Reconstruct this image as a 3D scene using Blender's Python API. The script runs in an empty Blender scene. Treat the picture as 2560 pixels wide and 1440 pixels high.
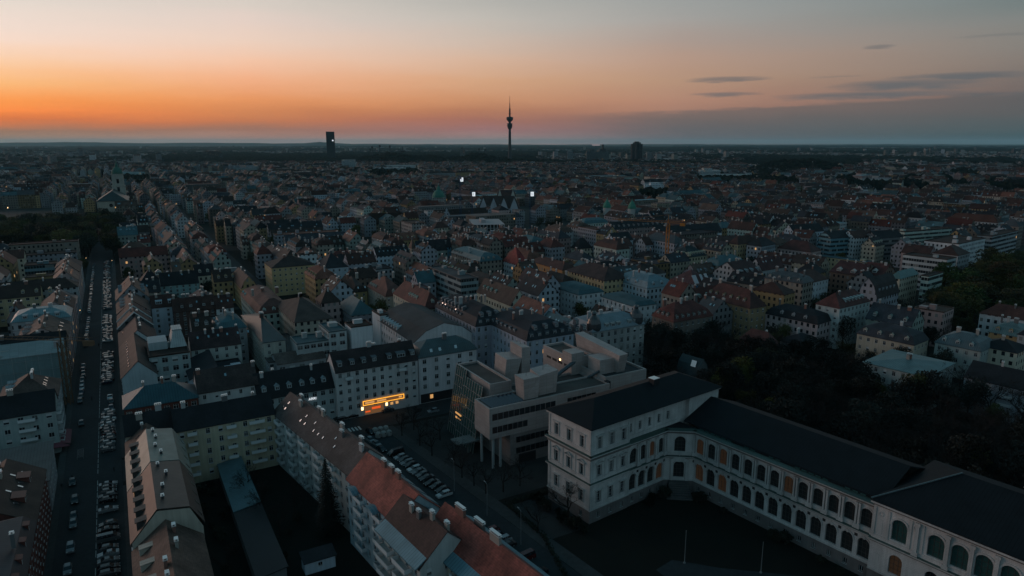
import bpy, math, random
from mathutils import Vector
R = random.Random(11)
sc = bpy.context.scene
col = sc.collection
rad = math.radians
# ---------------------------------------------------------------- camera
F = 1720.0; H = 95.0; PITCH = math.atan(364 / F)
SP, CP = math.sin(PITCH), math.cos(PITCH)
cd = bpy.data.cameras.new('camera'); cam = bpy.data.objects.new('camera', cd); col.objects.link(cam)
cd.sensor_width = 36; cd.lens = 36 * F / 2560; cd.clip_start = 1; cd.clip_end = 120000
cam.location = (0, 0, H); cam.rotation_euler = (math.pi / 2 - PITCH, 0, 0)
sc.camera = cam
# ---------------------------------------------------------------- render / exposure
sc.view_settings.view_transform = 'Standard'; sc.view_settings.look = 'None'
sc.view_settings.exposure = 0; sc.view_settings.gamma = 1; sc.view_settings.use_curve_mapping = False
sc.render.engine = 'CYCLES'
cy = sc.cycles
cy.max_bounces = 4; cy.diffuse_bounces = 2; cy.glossy_bounces = 2; cy.volume_bounces = 1; cy.transmission_bounces = 2
cy.use_denoising = True; cy.sample_clamp_indirect = 3
cy.volume_max_steps = 64

def srgb(r, g, b):
    f = lambda c: c / 12.92 if c <= .04045 else ((c + .055) / 1.055) ** 2.4
    return (f(r / 255), f(g / 255), f(b / 255), 1)

# ---------------------------------------------------------------- sky
def build_sky():
    w = bpy.data.worlds.new('World'); sc.world = w; w.use_nodes = True
    nt = w.node_tree; nt.nodes.clear(); L = nt.links.new
    def N(t, **k):
        n = nt.nodes.new(t)
        for a, v in k.items(): setattr(n, a, v)
        return n
    def M(op, a, b=None, c=None, clamp=False):
        n = N('ShaderNodeMath', operation=op, use_clamp=clamp)
        for i, x in enumerate((a, b, c)):
            if x is None: continue
            if isinstance(x, (int, float)): n.inputs[i].default_value = x
            else: L(x, n.inputs[i])
        return n.outputs[0]
    tc = N('ShaderNodeTexCoord'); sep = N('ShaderNodeSeparateXYZ'); L(tc.outputs['Generated'], sep.inputs[0])
    az = M('MULTIPLY', M('ARCTAN2', sep.outputs[0], sep.outputs[1]), 180 / math.pi)
    el = M('MULTIPLY', M('ARCSINE', sep.outputs[2]), 180 / math.pi)
    # noise in sky directions, stretched along the horizon
    cmb = N('ShaderNodeCombineXYZ'); L(M('MULTIPLY', az, .12), cmb.inputs[0]); L(M('MULTIPLY', el, .9), cmb.inputs[1])
    nz = N('ShaderNodeTexNoise'); nz.inputs['Scale'].default_value = 1.0; nz.inputs['Detail'].default_value = 5; L(cmb.outputs[0], nz.inputs['Vector'])
    wob = M('SUBTRACT', nz.outputs[0], .5)
    elw = M('ADD', el, M('MULTIPLY', wob, .9))
    elc = M('MAXIMUM', elw, 0)
    fe = M('DIVIDE', elc, M('ADD', elc, 12.0))
    pos = lambda e: e / (e + 12.0)
    YS = (353, 325, 300, 275, 250, 200, 150, 100, 50, 0)
    def elev(x, y):
        u, v = (x - 1280) / F, (y - 720) / F
        d = Vector((u, CP - v * SP, -SP - v * CP)).normalized(); return math.degrees(math.asin(d.z))
    dome = [(22, (.20, .34, .41)), (40, (.072, .175, .235)), (90, (.026, .098, .145))]
    def clear(c, e):     # the haze below 300 m takes part of the sky's light near the horizon: start that much brighter
        T = max(.3, math.exp(-HAZE * 205 / max(.004, math.sin(rad(e))))); hz = (.080, .100, .108)
        return tuple(max(.004, (q - s * (1 - T)) / T) for q, s in zip(c[:3], hz)) + (1,)
    east = [(70,82,91),(74,87,97),(78,92,102),(82,96,107),(85,100,111),(90,105,117),(94,110,122),(98,114,126),(100,116,128),(102,118,130)]
    C = {  # azimuth: colours (sRGB) at the elevations above, then the upper dome
     -180: (east, 1.0),
     -110: ([(70,84,92),(74,88,96),(78,92,99),(82,95,102),(85,98,105),(88,102,110),(90,106,115),(92,110,120),(92,112,124),(90,113,126)], .95),
     -70: ([(110,88,80),(130,92,76),(160,98,72),(180,108,74),(190,118,82),(190,136,104),(186,150,128),(176,156,146),(166,156,152),(156,152,152)], .95),
     -46: ([(128,110,98),(155,115,92),(222,120,66),(255,144,70),(255,155,78),(252,188,124),(250,206,168),(244,218,202),(236,218,206),(226,215,205)], 1.0),
     -36.2: ([(125,110,100),(150,115,95),(216,118,67),(254,142,70),(254,153,77),(252,186,122),(252,206,167),(247,220,203),(239,220,208),(228,217,206)], 1.0),
     -20.4: ([(132,113,108),(152,111,95),(192,119,82),(210,133,86),(230,150,97),(242,175,134),(244,197,168),(237,208,190),(228,208,197),(215,205,195)], .95),
     -2.3: ([(120,111,110),(150,112,110),(160,109,96),(180,124,95),(200,144,108),(211,164,130),(213,179,156),(204,185,171),(192,186,178),(180,178,172)], .95),
     12.8: ([(104,100,104),(118,106,106),(134,110,103),(165,125,108),(175,133,113),(180,145,122),(180,150,133),(169,153,144),(163,160,156),(155,158,156)], .9),
     36: ([(70,88,92),(76,90,92),(92,95,95),(104,96,94),(109,98,96),(118,109,105),(130,122,116),(131,128,123),(126,130,128),(112,124,124)], .85),
     75: ([(52,76,88),(56,82,93),(60,87,98),(64,90,101),(67,94,105),(72,99,110),(76,104,115),(79,108,120),(80,110,123),(80,112,125)], .9),
     180: (east, 1.0)}
    prev = None; pk = None
    for k in sorted(C):
        cols, dm = C[k]
        cr = N('ShaderNodeValToRGB'); e = cr.color_ramp.elements
        xk = 1280 + F * math.tan(rad(max(-36.6, min(36.6, k)))) / .98; es = [max(0, elev(xk, y)) for y in YS]
        stops = [(pos(a), clear(srgb(*c), a)) for a, c in zip(es, cols)] + [(pos(a), (c[0]*dm, c[1]*dm, c[2]*dm, 1)) for a, c in dome]
        while len(e) < len(stops): e.new(.5)
        for i, (p, c) in enumerate(stops): e[i].position = p; e[i].color = c
        L(fe, cr.inputs[0])
        if prev is None: prev = cr.outputs[0]
        else:
            mr = N('ShaderNodeMapRange', interpolation_type='LINEAR'); L(az, mr.inputs[0])
            mr.inputs[1].default_value = pk; mr.inputs[2].default_value = k
            mx = N('ShaderNodeMix', data_type='RGBA'); L(mr.outputs[0], mx.inputs[0]); L(prev, mx.inputs[6]); L(cr.outputs[0], mx.inputs[7])
            prev = mx.outputs[2]
        pk = k
    # thin cloud streaks and a low bank, placed by compass direction and elevation
    def dirs(x, y): # photograph pixel -> azimuth/elevation of the cloud, once, as numbers
        u, v = (x - 1280) / F, (y - 720) / F
        d = Vector((u, CP - v * SP, -SP - v * CP)).normalized()
        return math.degrees(math.atan2(d.x, d.y)), math.degrees(math.asin(d.z))
    cmb2 = N('ShaderNodeCombineXYZ'); L(M('MULTIPLY', az, .35), cmb2.inputs[0]); L(M('MULTIPLY', el, 3.2), cmb2.inputs[1])
    n2 = N('ShaderNodeTexNoise'); n2.inputs['Scale'].default_value = 1.0; n2.inputs['Detail'].default_value = 6; n2.inputs['Roughness'].default_value = .6; L(cmb2.outputs[0], n2.inputs['Vector'])
    w2 = M('SUBTRACT', n2.outputs[0], .5)
    tot = None
    for x, y, hw, hh, s in [(1822,198,95,7,.8),(1812,236,85,6,.8),(2170,238,200,9,.95),(2270,212,150,13,1),(2400,190,130,8,1),(2200,116,34,4,.6),(2500,236,90,5,.5),(2480,88,70,3,.35),(2520,190,70,4,.5),(2090,192,60,3,.3)]:
        a0, e0 = dirs(x, y); wa = hw / 30.0; we = hh / 30.0
        da = M('DIVIDE', M('SUBTRACT', az, a0), wa); de = M('DIVIDE', M('ADD', M('SUBTRACT', el, e0), M('MULTIPLY', w2, .35)), we)
        g = M('SUBTRACT', 1.15, M('ADD', M('MULTIPLY', da, da), M('MULTIPLY', de, de)))
        g = M('MULTIPLY', M('MULTIPLY', M('ADD', g, M('MULTIPLY', w2, 1.6)), .9, clamp=True), s)
        tot = g if tot is None else M('MAXIMUM', tot, g)
    mx = N('ShaderNodeMix', data_type='RGBA'); L(M('MULTIPLY', tot, .85), mx.inputs[0]); L(prev, mx.inputs[6]); mx.inputs[7].default_value = srgb(98, 102, 106)
    prev = mx.outputs[2]
    # bank of grey cloud low on the right
    top = M('ADD', M('MULTIPLY', w2, .9), M('ADD', 2.35, M('MULTIPLY', M('SUBTRACT', az, 10), .035)))
    bk = N('ShaderNodeMapRange', interpolation_type='SMOOTHSTEP'); L(M('SUBTRACT', top, el), bk.inputs[0]); bk.inputs[1].default_value = -.12; bk.inputs[2].default_value = .25
    side = N('ShaderNodeMapRange', interpolation_type='SMOOTHSTEP'); L(M('ADD', az, M('MULTIPLY', w2, 6)), side.inputs[0]); side.inputs[1].default_value = 2; side.inputs[2].default_value = 16
    far = N('ShaderNodeMapRange', interpolation_type='SMOOTHSTEP'); L(az, far.inputs[0]); far.inputs[1].default_value = 120; far.inputs[2].default_value = 60
    m2 = N('ShaderNodeMix', data_type='RGBA'); L(M('MULTIPLY', M('MULTIPLY', M('MULTIPLY', bk.outputs[0], side.outputs[0]), far.outputs[0]), .55), m2.inputs[0]); L(prev, m2.inputs[6]); m2.inputs[7].default_value = srgb(84, 92, 95)
    prev = m2.outputs[2]
    # a little of the physical dusk sky on top of the gradient
    ns = N('ShaderNodeTexSky', sky_type='NISHITA'); ns.sun_disc = False; ns.sun_elevation = rad(SUN_EL); ns.sun_rotation = rad(SUN_AZ); ns.dust_density = 3
    bg = N('ShaderNodeBackground'); L(prev, bg.inputs[0]); bg.inputs[1].default_value = SKY
    bg2 = N('ShaderNodeBackground'); L(ns.outputs[0], bg2.inputs[0]); bg2.inputs[1].default_value = .004
    ad = N('ShaderNodeAddShader'); L(bg.outputs[0], ad.inputs[0]); L(bg2.outputs[0], ad.inputs[1])
    out = N('ShaderNodeOutputWorld'); L(ad.outputs[0], out.inputs[0])
SUN_AZ, SUN_EL, SKY, HAZE = -66.0, 1.5, 1.0, 2.4e-5
build_sky()
sd = bpy.data.lights.new('sun', 'SUN'); sd.energy = 1.15; sd.angle = rad(40); sd.color = (1, .64, .52)
so = bpy.data.objects.new('sun', sd); col.objects.link(so)
_a, _e = rad(SUN_AZ), rad(3.5)
so.rotation_euler = Vector((-math.sin(_a)*math.cos(_e), -math.cos(_a)*math.cos(_e), -math.sin(_e))).to_track_quat('-Z', 'Y').to_euler()

# ---------------------------------------------------------------- projection helpers: where on the ground each thing of the photo stands
def gp(x, y, h=0.0):
    u, v = (x - 1280) / F, (y - 720) / F
    t = (h - H) / (-SP - v * CP)
    return Vector((u * t, (CP - v * SP) * t))
def prj(X, Y, Z=0.0):
    z = Z - H; f = Y * CP - z * SP
    return 1280 + F * X / f, 720 + F * (-Y * SP - z * CP) / f
O = gp(215, 1400)
d1 = Vector((-.5, .8660254)); dr = Vector((.8660254, .5))
def W2(l, s): return O + dr * l + d1 * s            # street grid (l across, s along) -> world

# ---------------------------------------------------------------- materials
MATS = {}
def mat(name, rough=.85, kind='plain', src='obj', base=None, metal=0.0, spec=.3, emit=None, es=1.0):
    if name in MATS: return MATS[name]
    m = bpy.data.materials.new(name); m.use_nodes = True; MATS[name] = m
    nt = m.node_tree; L = nt.links.new; b = nt.nodes['Principled BSDF']
    b.inputs['Roughness'].default_value = rough; b.inputs['Metallic'].default_value = metal
    b.inputs['Specular IOR Level'].default_value = spec
    def N(t, **k):
        n = nt.nodes.new(t)
        for a, v in k.items(): setattr(n, a, v)
        return n
    def M(op, a, b=None, c=None, clamp=False):
        n = N('ShaderNodeMath', operation=op, use_clamp=clamp)
        for i, x in enumerate((a, b, c)):
            if x is None: continue
            if isinstance(x, (int, float)): n.inputs[i].default_value = x
            else: L(x, n.inputs[i])
        return n.outputs[0]
    oi = N('ShaderNodeObjectInfo')
    if base is not None:
        rgb = N('ShaderNodeRGB'); rgb.outputs[0].default_value = (*base[:3], 1); c = rgb.outputs[0]
    elif src == 'obj': c = oi.outputs['Color']
    else:
        at = N('ShaderNodeAttribute'); at.attribute_name = 'Col'; c = at.outputs['Color']
    geo = N('ShaderNodeNewGeometry')
    def noise(scale, detail=3, vec=None, sc3=None):
        n = N('ShaderNodeTexNoise'); n.inputs['Scale'].default_value = scale; n.inputs['Detail'].default_value = detail
        v = vec or geo.outputs['Position']
        if sc3:
            mp = N('ShaderNodeMapping'); mp.inputs['Scale'].default_value = sc3; L(v, mp.inputs[0]); v = mp.outputs[0]
        L(v, n.inputs['Vector']); return n.outputs[0]
    def mul(c, f):
        n = N('ShaderNodeMix', data_type='RGBA', blend_type='MULTIPLY'); n.inputs[0].default_value = 1
        L(c, n.inputs[6]); cc = N('ShaderNodeCombineColor'); [L(f, cc.inputs[i]) for i in range(3)]; L(cc.outputs[0], n.inputs[7]); return n.outputs[2]
    def mixc(f, a, bcol):
        n = N('ShaderNodeMix', data_type='RGBA'); L(f, n.inputs[0]); L(a, n.inputs[6])
        if isinstance(bcol, tuple): n.inputs[7].default_value = (*bcol, 1)
        else: L(bcol, n.inputs[7])
        return n.outputs[2]
    def rng(v, a, b2, lo, hi):
        n = N('ShaderNodeMapRange'); L(v, n.inputs[0])
        for i, q in enumerate((a, b2, lo, hi)): n.inputs[i + 1].default_value = q
        return n.outputs[0]
    if kind in ('tile', 'seam', 'panel', 'facade', 'band', 'brick'):
        uv = N('ShaderNodeUVMap'); sp = N('ShaderNodeSeparateXYZ'); L(uv.outputs[0], sp.inputs[0]); U, V = sp.outputs[0], sp.outputs[1]
    if kind in ('wall', 'facade', 'band', 'brick'):
        c = mul(c, rng(noise(.11, 4), .3, .7, .84, 1.12)); c = mul(c, rng(noise(1.0, 3, sc3=(1.6, 1.6, .12)), .35, .7, .88, 1.06))
    if kind == 'brick':
        bt = N('ShaderNodeTexBrick'); L(uv.outputs[0], bt.inputs[0]); bt.inputs['Scale'].default_value = 1.4 if name == 'brick' else .8
        c = mul(c, rng(bt.outputs['Fac'], 0, 1, 1, .7)); c = mul(c, rng(noise(.5, 4), .3, .7, .86, 1.08))
    if kind == 'tile':
        c = mul(c, rng(noise(.22, 5), .3, .72, .55, 1.4)); c = mul(c, rng(noise(1.6, 3), .3, .7, .7, 1.28))
        w = M('FRACT', M('DIVIDE', V, .42)); c = mul(c, rng(w, 0, 1, .78, 1.08))
    if kind == 'seam':
        w = M('LESS_THAN', M('FRACT', M('DIVIDE', U, .75)), .16); c = mul(c, rng(w, 0, 1, 1, .62)); c = mul(c, rng(noise(.3, 4), .3, .7, .8, 1.15))
    if kind == 'panel':
        gu = M('LESS_THAN', M('FRACT', M('DIVIDE', U, 2.6)), .025); gv = M('LESS_THAN', M('FRACT', M('DIVIDE', V, 1.05)), .045)
        c = mul(c, rng(M('MAXIMUM', gu, gv), 0, 1, 1, .6)); 
        wn = N('ShaderNodeTexWhiteNoise', noise_dimensions='2D'); cb = N('ShaderNodeCombineXYZ'); L(M('FLOOR', M('DIVIDE', U, 2.6)), cb.inputs[0]); L(M('FLOOR', M('DIVIDE', V, 1.05)), cb.inputs[1]); L(cb.outputs[0], wn.inputs[0])
        c = mul(c, rng(wn.outputs[0], 0, 1, .9, 1.06)); c = mul(c, rng(noise(.14, 4), .3, .7, .88, 1.08))
    if kind == 'gravel':
        c = mul(c, rng(noise(.12, 4), .3, .7, .7, 1.25)); c = mul(c, rng(noise(2.5, 2), .3, .7, .85, 1.12))
    if kind == 'leaf':
        c = mul(c, rng(noise(.35, 3), .3, .7, .55, 1.5)); c = mul(c, rng(oi.outputs['Random'], 0, 1, .75, 1.25))
    if kind in ('facade', 'band'):
        pu, pv = (2.9, 3.35) if kind == 'facade' else (1.6, 3.5)
        off = M('MULTIPLY', oi.outputs['Random'], 1.7) if src == 'obj' else 0.0
        uu = M('DIVIDE', M('ADD', U, off) if src == 'obj' else U, pu); vv = M('DIVIDE', V, pv)
        fu, fv = M('FRACT', uu), M('FRACT', vv)
        hw = .21 if kind == 'facade' else .46
        iu = M('LESS_THAN', M('ABSOLUTE', M('SUBTRACT', fu, .5)), hw); iv = M('LESS_THAN', M('ABSOLUTE', M('SUBTRACT', fv, .55)), .245)
        mk = M('MULTIPLY', iu, iv)
        wn = N('ShaderNodeTexWhiteNoise', noise_dimensions='3D'); cb = N('ShaderNodeCombineXYZ'); L(M('FLOOR', uu), cb.inputs[0]); L(M('FLOOR', vv), cb.inputs[1]); L(oi.outputs['Random'], cb.inputs[2]); L(cb.outputs[0], wn.inputs[0])
        gl = N('ShaderNodeRGB'); gl.outputs[0].default_value = (.012, .017, .022, 1)
        # a part of the windows has pale blinds
        bl = N('ShaderNodeRGB'); bl.outputs[0].default_value = (.2, .2, .19, 1)
        g2 = N('ShaderNodeMix', data_type='RGBA'); L(M('GREATER_THAN', wn.outputs[0], .85), g2.inputs[0]); L(gl.outputs[0], g2.inputs[6]); L(bl.outputs[0], g2.inputs[7])
        c = mixc(mk, c, g2.outputs[2])
        L(rng(mk, 0, 1, .85, .18), b.inputs['Roughness'])
        lit = M('MULTIPLY', mk, M('LESS_THAN', wn.outputs[0], .005))
        b.inputs['Emission Color'].default_value = (1, .55, .22, 1); L(M('MULTIPLY', lit, .55), b.inputs['Emission Strength'])
    if kind == 'pane':
        n = N('ShaderNodeMix', data_type='RGBA'); L(M('GREATER_THAN', oi.outputs['Random'], .8), n.inputs[0]); n.inputs[6].default_value = (.012, .017, .022, 1); n.inputs[7].default_value = (.11, .115, .11, 1); c = n.outputs[2]
    if kind == 'land':
        n1 = noise(.0009, 6); n2 = noise(.006, 5)
        c = mixc(rng(n1, .45, .6, 0, 1), c, (.05, .052, .05)); c = mixc(rng(n2, .52, .66, 0, 1), c, (.022, .024, .022))
        c = mul(c, rng(noise(.05, 3), .3, .7, .75, 1.2))
    if kind == 'asphalt':
        c = mul(c, rng(noise(.09, 5), .3, .7, .78, 1.2)); c = mul(c, rng(noise(.8, 4), .35, .65, .85, 1.12))
    L(c, b.inputs['Base Color'])
    if emit: b.inputs['Emission Color'].default_value = (*emit, 1); b.inputs['Emission Strength'].default_value = es
    return m
mat('wall', .9, 'wall'); mat('facade', .85, 'facade'); mat('band', .8, 'band'); mat('brick', .9, 'brick')
mat('tile', .72, 'tile'); mat('seam', .5, 'seam', metal=.25); mat('panel', .55, 'panel', spec=.4); mat('gravel', .95, 'gravel')
mat('plain', .75); mat('gloss', .25, spec=.6); mat('dark', .7, base=(.02, .021, .023)); mat('white', .6, base=(.62, .63, .63)); mat('frame', .5, base=(.5, .51, .51))
mat('pane', .1, 'pane', spec=.6); mat('glass', .07, base=(.012, .016, .02), spec=.6); mat('skyglass', .12, base=(.45, .46, .47), metal=.9)
mat('lit', .5, base=(.4, .2, .08), emit=(1, .5, .17), es=.6); mat('warm', .5, base=(.1, .05, .02), emit=(1, .45, .18), es=.13)
mat('neon', .5, base=(.5, .3, .05), emit=(1, .42, .04), es=1.5); mat('red_glow', .5, base=(.4, .05, .02), emit=(1, .12, .02), es=.8); mat('bulb', .5, base=(.8, .6, .4), emit=(1, .62, .28), es=3.5)
mat('signwhite', .5, base=(.8, .8, .8), emit=(.9, .95, 1), es=.75)
mat('cap', .35, base=(.72, .7, .68), metal=.45); mat('stone', .9, 'brick'); mat('rubber', .8, base=(.012, .012, .013)); mat('paint', .24, spec=.5)
mat('leaf', .8, 'leaf'); mat('bark', .95, base=(.022, .018, .015)); mat('asphalt', .85, 'asphalt', base=(.022, .029, .032)); mat('paving', .9, 'asphalt', base=(.045, .050, .050))
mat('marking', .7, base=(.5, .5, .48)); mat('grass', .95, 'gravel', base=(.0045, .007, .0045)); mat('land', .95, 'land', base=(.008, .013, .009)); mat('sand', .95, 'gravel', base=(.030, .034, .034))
mat('facade_mass', .85, 'facade', src='attr'); mat('roof_mass', .85, 'gravel', src='attr'); mat('foliage_mass', .95, 'gravel', src='attr', spec=.05)
mat('greenglass', .08, base=(.03, .075, .07), spec=.7); mat('tarp', .7, 'wall'); mat('slate_roof', .72, 'seam', spec=.12); mat('solar', .15, base=(.012, .016, .03), spec=.6); mat('hill', .95, 'gravel', base=(.012, .019, .013)); mat('lightmetal', .4, base=(.42, .42, .42), metal=.6)

# ---------------------------------------------------------------- mesh building
class MB:
    def __init__(s): s.v = []; s.f = []; s.m = []; s.c = []
    def face(s, pts, m=0, c=None):
        n = len(s.v); s.v.extend([tuple(p) for p in pts]); s.f.append(tuple(range(n, n + len(pts)))); s.m.append(m); s.c.append(c)
    def box(s, x0, x1, y0, y1, z0, z1, m=0, c=None, top=None, skip=''):
        a, b, d, e = (x0, y0), (x1, y0), (x1, y1), (x0, y1)
        for k, (p, q) in zip('FRBL', ((a, b), (b, d), (d, e), (e, a))):
            if k not in skip: s.face([(*p, z0), (*q, z0), (*q, z1), (*p, z1)], m, c)
        if 'T' not in skip: s.face([(*a, z1), (*b, z1), (*d, z1), (*e, z1)], m if top is None else top, c)
        if 'D' not in skip: s.face([(*e, z0), (*d, z0), (*b, z0), (*a, z0)], m, c)
    def prism(s, lo, hi, m=0, top=None, c=None):   # lo/hi lists of 3D points, same length
        n = len(lo)
        for i in range(n):
            j = (i + 1) % n; s.face([lo[i], lo[j], hi[j], hi[i]], m, c)
        s.face(hi, m if top is None else top, c); s.face(lo[::-1], m, c)
    def tube(s, p, q, r0, r1, n=5, m=0, c=None, cap=False):
        p, q = Vector(p), Vector(q); d = (q - p).normalized(); a = d.orthogonal().normalized(); b = d.cross(a)
        A = [p + (a * math.cos(6.2832 * i / n) + b * math.sin(6.2832 * i / n)) * r0 for i in range(n)]
        B = [q + (a * math.cos(6.2832 * i / n) + b * math.sin(6.2832 * i / n)) * r1 for i in range(n)]
        for i in range(n): s.face([A[i], A[(i + 1) % n], B[(i + 1) % n], B[i]], m, c)
        if cap: s.face(B, m, c); s.face(A[::-1], m, c)
    def lathe(s, prof, n=16, m=0, c=None, cx=0, cy=0):
        for (r0, z0), (r1, z1) in zip(prof, prof[1:]):
            for i in range(n):
                a, b = 6.28318 * i / n, 6.28318 * (i + 1) / n
                P = [(cx + r0*math.cos(a), cy + r0*math.sin(a), z0), (cx + r0*math.cos(b), cy + r0*math.sin(b), z0), (cx + r1*math.cos(b), cy + r1*math.sin(b), z1), (cx + r1*math.cos(a), cy + r1*math.sin(a), z1)]
                if r1 < 1e-4: P = P[:3]
                elif r0 < 1e-4: P = [P[0], P[2], P[3]]
                s.face(P, m, c)
    def mesh(s, name, mats):
        me = bpy.data.meshes.new(name); me.from_pydata(s.v, [], s.f)
        for k in mats: me.materials.append(MATS[k])
        me.polygons.foreach_set('material_index', s.m)
        uvs = []
        for f in s.f:
            P = [Vector(s.v[i]) for i in f[:4]]
            n = (P[1] - P[0]).cross(P[2] - P[0]) if len(P) < 4 else (P[2] - P[0]).cross(P[3] - P[1])
            n = n.normalized() if n.length > 1e-9 else Vector((0, 0, 1))
            t = Vector((0, 0, 1)).cross(n); t = t.normalized() if t.length > .05 else Vector((1, 0, 0))
            bb = n.cross(t)
            for i in f: p = Vector(s.v[i]); uvs += [p.dot(t), p.dot(bb)]
        me.uv_layers.new(name='UVMap').data.foreach_set('uv', uvs)
        if any(c is not None for c in s.c):
            ca = me.color_attributes.new('Col', 'FLOAT_COLOR', 'CORNER'); q = []
            for f, c in zip(s.f, s.c):
                c = c or (.3, .3, .3); q += [c[0], c[1], c[2], 1] * len(f)
            ca.data.foreach_set('color', q)
        me.update(); return me
    def obj(s, name, mats, parent=None, loc=(0, 0, 0), rz=0, color=None):
        return inst(name, s.mesh(name, mats), parent, loc, rz, color)
def inst(name, me, parent=None, loc=(0, 0, 0), rz=0, color=None):
    o = bpy.data.objects.new(name, me); o.location = (loc[0], loc[1], loc[2] if len(loc) > 2 else 0)
    o.rotation_euler = rz if isinstance(rz, tuple) else (0, 0, rz)
    if parent is not None: o.parent = parent
    if color is not None: o.color = (*color[:3], 1)
    col.objects.link(o); return o
def thing(name, label, cat, loc=(0, 0, 0), rz=0, group=None):
    o = inst(name, None, None, loc, rz); return tag(o, label, cat, group)
def tag(o, label, cat, group=None, kind=None):
    o['label'] = label; o['category'] = cat
    if group: o['group'] = group
    if kind: o['kind'] = kind
    return o
def struct(o): o['kind'] = 'structure'; return o
def stuff(o, label, cat): o['kind'] = 'stuff'; o['label'] = label; o['category'] = cat; return o

COL = dict(white=(.60, .61, .62), cream=(.52, .46, .36), yellow=(.46, .37, .23), ochre=(.38, .26, .13), orange=(.42, .23, .10), grey=(.36, .37, .38), lilac=(.40, .40, .44), pink=(.48, .34, .32),
           bluewhite=(.48, .54, .60), teal=(.13, .27, .32), brickred=(.14, .045, .035), stone=(.30, .26, .22), beige=(.46, .40, .33), greenwhite=(.44, .52, .47), darkgrey=(.14, .145, .15), panel=(.52, .49, .47), brown=(.20, .13, .10))
RC = dict(brown=(.040, .025, .020), red=(.10, .026, .019), dark=(.017, .019, .023), black=(.012, .013, .016), teal=(.055, .115, .13), green=(.05, .19, .15), grey=(.065, .07, .075), pale=(.36, .38, .37), rust=(.16, .065, .045), slate=(.034, .038, .046), tan=(.10, .062, .048), redbrown=(.062, .026, .020))
RNAME = dict(brown='dark brown', red='deep red', dark='charcoal', black='black', teal='teal metal', green='green copper', grey='grey', pale='pale metal', rust='rust red', slate='slate', tan='light brown', redbrown='reddish brown')
# ---------------------------------------------------------------- shared small meshes
CACHE = {}
def cached(key, fn):
    if key not in CACHE: CACHE[key] = fn()
    return CACHE[key]
def win_mesh(w, h, g='pane', style='cross', depth=.16):
    def mk():
        b = MB(); t = .075; d = .05
        for x0, x1, z0, z1 in ((-w/2, -w/2+t, 0, h), (w/2-t, w/2, 0, h), (-w/2+t, w/2-t, 0, t), (-w/2+t, w/2-t, h-t, h)): b.box(x0, x1, -d, .0, z0, z1, 0)
        if style == 'cross':
            b.box(-.035, .035, -d+.01, 0, t, h-t, 0)
            if h > 1.5: b.box(-w/2+t, -.035, -d+.012, 0, h*.68, h*.68+.06, 0); b.box(.035, w/2-t, -d+.012, 0, h*.68, h*.68+.06, 0)
        if style == 'blind': b.box(-w/2+t, w/2-t, -d+.02, -.012, h*.42, h-t, 0)
        b.face([(-w/2+t, -.01, t), (w/2-t, -.01, t), (w/2-t, -.01, h-t), (-w/2+t, -.01, h-t)], 1)
        b.box(-w/2-.08, w/2+.08, -depth-.12, -d-.002, -.07, 0, 0)
        return b.mesh('window', ['frame', g])
    return cached(('win', round(w, 2), round(h, 2), g, style, depth), mk)
def pick_win(w, h):
    r = R.random()
    if r < .006: return win_mesh(w, h, 'lit')
    if r < .14: return win_mesh(w, h, 'pane', 'blind')
    return win_mesh(w, h)
def chimney_mesh(w=.9, d=.6, h=1.9):
    def mk():
        b = MB(); b.box(-w/2, w/2, -d/2, d/2, -1.2, h, 0); b.box(-w/2-.1, w/2+.1, -d/2-.1, d/2+.1, h, h+.12, 1)
        n = max(1, int(w / .45))
        for i in range(n): x = -w/2 + w*(i+.5)/n; b.box(x-.12, x+.12, -.12, .12, h+.12, h+.4, 2); 
        b.box(-w/2-.06, w/2+.06, -d/2-.06, d/2+.06, h+.42, h+.48, 1)
        return b.mesh('chimney', ['plain', 'cap', 'dark'])
    return cached(('ch', w, d, h), mk)
def dormer_mesh(w=1.5, h=1.5, dep=2.4, kind='gable', g='pane'):
    def mk():
        b = MB(); b.box(-w/2, w/2, 0, dep, -.5, h, 0)
        t = .12; b.box(-w/2+.15, w/2-.15, -.05, -.002, .2, h-.12, 1)
        k = 2 if w < 2 else 3; ww = (w-.3-t*(k+1)) / k
        for i in range(k):
            x = -w/2 + .15 + t + i*(ww+t); b.box(x, x+ww, -.062, -.052, .3, h-.24, 2)
        o = .15
        if kind == 'gable':
            r = w*.42
            b.face([(-w/2-o, -o, h-.05), (0, -o, h+r), (0, dep, h+r), (-w/2-o, dep, h-.05)], 3); b.face([(0, -o, h+r), (w/2+o, -o, h-.05), (w/2+o, dep, h-.05), (0, dep, h+r)], 3)
            b.face([(-w/2, -.003, h), (w/2, -.003, h), (0, -.003, h+r-.1)], 0)
        else: b.prism([(-w/2-o, -o, h), (w/2+o, -o, h), (w/2+o, dep, h+.35), (-w/2-o, dep, h+.35)], [(-w/2-o, -o, h+.12), (w/2+o, -o, h+.12), (w/2+o, dep, h+.47), (-w/2-o, dep, h+.47)], 3)
        return b.mesh('dormer', ['plain', 'white', g, 'seam'])
    return cached(('do', w, h, dep, kind, g), mk)
def skylight_mesh(w=.8, h=1.2):
    def mk():
        b = MB(); b.box(-w/2, w/2, 0, h, 0, .1, 0); b.box(-w/2+.07, w/2-.07, .07, h-.07, .1, .125, 1)
        return b.mesh('skylight', ['dark', 'skyglass'])
    return cached(('sk', w, h), mk)
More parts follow.
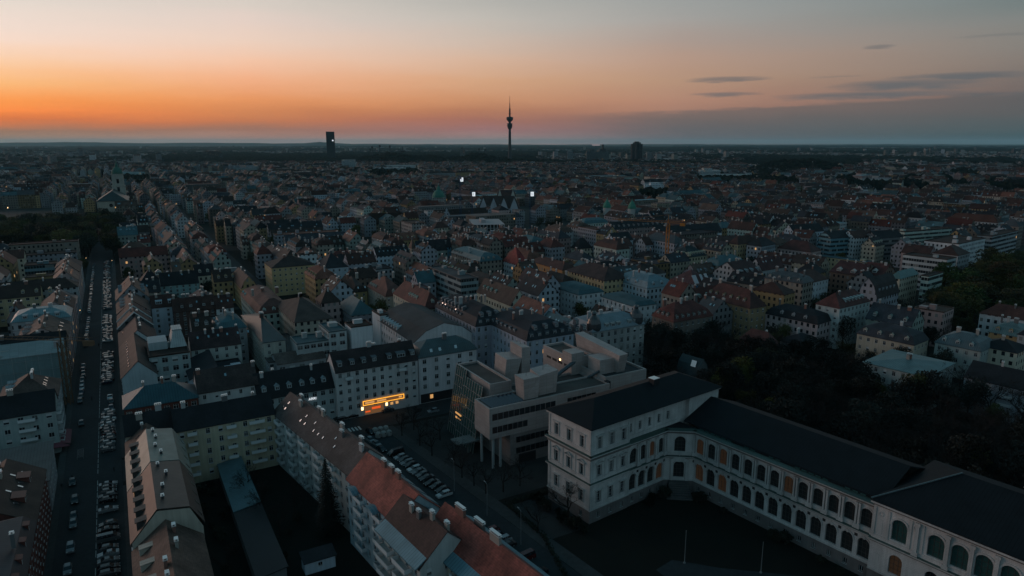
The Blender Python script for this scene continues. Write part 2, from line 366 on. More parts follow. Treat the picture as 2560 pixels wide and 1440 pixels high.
def balcony_mesh(w=3.2, d=1.2, m='white'):
    def mk():
        b = MB(); b.box(-w/2, w/2, -d, 0, -.16, 0, 0); b.box(-w/2, w/2, -d, -d+.06, .08, .95, 1); b.box(-w/2, -w/2+.05, -d+.06, 0, .08, .95, 1); b.box(w/2-.05, w/2, -d+.06, 0, .08, .95, 1)
        b.box(-w/2-.03, w/2+.03, -d-.03, -d+.09, .95, 1.0, 2)
        return b.mesh('balcony', ['plain', m, 'frame'])
    return cached(('ba', w, d, m), mk)

# ---------------------------------------------------------------- house generator
OCC = []          # footprints already built on
def occupied(pts, grow=0.0):
    for P, bb in OCC:
        for x, y in pts:
            if bb[0]-grow <= x <= bb[2]+grow and bb[1]-grow <= y <= bb[3]+grow:
                ok = True
                for (ax, ay), (bx, by) in zip(P, P[1:] + P[:1]):
                    ex, ey = bx-ax, by-ay; ln = math.hypot(ex, ey)
                    if (ex*(y-ay) - ey*(x-ax)) / ln < -grow: ok = False; break
                if ok: return True
    return False
def claim(P):
    P = [tuple(p) for p in P]; OCC.append((P, (min(p[0] for p in P), min(p[1] for p in P), max(p[0] for p in P), max(p[1] for p in P))))
FACES = lambda W, D: dict(F=((0, 0), (1, 0), (0, -1), W), R=((W, 0), (0, 1), (1, 0), D), B=((W, D), (-1, 0), (0, 1), W), L=((0, D), (0, -1), (-1, 0), D))
def facade_faces(mb, face, z0, z1, wins, rev=.16):
    (ox, oy), (dx, dy), (nx, ny), Ln = face
    P = lambda u, z, i=0.0: (ox + dx*u - nx*i, oy + dy*u - ny*i, z)
    us = sorted({0.0, Ln} | {round(w[0]-w[2]/2, 3) for w in wins} | {round(w[0]+w[2]/2, 3) for w in wins})
    zs = sorted({z0, z1} | {round(w[1], 3) for w in wins} | {round(w[1]+w[3], 3) for w in wins})
    for a, b in zip(us, us[1:]):
        run = None
        for c, d in zip(zs, zs[1:]):
            um, zm = (a+b)/2, (c+d)/2
            hole = any(abs(um-w[0]) < w[2]/2 and w[1] < zm < w[1]+w[3] for w in wins)
            if hole:
                if run is not None: mb.face([P(a, run), P(b, run), P(b, c), P(a, c)]); run = None
            elif run is None: run = c
        if run is not None: mb.face([P(a, run), P(b, run), P(b, z1), P(a, z1)])
    for u, z, w, h in wins:
        a, b, c, d = u-w/2, u+w/2, z, z+h
        for p, q in (((a, c), (b, c)), ((b, c), (b, d)), ((b, d), (a, d)), ((a, d), (a, c))): mb.face([P(*p), P(*q), P(*q, rev), P(*p, rev)])
def roof_geom(kind, W, D, h, rise, ax, o=.35):
    """returns roof builder, gable-wall faces, slopes {face:(run, dz, overhang)}"""
    mb = MB(); gab = []; sl = {}
    A, B = (W, D) if ax == 'x' else (D, W)
    P = (lambda a, b, z: (a, b, z)) if ax == 'x' else (lambda a, b, z: (b, a, z))
    f1, f2, e1, e2 = ('F', 'B', 'L', 'R') if ax == 'x' else ('L', 'R', 'F', 'B')
    if kind == 'gable':
        k = rise/(B/2); t = .22; z0 = h - k*o
        for sgn in (0, 1):
            b0, b1 = (-o, B/2) if sgn == 0 else (B+o, B/2)
            up = [P(-.2, b0, z0+t), P(A+.2, b0, z0+t), P(A+.2, b1, h+rise+t), P(-.2, b1, h+rise+t)]; lo = [P(-.2, b0, z0), P(A+.2, b0, z0), P(A+.2, b1, h+rise), P(-.2, b1, h+rise)]
            mb.prism(lo, up)
        gab = [[P(a, 0, h), P(a, B, h), P(a, B/2, h+rise)] for a in (0, A)]
        sl = {f1: (B/2, rise), f2: (B/2, rise)}
    elif kind == 'hip':
        hi = min(B/2, A/2) * .95; t = .22
        e = [P(-o, -o, h), P(A+o, -o, h), P(A+o, B+o, h), P(-o, B+o, h)]; E = [(x, y, z+t) for x, y, z in e]
        for i in range(4): mb.face([e[i], e[(i+1) % 4], E[(i+1) % 4], E[i]])
        mb.face(e[::-1]); r0, r1 = P(hi, B/2, h+rise), P(A-hi, B/2, h+rise)
        mb.face([E[0], E[1], r1, r0]); mb.face([E[2], E[3], r0, r1]); mb.face([E[3], E[0], r0]); mb.face([E[1], E[2], r1])
        sl = {f1: (B/2, rise), f2: (B/2, rise), e1: (hi, rise), e2: (hi, rise)}
    elif kind == 'mansard':
        m, zl = 1.7, min(3.4, rise*.6)
        e = [P(-o, -o, h), P(A+o, -o, h), P(A+o, B+o, h), P(-o, B+o, h)]; E = [(x, y, z+.25) for x, y, z in e]
        q = [P(m, m, h+zl), P(A-m, m, h+zl), P(A-m, B-m, h+zl), P(m, B-m, h+zl)]
        mb.face(e[::-1])
        for i in range(4): mb.face([e[i], e[(i+1) % 4], E[(i+1) % 4], E[i]]); mb.face([E[i], E[(i+1) % 4], q[(i+1) % 4], q[i]])
        hi = min(A, B)/2 - m
        hi = min(hi, 5.0); n = m + hi; zt = h + rise
        if min(A, B)/2 - n < .3: r0, r1 = P(min(A, B)/2*.98, B/2, zt), P(A-min(A, B)/2*.98, B/2, zt); mb.face([q[0], q[1], r1, r0], 1); mb.face([q[2], q[3], r0, r1], 1); mb.face([q[3], q[0], r0], 1); mb.face([q[1], q[2], r1], 1)
        else:
            k = [P(n, n, zt), P(A-n, n, zt), P(A-n, B-n, zt), P(n, B-n, zt)]
            for i in range(4): mb.face([q[i], q[(i+1) % 4], k[(i+1) % 4], k[i]], 1)
            mb.face(k, 1)
        sl = {c: (m, zl) for c in 'FRBL'}
    elif kind == 'gambrel':
        r1, z1 = B*.2, rise*.62; t = .2
        pr = [(-o, h-.3), (r1, h+z1), (B/2, h+rise), (B-r1, h+z1), (B+o, h-.3)]
        for (b0, za), (b1, zb) in zip(pr, pr[1:]): mb.prism([P(-.2, b0, za), P(A+.2, b0, za), P(A+.2, b1, zb), P(-.2, b1, zb)], [P(-.2, b0, za+t), P(A+.2, b0, za+t), P(A+.2, b1, zb+t), P(-.2, b1, zb+t)])
        gab = [[P(a, 0, h), P(a, B, h), P(a, B-r1, h+z1), P(a, B/2, h+rise), P(a, r1, h+z1)] for a in (0, A)]
        sl = {f1: (r1, z1), f2: (r1, z1)}
    elif kind == 'shed':
        t = .22; lo = [P(-o, -o, h), P(A+o, -o, h), P(A+o, B+o, h+rise), P(-o, B+o, h+rise)]; mb.prism(lo, [(x, y, z+t) for x, y, z in lo])
        gab = [[P(a, 0, h), P(a, B, h), P(a, B, h+rise)] for a in (0, A)] + [[P(0, B, h), P(A, B, h), P(A, B, h+rise), P(0, B, h+rise)]]
        sl = {f1: (B, rise)}
    elif kind == 'flat':
        mb.box(.3, W-.3, .3, D-.3, h-.4, h+.05, 1)
        for x0, x1, y0, y1 in ((-.12, W+.12, -.12, .3), (-.12, W+.12, D-.3, D+.12), (-.12, .3, .3, D-.3), (W-.3, W+.12, .3, D-.3)): mb.box(x0, x1, y0, y1, h-.02, h+.55, 0)
    return mb, gab, sl
def house(nm, label, cat, org, ang, W, D, h, roof='gable', rise=5.0, ax='x', wall='cream', rc='brown', nf=5, near=None, chim=2, dorm=None, sky=None, bal=None, faces=None, ww=(1.15, 1.6), sp=3.0, base=1.0, rmat=None, wmat='wall', topmat='gravel', group=None, occ=True, dkind='gable', dcol=None, chw=None, winf=None, wallc=None, roofc=None):
    a = rad(ang); ca, sa = math.cos(a), math.sin(a)
    T = lambda x, y: (org[0] + ca*x - sa*y, org[1] + sa*x + ca*y)
    c = T(W/2, D/2); dist = math.hypot(*c)
    if occ: claim([T(0, 0), T(W, 0), T(W, D), T(0, D)])
    root = thing(nm, label, cat, (org[0], org[1], 0), a, group)
    FC = FACES(W, D); vis = []
    for k, ((x, y), (dx, dy), (nx, ny), Ln) in FC.items():
        px, py = T(x + dx*Ln/2, y + dy*Ln/2); wn = (ca*nx - sa*ny, sa*nx + ca*ny)
        if -(px*wn[0] + py*wn[1]) > 0: vis.append(k)
    if faces is None: faces = vis
    if near is None: near = dist < 335
    rmat = rmat or ('seam' if rc in ('teal', 'pale', 'green', 'grey') else 'tile')
    wcol = wallc or COL[wall]; rcol = roofc or RC[rc]
    j = R.uniform(.92, 1.08); wcol = tuple(v*j for v in wcol); j = R.uniform(.85, 1.15); rcol = tuple(v*j for v in rcol)
    rb, gab, sl = roof_geom(roof, W, D, h, rise, ax)
    wb = MB(); wl = []
    for k in 'FRBL':
        face = FC[k]; Ln = face[3]; wins = []
        if near and k in faces and Ln > 2.5:
            n = max(1, int((Ln - .8) / sp)); fh = (h - base - .3) / nf
            for f in range(nf):
                for i in range(n):
                    if (winf and not winf(k, f, i, n)): continue
                    wins.append((Ln*(i+.5)/n, base + f*fh + .75*(fh-ww[1]) , ww[0], min(ww[1], fh-.7)))
        facade_faces(wb, face, -.5, h, wins); wl += [(k, w) for w in wins]
    for g in gab: wb.face(g)
    wo = wb.obj('wall', [wmat if near or wmat != 'wall' else 'facade'], root, color=wcol)
    ro = rb.obj('roof', [rmat, topmat if topmat != 'same' else rmat], root, color=rcol)
    def on(k, u, off=0.0):
        (ox, oy), (dx, dy), (nx, ny), Ln = FC[k]
        return ox + dx*u + nx*off, oy + dy*u + ny*off, math.atan2(dy, dx)
    if len(wl) > 100: wl = sorted(wl, key=lambda q: (q[0] != 'F', -q[1][1]))[:100]
    for k, (u, z, w, hh) in wl:
        x, y, r = on(k, u, -.16); inst('window', pick_win(w, hh), root, (x, y, z), r)
    for k, us, z, *m in (bal or []):
        for u in us:
            x, y, r = on(k, u, 0); inst('balcony', balcony_mesh(*(m or [3.0])), root, (x, y, z), r, color=wcol)
    for k, us, t, *m in (dorm or []):
        if k in sl:
            run, dz = sl[k]
            for u in us:
                x, y, r = on(k, u, -t); z = h + dz/run*t + .15
                w = m[0] if m else 1.5
                inst('dormer', dormer_mesh(w, 1.5, 2.6 if roof != 'mansard' else 2.0, dkind), ro, (x, y, z), r, color=dcol or tuple(v*.9 for v in wcol))
    for k, us, t, *m in (sky or []):
        if k in sl:
            run, dz = sl[k]; tilt = math.atan2(dz, run)
            for u in us:
                x, y, r = on(k, u, -t); inst('skylight', skylight_mesh(*(m or [.8, 1.3])), ro, (x, y, h + dz/run*t + .2), (tilt, 0, r))
    if chim and roof != 'flat':
        pts = chim if isinstance(chim, list) else None
        A, B = (W, D) if ax == 'x' else (D, W)
        for i in range(chim if not pts else len(pts)):
            u = pts[i] if pts else (i + R.uniform(.25, .75)) / chim * A
            off = R.choice((-1.1, 1.2, 0)); b = B/2 + off
            zz = h + rise*(1 - abs(off)/(B/2)) - .3 if roof not in ('mansard',) else h + rise - .4
            if roof == 'hip': u = min(max(u, B*.45), A - B*.45) if A > B else A/2
            x, y = (u, b) if ax == 'x' else (b, u)
            inst('chimney', chimney_mesh(chw or R.choice((.7, 1.1, 1.6))), ro, (x, y, zz), 0 if ax == 'x' else math.pi/2, color=R.choice(((.3, .27, .24), (.2, .1, .08), (.36, .36, .36), (.12, .12, .12))))
    elif roof == 'flat':
        for i in range(R.choice((1, 2, 2, 3))):
            bx = MB(); w, d2, hh = R.uniform(1.5, 4), R.uniform(1.5, 3.5), R.uniform(.9, 2.4)
            if W < w + 2 or D < d2 + 2: continue
            x, y = R.uniform(1, W-w-1), R.uniform(1, D-d2-1); bx.box(x, x+w, y, y+d2, h+.05, h+.05+hh, 0); bx.box(x-.1, x+w+.1, y-.1, y+d2+.1, h+.05+hh, h+.2+hh, 1)
            bx.obj('roof_cabin', ['plain', 'seam'], ro, color=tuple(v*.8 for v in wcol))
    root['_w'] = W; root['_d'] = D; root['_h'] = h
    return root, wo, ro, FC

# placing from photo pixels: near eave corner (xc,yc) at eave height h; xl/xr = where the two visible eaves end (numbers < 60 are metres)
def place(xl, xc, yc, xr, h, ang=30, left=False):
    a = rad(ang); ex = Vector((math.cos(a), math.sin(a))); ey = Vector((-math.sin(a), math.cos(a)))
    c = gp(xc, yc, h)
    def ext(dirv, xt):
        if isinstance(xt, tuple): return xt[0]
        lo, hi = .5, 120.0; f = lambda d: prj(*(c + dirv*d), h)[0]; s = 1 if f(60) > f(1) else -1
        for _ in range(40):
            m = (lo + hi)/2
            if (f(m) - xt)*s < 0: lo = m
            else: hi = m
        return lo
    if left:     # corner is the near right one
        Wd, Dp = ext(-ex, xl), ext(ey, xr); return c - ex*Wd, ang, Wd, Dp
    Dp, Wd = ext(ey, xl), ext(ex, xr); return c, ang, Wd, Dp
# ---------------------------------------------------------------- ground, streets
def quadsheet(name, pts, z, m, rz=0):
    b = MB(); b.face([(*p, z) for p in pts]); return struct(b.obj(name, [m]))
def rect_sl(l0, l1, s0, s1): return [W2(l0, s0), W2(l1, s0), W2(l1, s1), W2(l0, s1)]
g = MB(); g.face([(-45000, -3000, 0), (45000, -3000, 0), (45000, 21000, 0), (-45000, 21000, 0)]); struct(g.obj('ground', ['land']))
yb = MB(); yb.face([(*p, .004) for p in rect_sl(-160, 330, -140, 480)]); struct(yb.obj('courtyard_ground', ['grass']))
def slab(name, pts, z0, z1, m):
    b = MB(); b.prism([(*p, z0) for p in pts], [(*p, z1) for p in pts]); return struct(b.obj(name, [m]))
quadsheet('street_asphalt', rect_sl(-6.6, 8.2, -160, 620), .012, 'asphalt')
slab('pavement', rect_sl(-8.4, -6.6, -160, 620), 0, .13, 'paving'); slab('pavement', rect_sl(8.2, 10.3, -160, 36), 0, .13, 'paving'); slab('pavement', rect_sl(8.2, 10.3, 56, 620), 0, .13, 'paving')
quadsheet('cross_street_asphalt', rect_sl(8.3, 330, 39, 54.5), .008, 'asphalt')
slab('pavement', rect_sl(10.3, 200, 54.5, 57), 0, .12, 'paving')
quadsheet('side_street_asphalt', rect_sl(88.5, 97, 60, 900), .008, 'asphalt'); quadsheet('side_street_asphalt', rect_sl(-160, 400, 194, 206), .008, 'asphalt')
quadsheet('crossing_street_asphalt', rect_sl(-200, 88, 243, 250), .016, 'paving')
AK = lambda l, s: W2(l + .11*(30 - s), s)      # the street by the academy runs a little askew
quadsheet('academy_street_asphalt', [AK(69.5, -150), AK(86.2, -150), AK(86.2, 40), AK(69.5, 40)], .016, 'asphalt')
slab('academy_pavement', [AK(86.2, -150), AK(90, -150), AK(90, 38), AK(86.2, 38)], 0, .13, 'paving')
quadsheet('forecourt_paving', [AK(90, -24), W2(150, -24), W2(150, 37), AK(90, 37)], .02, 'sand')
quadsheet('garden_gravel', [W2(97, -47), W2(108, -47), W2(112, -28), W2(97, -28)], .024, 'sand')
b = MB()
for i in range(7): b.face([(*W2(71.5 + i*1.15, 40.2), .03), (*W2(72.1 + i*1.15, 40.2), .03), (*W2(72.1 + i*1.15, 43.4), .03), (*W2(71.5 + i*1.15, 43.4), .03)])
struct(b.obj('zebra_crossing', ['marking']))
b = MB()
for i in range(-20, 95):
    if i % 12 == 11: continue
    s = i*4.0
    b.face([(*W2(1.9, s), .02), (*W2(2.02, s), .02), (*W2(2.02, s+3.2), .02), (*W2(1.9, s+3.2), .02)])
struct(b.obj('parking_line', ['marking']))

# ---------------------------------------------------------------- near buildings on the street grid
def HS(nm, label, l0, l1, s0, s1, h, cat='house', **k): return house(nm, label, cat, W2(l0, s0), 30, l1-l0, s1-s0, h, **k)
def HP(nm, label, xl, xc, yc, xr, h, cat='house', ang=30, left=False, **k):
    c, a, W, D = place(xl, xc, yc, xr, h, ang, left); return house(nm, label, cat, c, a, W, D, h, **k)
AH, RH, OB = 'apartment_house', 'row_house', 'office_building'
ROWG = 'street houses along the parked cars'
# right side of the parked street, from the viewer on
def lean_house(label, s0, s1, h, wall, rc, top, rm='seam', lit=-1, gable=True):
    D = s1 - s0; W = 13.2
    root = thing(AH, label, 'house', W2(10.3, s0), rad(30)); claim([W2(10.3, s0), W2(10.3+W, s0), W2(10.3+W, s1), W2(10.3, s1)])
    pr = [(-.4, h-.4), (5, h+6), (11, h+5), (13.6, h+.6)]; wb = MB()
    wb.box(0, W, 0, D, -.3, h, 0, skip='T')
    for y in (0, D): wb.face([(0, y, h), (5, y, h+5.8), (11, y, h+4.8), (W, y, h)])
    wb.obj('wall', ['wall'], root, color=COL[wall])
    rb = MB()
    for (x0, z0), (x1, z1) in zip(pr, pr[1:]):
        lo = [(x0, .05, z0), (x0, D-.05, z0), (x1, D-.05, z1), (x1, .05, z1)]; rb.prism(lo, [(x, y, z+.2) for x, y, z in lo])
    ro = rb.obj('roof', [rm], root, color=RC[rc] if isinstance(rc, str) else rc)
    n = int(D / 4.4)
    for i in range(n):
        y = (i+.5)*D/n
        dm = MB(); w = 1.7                      # wedge dormers cut into the street slope
        dm.box(-w/2, w/2, 0, 3.0, -.9, 1.5, 0, skip='T'); dm.face([(-w/2, -.03, .1), (w/2, -.03, .1), (w/2, -.03, 1.35), (-w/2, -.03, 1.35)], 1)
        dm.prism([(-w/2-.2, -.3, 1.5), (w/2+.2, -.3, 1.5), (w/2+.2, 4.2, 2.2), (-w/2-.2, 4.2, 2.2)], [(-w/2-.2, -.3, 1.65), (w/2+.2, -.3, 1.65), (w/2+.2, 4.2, 2.35), (-w/2-.2, 4.2, 2.35)], 2)
        dm.obj('dormer', ['plain', 'lit' if i == lit else 'pane', rm], ro, (1.1, y, h+1.9), -math.pi/2, (.05, .048, .046))
        inst('skylight', skylight_mesh(.8, 1.4), ro, (13.2, y, h+1.4), (rad(58), 0, math.pi/2))
    for y in (D*.2, D*.42, D*.68, D*.9): inst('chimney', chimney_mesh(.55, .5, .9), ro, (R.uniform(5, 8), y, h+5.6), 0, color=(.04, .04, .045))
    for u in range(n): 
        for f in range(5): inst('window', pick_win(1.1, 1.6), root, (-.02, (u+.5)*D/n, 1.4 + f*3.05), -math.pi/2)
    return root
lean_house('corner house with brown ribbed roof, wedge dormers and one lit attic window', -27.5, -3.2, 16, 'beige', (.075, .062, .055), 0, lit=3)
lean_house('house with pale green ribbed roof and wedge dormers between two brown roofs', -2.8, 18.6, 16, 'beige', (.20, .225, .20), 0)
HS(AH, 'small house with pinkish brown roof and roof hatch beside the pale green ribbed roof', 10.3, 21, 19, 31, 14.5, roof='gable', rise=4.5, ax='y', wall='beige', rc='tan', nf=5, chim=2, sky=[('L', (4, 8), 2.4)])
HS(AH, 'grey brown tiled house with white capped chimneys in the bottom left corner', 10.3, 23, -52, -28, 14.5, roof='gable', rise=5, ax='y', wall='beige', rc='tan', chim=[3, 8, 14, 20], dorm=[('L', (4, 10, 16, 21), 1.2)], faces='FL', dkind='shed', chw=1.1)
HS(AH, 'orange red tiled house cut by the bottom edge beside the parked street', 10.3, 23, -76, -52.5, 14, roof='gable', rise=5, ax='y', wall='beige', rc='rust', chim=[3, 12, 19], sky=[('L', (19, 21), 3)], faces='FL')
# courtyard block
HS(AH, 'cream courtyard block with black roof, tall windows and stacked balconies', 22.3, 49, 27.3, 38.5, 16.5, roof='gable', rise=4.5, ax='x', wall='beige', wallc=(.46,.41,.30), rc='black', nf=5, chim=[3, 14, 22], faces='F', bal=[('F', (14.5, ), 2.6+k*3.05, 2.6) for k in range(5)] + [('F', (4.2,), 2.6+k*3.05, 2.4) for k in range(5)] + [('F', (21.5,), 2.6+k*3.05, 4.2) for k in range(5)])
HS(AH, 'black roofed corner part of the courtyard block next to the parked street', 10.3, 22.2, 31.3, 38.5, 16.5, roof='gable', rise=4.5, ax='x', wall='beige', rc='black', nf=5, chim=2, faces='L')
HP(AH, 'long block with grey brown roof, balconies and chimney pairs along its ridge', 682, 872, 1187, (11.5,), 16, ang=39, roof='gable', rise=5, ax='y', wall='greenwhite', wallc=(.38,.41,.40), rc='tan', roofc=(.060,.052,.050), nf=5, chim=[2, 4, 13, 15, 27, 29.5, 40, 42], chw=1.6, faces='L', sky=[('L', (3, 4.6, 16, 19, 25, 28, 31, 38), 1.9, .6, .9), ('L', (4.0, 17, 23, 36), 3.3, .6, .9)],
   bal=[('L', (u,), 2.3+k*3.0, 3.6) for u in (5.5, 15, 23.5, 33, 41.5) for k in range(5)])
r3, w3, o3, f3 = HP(AH, 'block with plain red tiled roof and three big white capped chimneys', 868, 990, 1311, (10.8,), 17, ang=36.5, roof='gable', rise=5, ax='y', wall='bluewhite', wallc=(.33,.42,.46), rc='rust', roofc=(.25,.062,.045), nf=5, chim=[9, 12.2, 16], chw=1.6, faces='L',
   bal=[('L', (u,), 2.6+k*3.0, 4.0) for u in (7.5, 17.5) for k in range(5)])
r4, w4, o4, f4 = HP(AH, 'brown roofed block with ribbed teal eaves and deep white balconies', 946, 1050, 1422, (12.0,), 17.2, ang=36.5, roof='gable', rise=5.4, ax='y', wall='grey', wallc=(.46,.46,.44), rc='brown', roofc=(.050,.026,.022), nf=5, chim=[2, 5.5, 9, 12], chw=1.1, faces='FL', bal=[('L', (4.2, 11.5), 2.6+k*3.0, 5.4, 1.6) for k in range(5)])
r5, w5, o5, f5 = HP(AH, 'red roofed block with tall chimney slabs cut by the bottom edge', 1054, 1300, 1563, (11.6,), 16.6, ang=37, roof='gable', rise=5.6, ax='y', wall='cream', rc='rust', roofc=(.22,.058,.043), nf=5, chim=[15, 22, 27], chw=3.0, faces='L', bal=[('L', (6, 15), 2.6+k*3.0, 5.2) for k in range(5)])
for o, r in ((o4, r4), (o5, r5)):                  # ribbed metal strips along both eaves
    D, W = r['_d'], r['_w']
    for x0, x1, z0, z1 in ((-1.0, 1.5, r['_h']-.25, r['_h']+1.25), (W+.8, W-1.3, r['_h']-.2, r['_h']+1.2)):
        e = MB(); lo = [(x0, .1, z0), (x0, D-.1, z0), (x1, D-.1, z1), (x1, .1, z1)]; e.prism(lo, [(x, y, z+.32) for x, y, z in lo]); e.obj('metal_eave', ['seam'], o, color=(.13, .24, .28))
for o, r in ((o3, r3),):
    for y in (9.6, 19.8): # barrel canopies over the top balconies
        e = MB(); n = 6
        for i in range(n):
            a, b = math.pi*i/n, math.pi*(i+1)/n
            e.face([(-1.9, y-2.2*math.cos(a), 16.2+.9*math.sin(a)), (.6, y-2.2*math.cos(a), 16.2+.9*math.sin(a)), (.6, y-2.2*math.cos(b), 16.2+.9*math.sin(b)), (-1.9, y-2.2*math.cos(b), 16.2+.9*math.sin(b))])
        e.obj('balcony_canopy', ['seam'], r, color=(.12, .20, .23))
    D, W = r['_d'], r['_w']; e = MB()
    for i in range(5): lo = [(W+.3, 1.5+i*5.1, 17), (W+.3, 5.2+i*5.1, 17), (W-2.4, 5.2+i*5.1, 19.2), (W-2.4, 1.5+i*5.1, 19.2)]; q = MB(); q.prism(lo, [(x, yy, z+.35) for x, yy, z in lo]); q.obj('metal_eave', ['seam'], o, color=(.13, .22, .25))
# long low shed and small hut in the courtyard
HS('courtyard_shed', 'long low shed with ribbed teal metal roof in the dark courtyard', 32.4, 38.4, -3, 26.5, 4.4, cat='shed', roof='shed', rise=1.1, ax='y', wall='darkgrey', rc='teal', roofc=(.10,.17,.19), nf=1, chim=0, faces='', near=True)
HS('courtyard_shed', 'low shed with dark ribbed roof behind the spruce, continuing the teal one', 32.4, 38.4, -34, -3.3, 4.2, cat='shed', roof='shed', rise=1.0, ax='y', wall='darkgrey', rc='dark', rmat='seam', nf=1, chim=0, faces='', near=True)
HS('garden_hut', 'little white walled hut by the spruce at the bottom edge', 42.8, 49.6, -31.5, -28, 2.9, cat='hut', roof='shed', rise=.7, wall='bluewhite', rc='dark', nf=1, chim=0, faces='F', ww=(1.0, 1.1), sp=3.2, near=True)
# row on the far side of the cross street
HP('brick_house', 'brick corner house with hipped teal metal roof', (13,), 310, 1025, 495, 16, roof='hip', rise=4.6, wall='brickred', wmat='brick', rc='teal', roofc=(.045,.105,.125), nf=4, ww=(1.5, 1.6), sp=2.4, chim=3, faces='F')
HP(AH, 'white house with dark brown roof between the teal roof and the dormer roof', (13,), 495, 984, 645, 16.4, roof='gable', rise=5.5, wall='white', wallc=(.44,.45,.45), rc='brown', roofc=(.04,.028,.026), nf=4, ww=(1.0, 1.5), chim=[1, 18], sky=[('F', (9,), 3.5)], faces='F')
B3 = HP(AH, 'low pale house with black roof, six pointed dormers and lit letter sign', (12.5,), 645, 1000, 838, 12, roof='gable', rise=7, wall='grey', wallc=(.40,.43,.43), rc='black', nf=3, ww=(1.5, 1.7), sp=2.7, chim=[2.5, 6.5, 19], dorm=[('F', (2.4, 6.6, 10.6, 14.8, 18.4, 22.2), 1.4, 1.5)], faces='F', dcol=(.28,.33,.35))
WB1 = HP(AH, 'tall white block with brown dormer roof above the glowing yellow sign', (12,), 839, 932, 1044, 17.6, roof='gable', rise=5.6, wall='white', wallc=(.60,.57,.56), rc='brown', roofc=(.035,.024,.024), nf=5, chim=[14, 16, 26], dorm=[('F', (2, 6.4, 10.6, 14.4, 20, 28.8), 1.3, 1.6), ('F', (24.4,), 1.3, 3.2)], dkind='shed', faces='F', dcol=(.12,.13,.14), ww=(1.25, 1.65), base=2.2, sp=2.9, bal=[('F', (4.4,), 14.6, 2.6), ('F', (24.0,), 14.6, 2.6)])
WB2 = HP(OB, 'white block with ribbed teal mansard and square windows above a dark shopfront', (12,), 1046, 897, 1191, 17.6, cat='office block', roof='mansard', rise=5, wall='white', wallc=(.60,.57,.58), rc='teal', roofc=(.06,.085,.09), topmat='same', nf=5, ww=(1.5, 1.7), sp=4.3, base=1.2, chim=1, faces='F', winf=lambda k, f, i, n: f > 0, sky=[('F', (5.5, 9, 15.5), .7, 1.2, 1.4)])
def front_panel(bld, name, u0, u1, z0, z1, off, m, color=None, th=.08):
    W = bld[0]['_w']; b = MB(); b.box(u0, u1, -off-th, -off, z0, z1, 0); return b.obj(name, [m], bld[0], color=color)
front_panel(WB2, 'shopfront', .5, WB2[0]['_w']-.3, .2, 3.6, 0.003, 'dark')
for u in (4.2, 15.5, 22.5): front_panel(WB2, 'lit_shop_window', u, u+1.2, 1.5, 3.0, .09, 'lit')
# glowing restaurant front on the tall white block
W1 = WB1[0]
front_panel(WB1, 'sign_panel', 9.2, 24.2, 3.95, 5.35, .05, 'warm')
sg = MB()
for x0, x1, z0, z1 in ((9.0, 24.4, 5.3, 5.5), (9.0, 24.4, 3.8, 4.0), (9.0, 9.2, 4.0, 5.3), (24.2, 24.4, 4.0, 5.3)): sg.box(x0, x1, -.34, -.2, z0, z1)
sg.obj('neon_outline', ['neon'], W1)
for u0, u1 in ((9.8, 13.2), (14.2, 17.6), (22.4, 23.6)): front_panel(WB1, 'lit_sign_field', u0, u1, 4.3, 4.95, .16, 'lit', th=.05)
front_panel(WB1, 'terrace_front', 9.6, 16.6, .3, 3.3, .04, 'warm'); front_panel(WB1, 'red_lamp_strip', 12.2, 15.4, 1.9, 2.7, .14, 'red_glow'); front_panel(WB1, 'red_lamp_strip', 9.8, 11.6, 1.1, 1.6, .14, 'red_glow')
for u in (8.4, 17.4): front_panel(WB1, 'wall_lamp', u, u+.7, 2.2, 3.3, .05, 'bulb')
for u in (19.2, 21.2): front_panel(WB1, 'lit_shop_window', u, u+1.0, 2.2, 3.2, .05, 'lit')
tx = bpy.data.curves.new('letter_sign', 'FONT'); tx.body = 'ARRI'; tx.size = 1.25; tx.extrude = .06; tx.align_x = 'CENTER'; tx.materials.append(MATS['signwhite'])
to = bpy.data.objects.new('letter_sign', tx); col.objects.link(to); _m = bpy.data.meshes.new_from_object(to.evaluated_get(bpy.context.evaluated_depsgraph_get())); bpy.data.objects.remove(to); to = inst('letter_sign', _m); to.parent = B3[0]; to.location = (17.6, -.2, 8.7); to.rotation_euler = (math.pi/2, 0, 0)
front_panel(B3, 'lit_shop_window', 19.2, 21.0, .8, 3.0, .03, 'lit')
# left side of the parked street
r, w, ro, fc = HS(AH, 'house with dark red facade and ribbed metal roof in the bottom left corner', -24, -8.1, -32, -2, 13, roof='mansard', rise=5, wall='brickred', rc='slate', nf=5, faces='R', chim=3, rmat='seam', topmat='same', dorm=[('R', (4, 11, 18, 25), .5, 1.8)], dkind='shed')
HS(AH, 'dark brown roofed house with red facade and wide metal dormers facing the street', -23, -8.1, -1.5, 27, 13, roof='gable', rise=4.6, ax='y', wall='brickred', rc='brown', nf=5, faces='R', chim=[4, 17, 24], sky=[('R', (6, 8, 15, 17, 23), 3.2), ('R', (11, 20), 5)], dorm=[('R', (9, 20), 2.2, 3.4)], dkind='shed')
HS('annex', 'low annex with ribbed grey roof between two houses at the left edge', -46, -8.1, 30, 52, 8.5, cat='building', roof='shed', rise=2.4, wall='grey', rc='grey', roofc=(.055,.065,.065), nf=2, faces='R', chim=0)
L1 = HS(AH, 'grey green apartment block with balconies and black roof at the left edge', -62, -8.1, 70.5, 82, 14, roof='gable', rise=5, wall='greenwhite', wallc=(.30,.35,.34), rc='black', nf=4, faces='FR', ww=(1.5, 1.5), sp=3.4, chim=2, bal=[('F', (30.5, 46.4), 2.6+k*3.1, 4.4) for k in range(4)] + [('R', (3.2, 8.4), 2.6+k*3.1, 3.4) for k in range(4)])
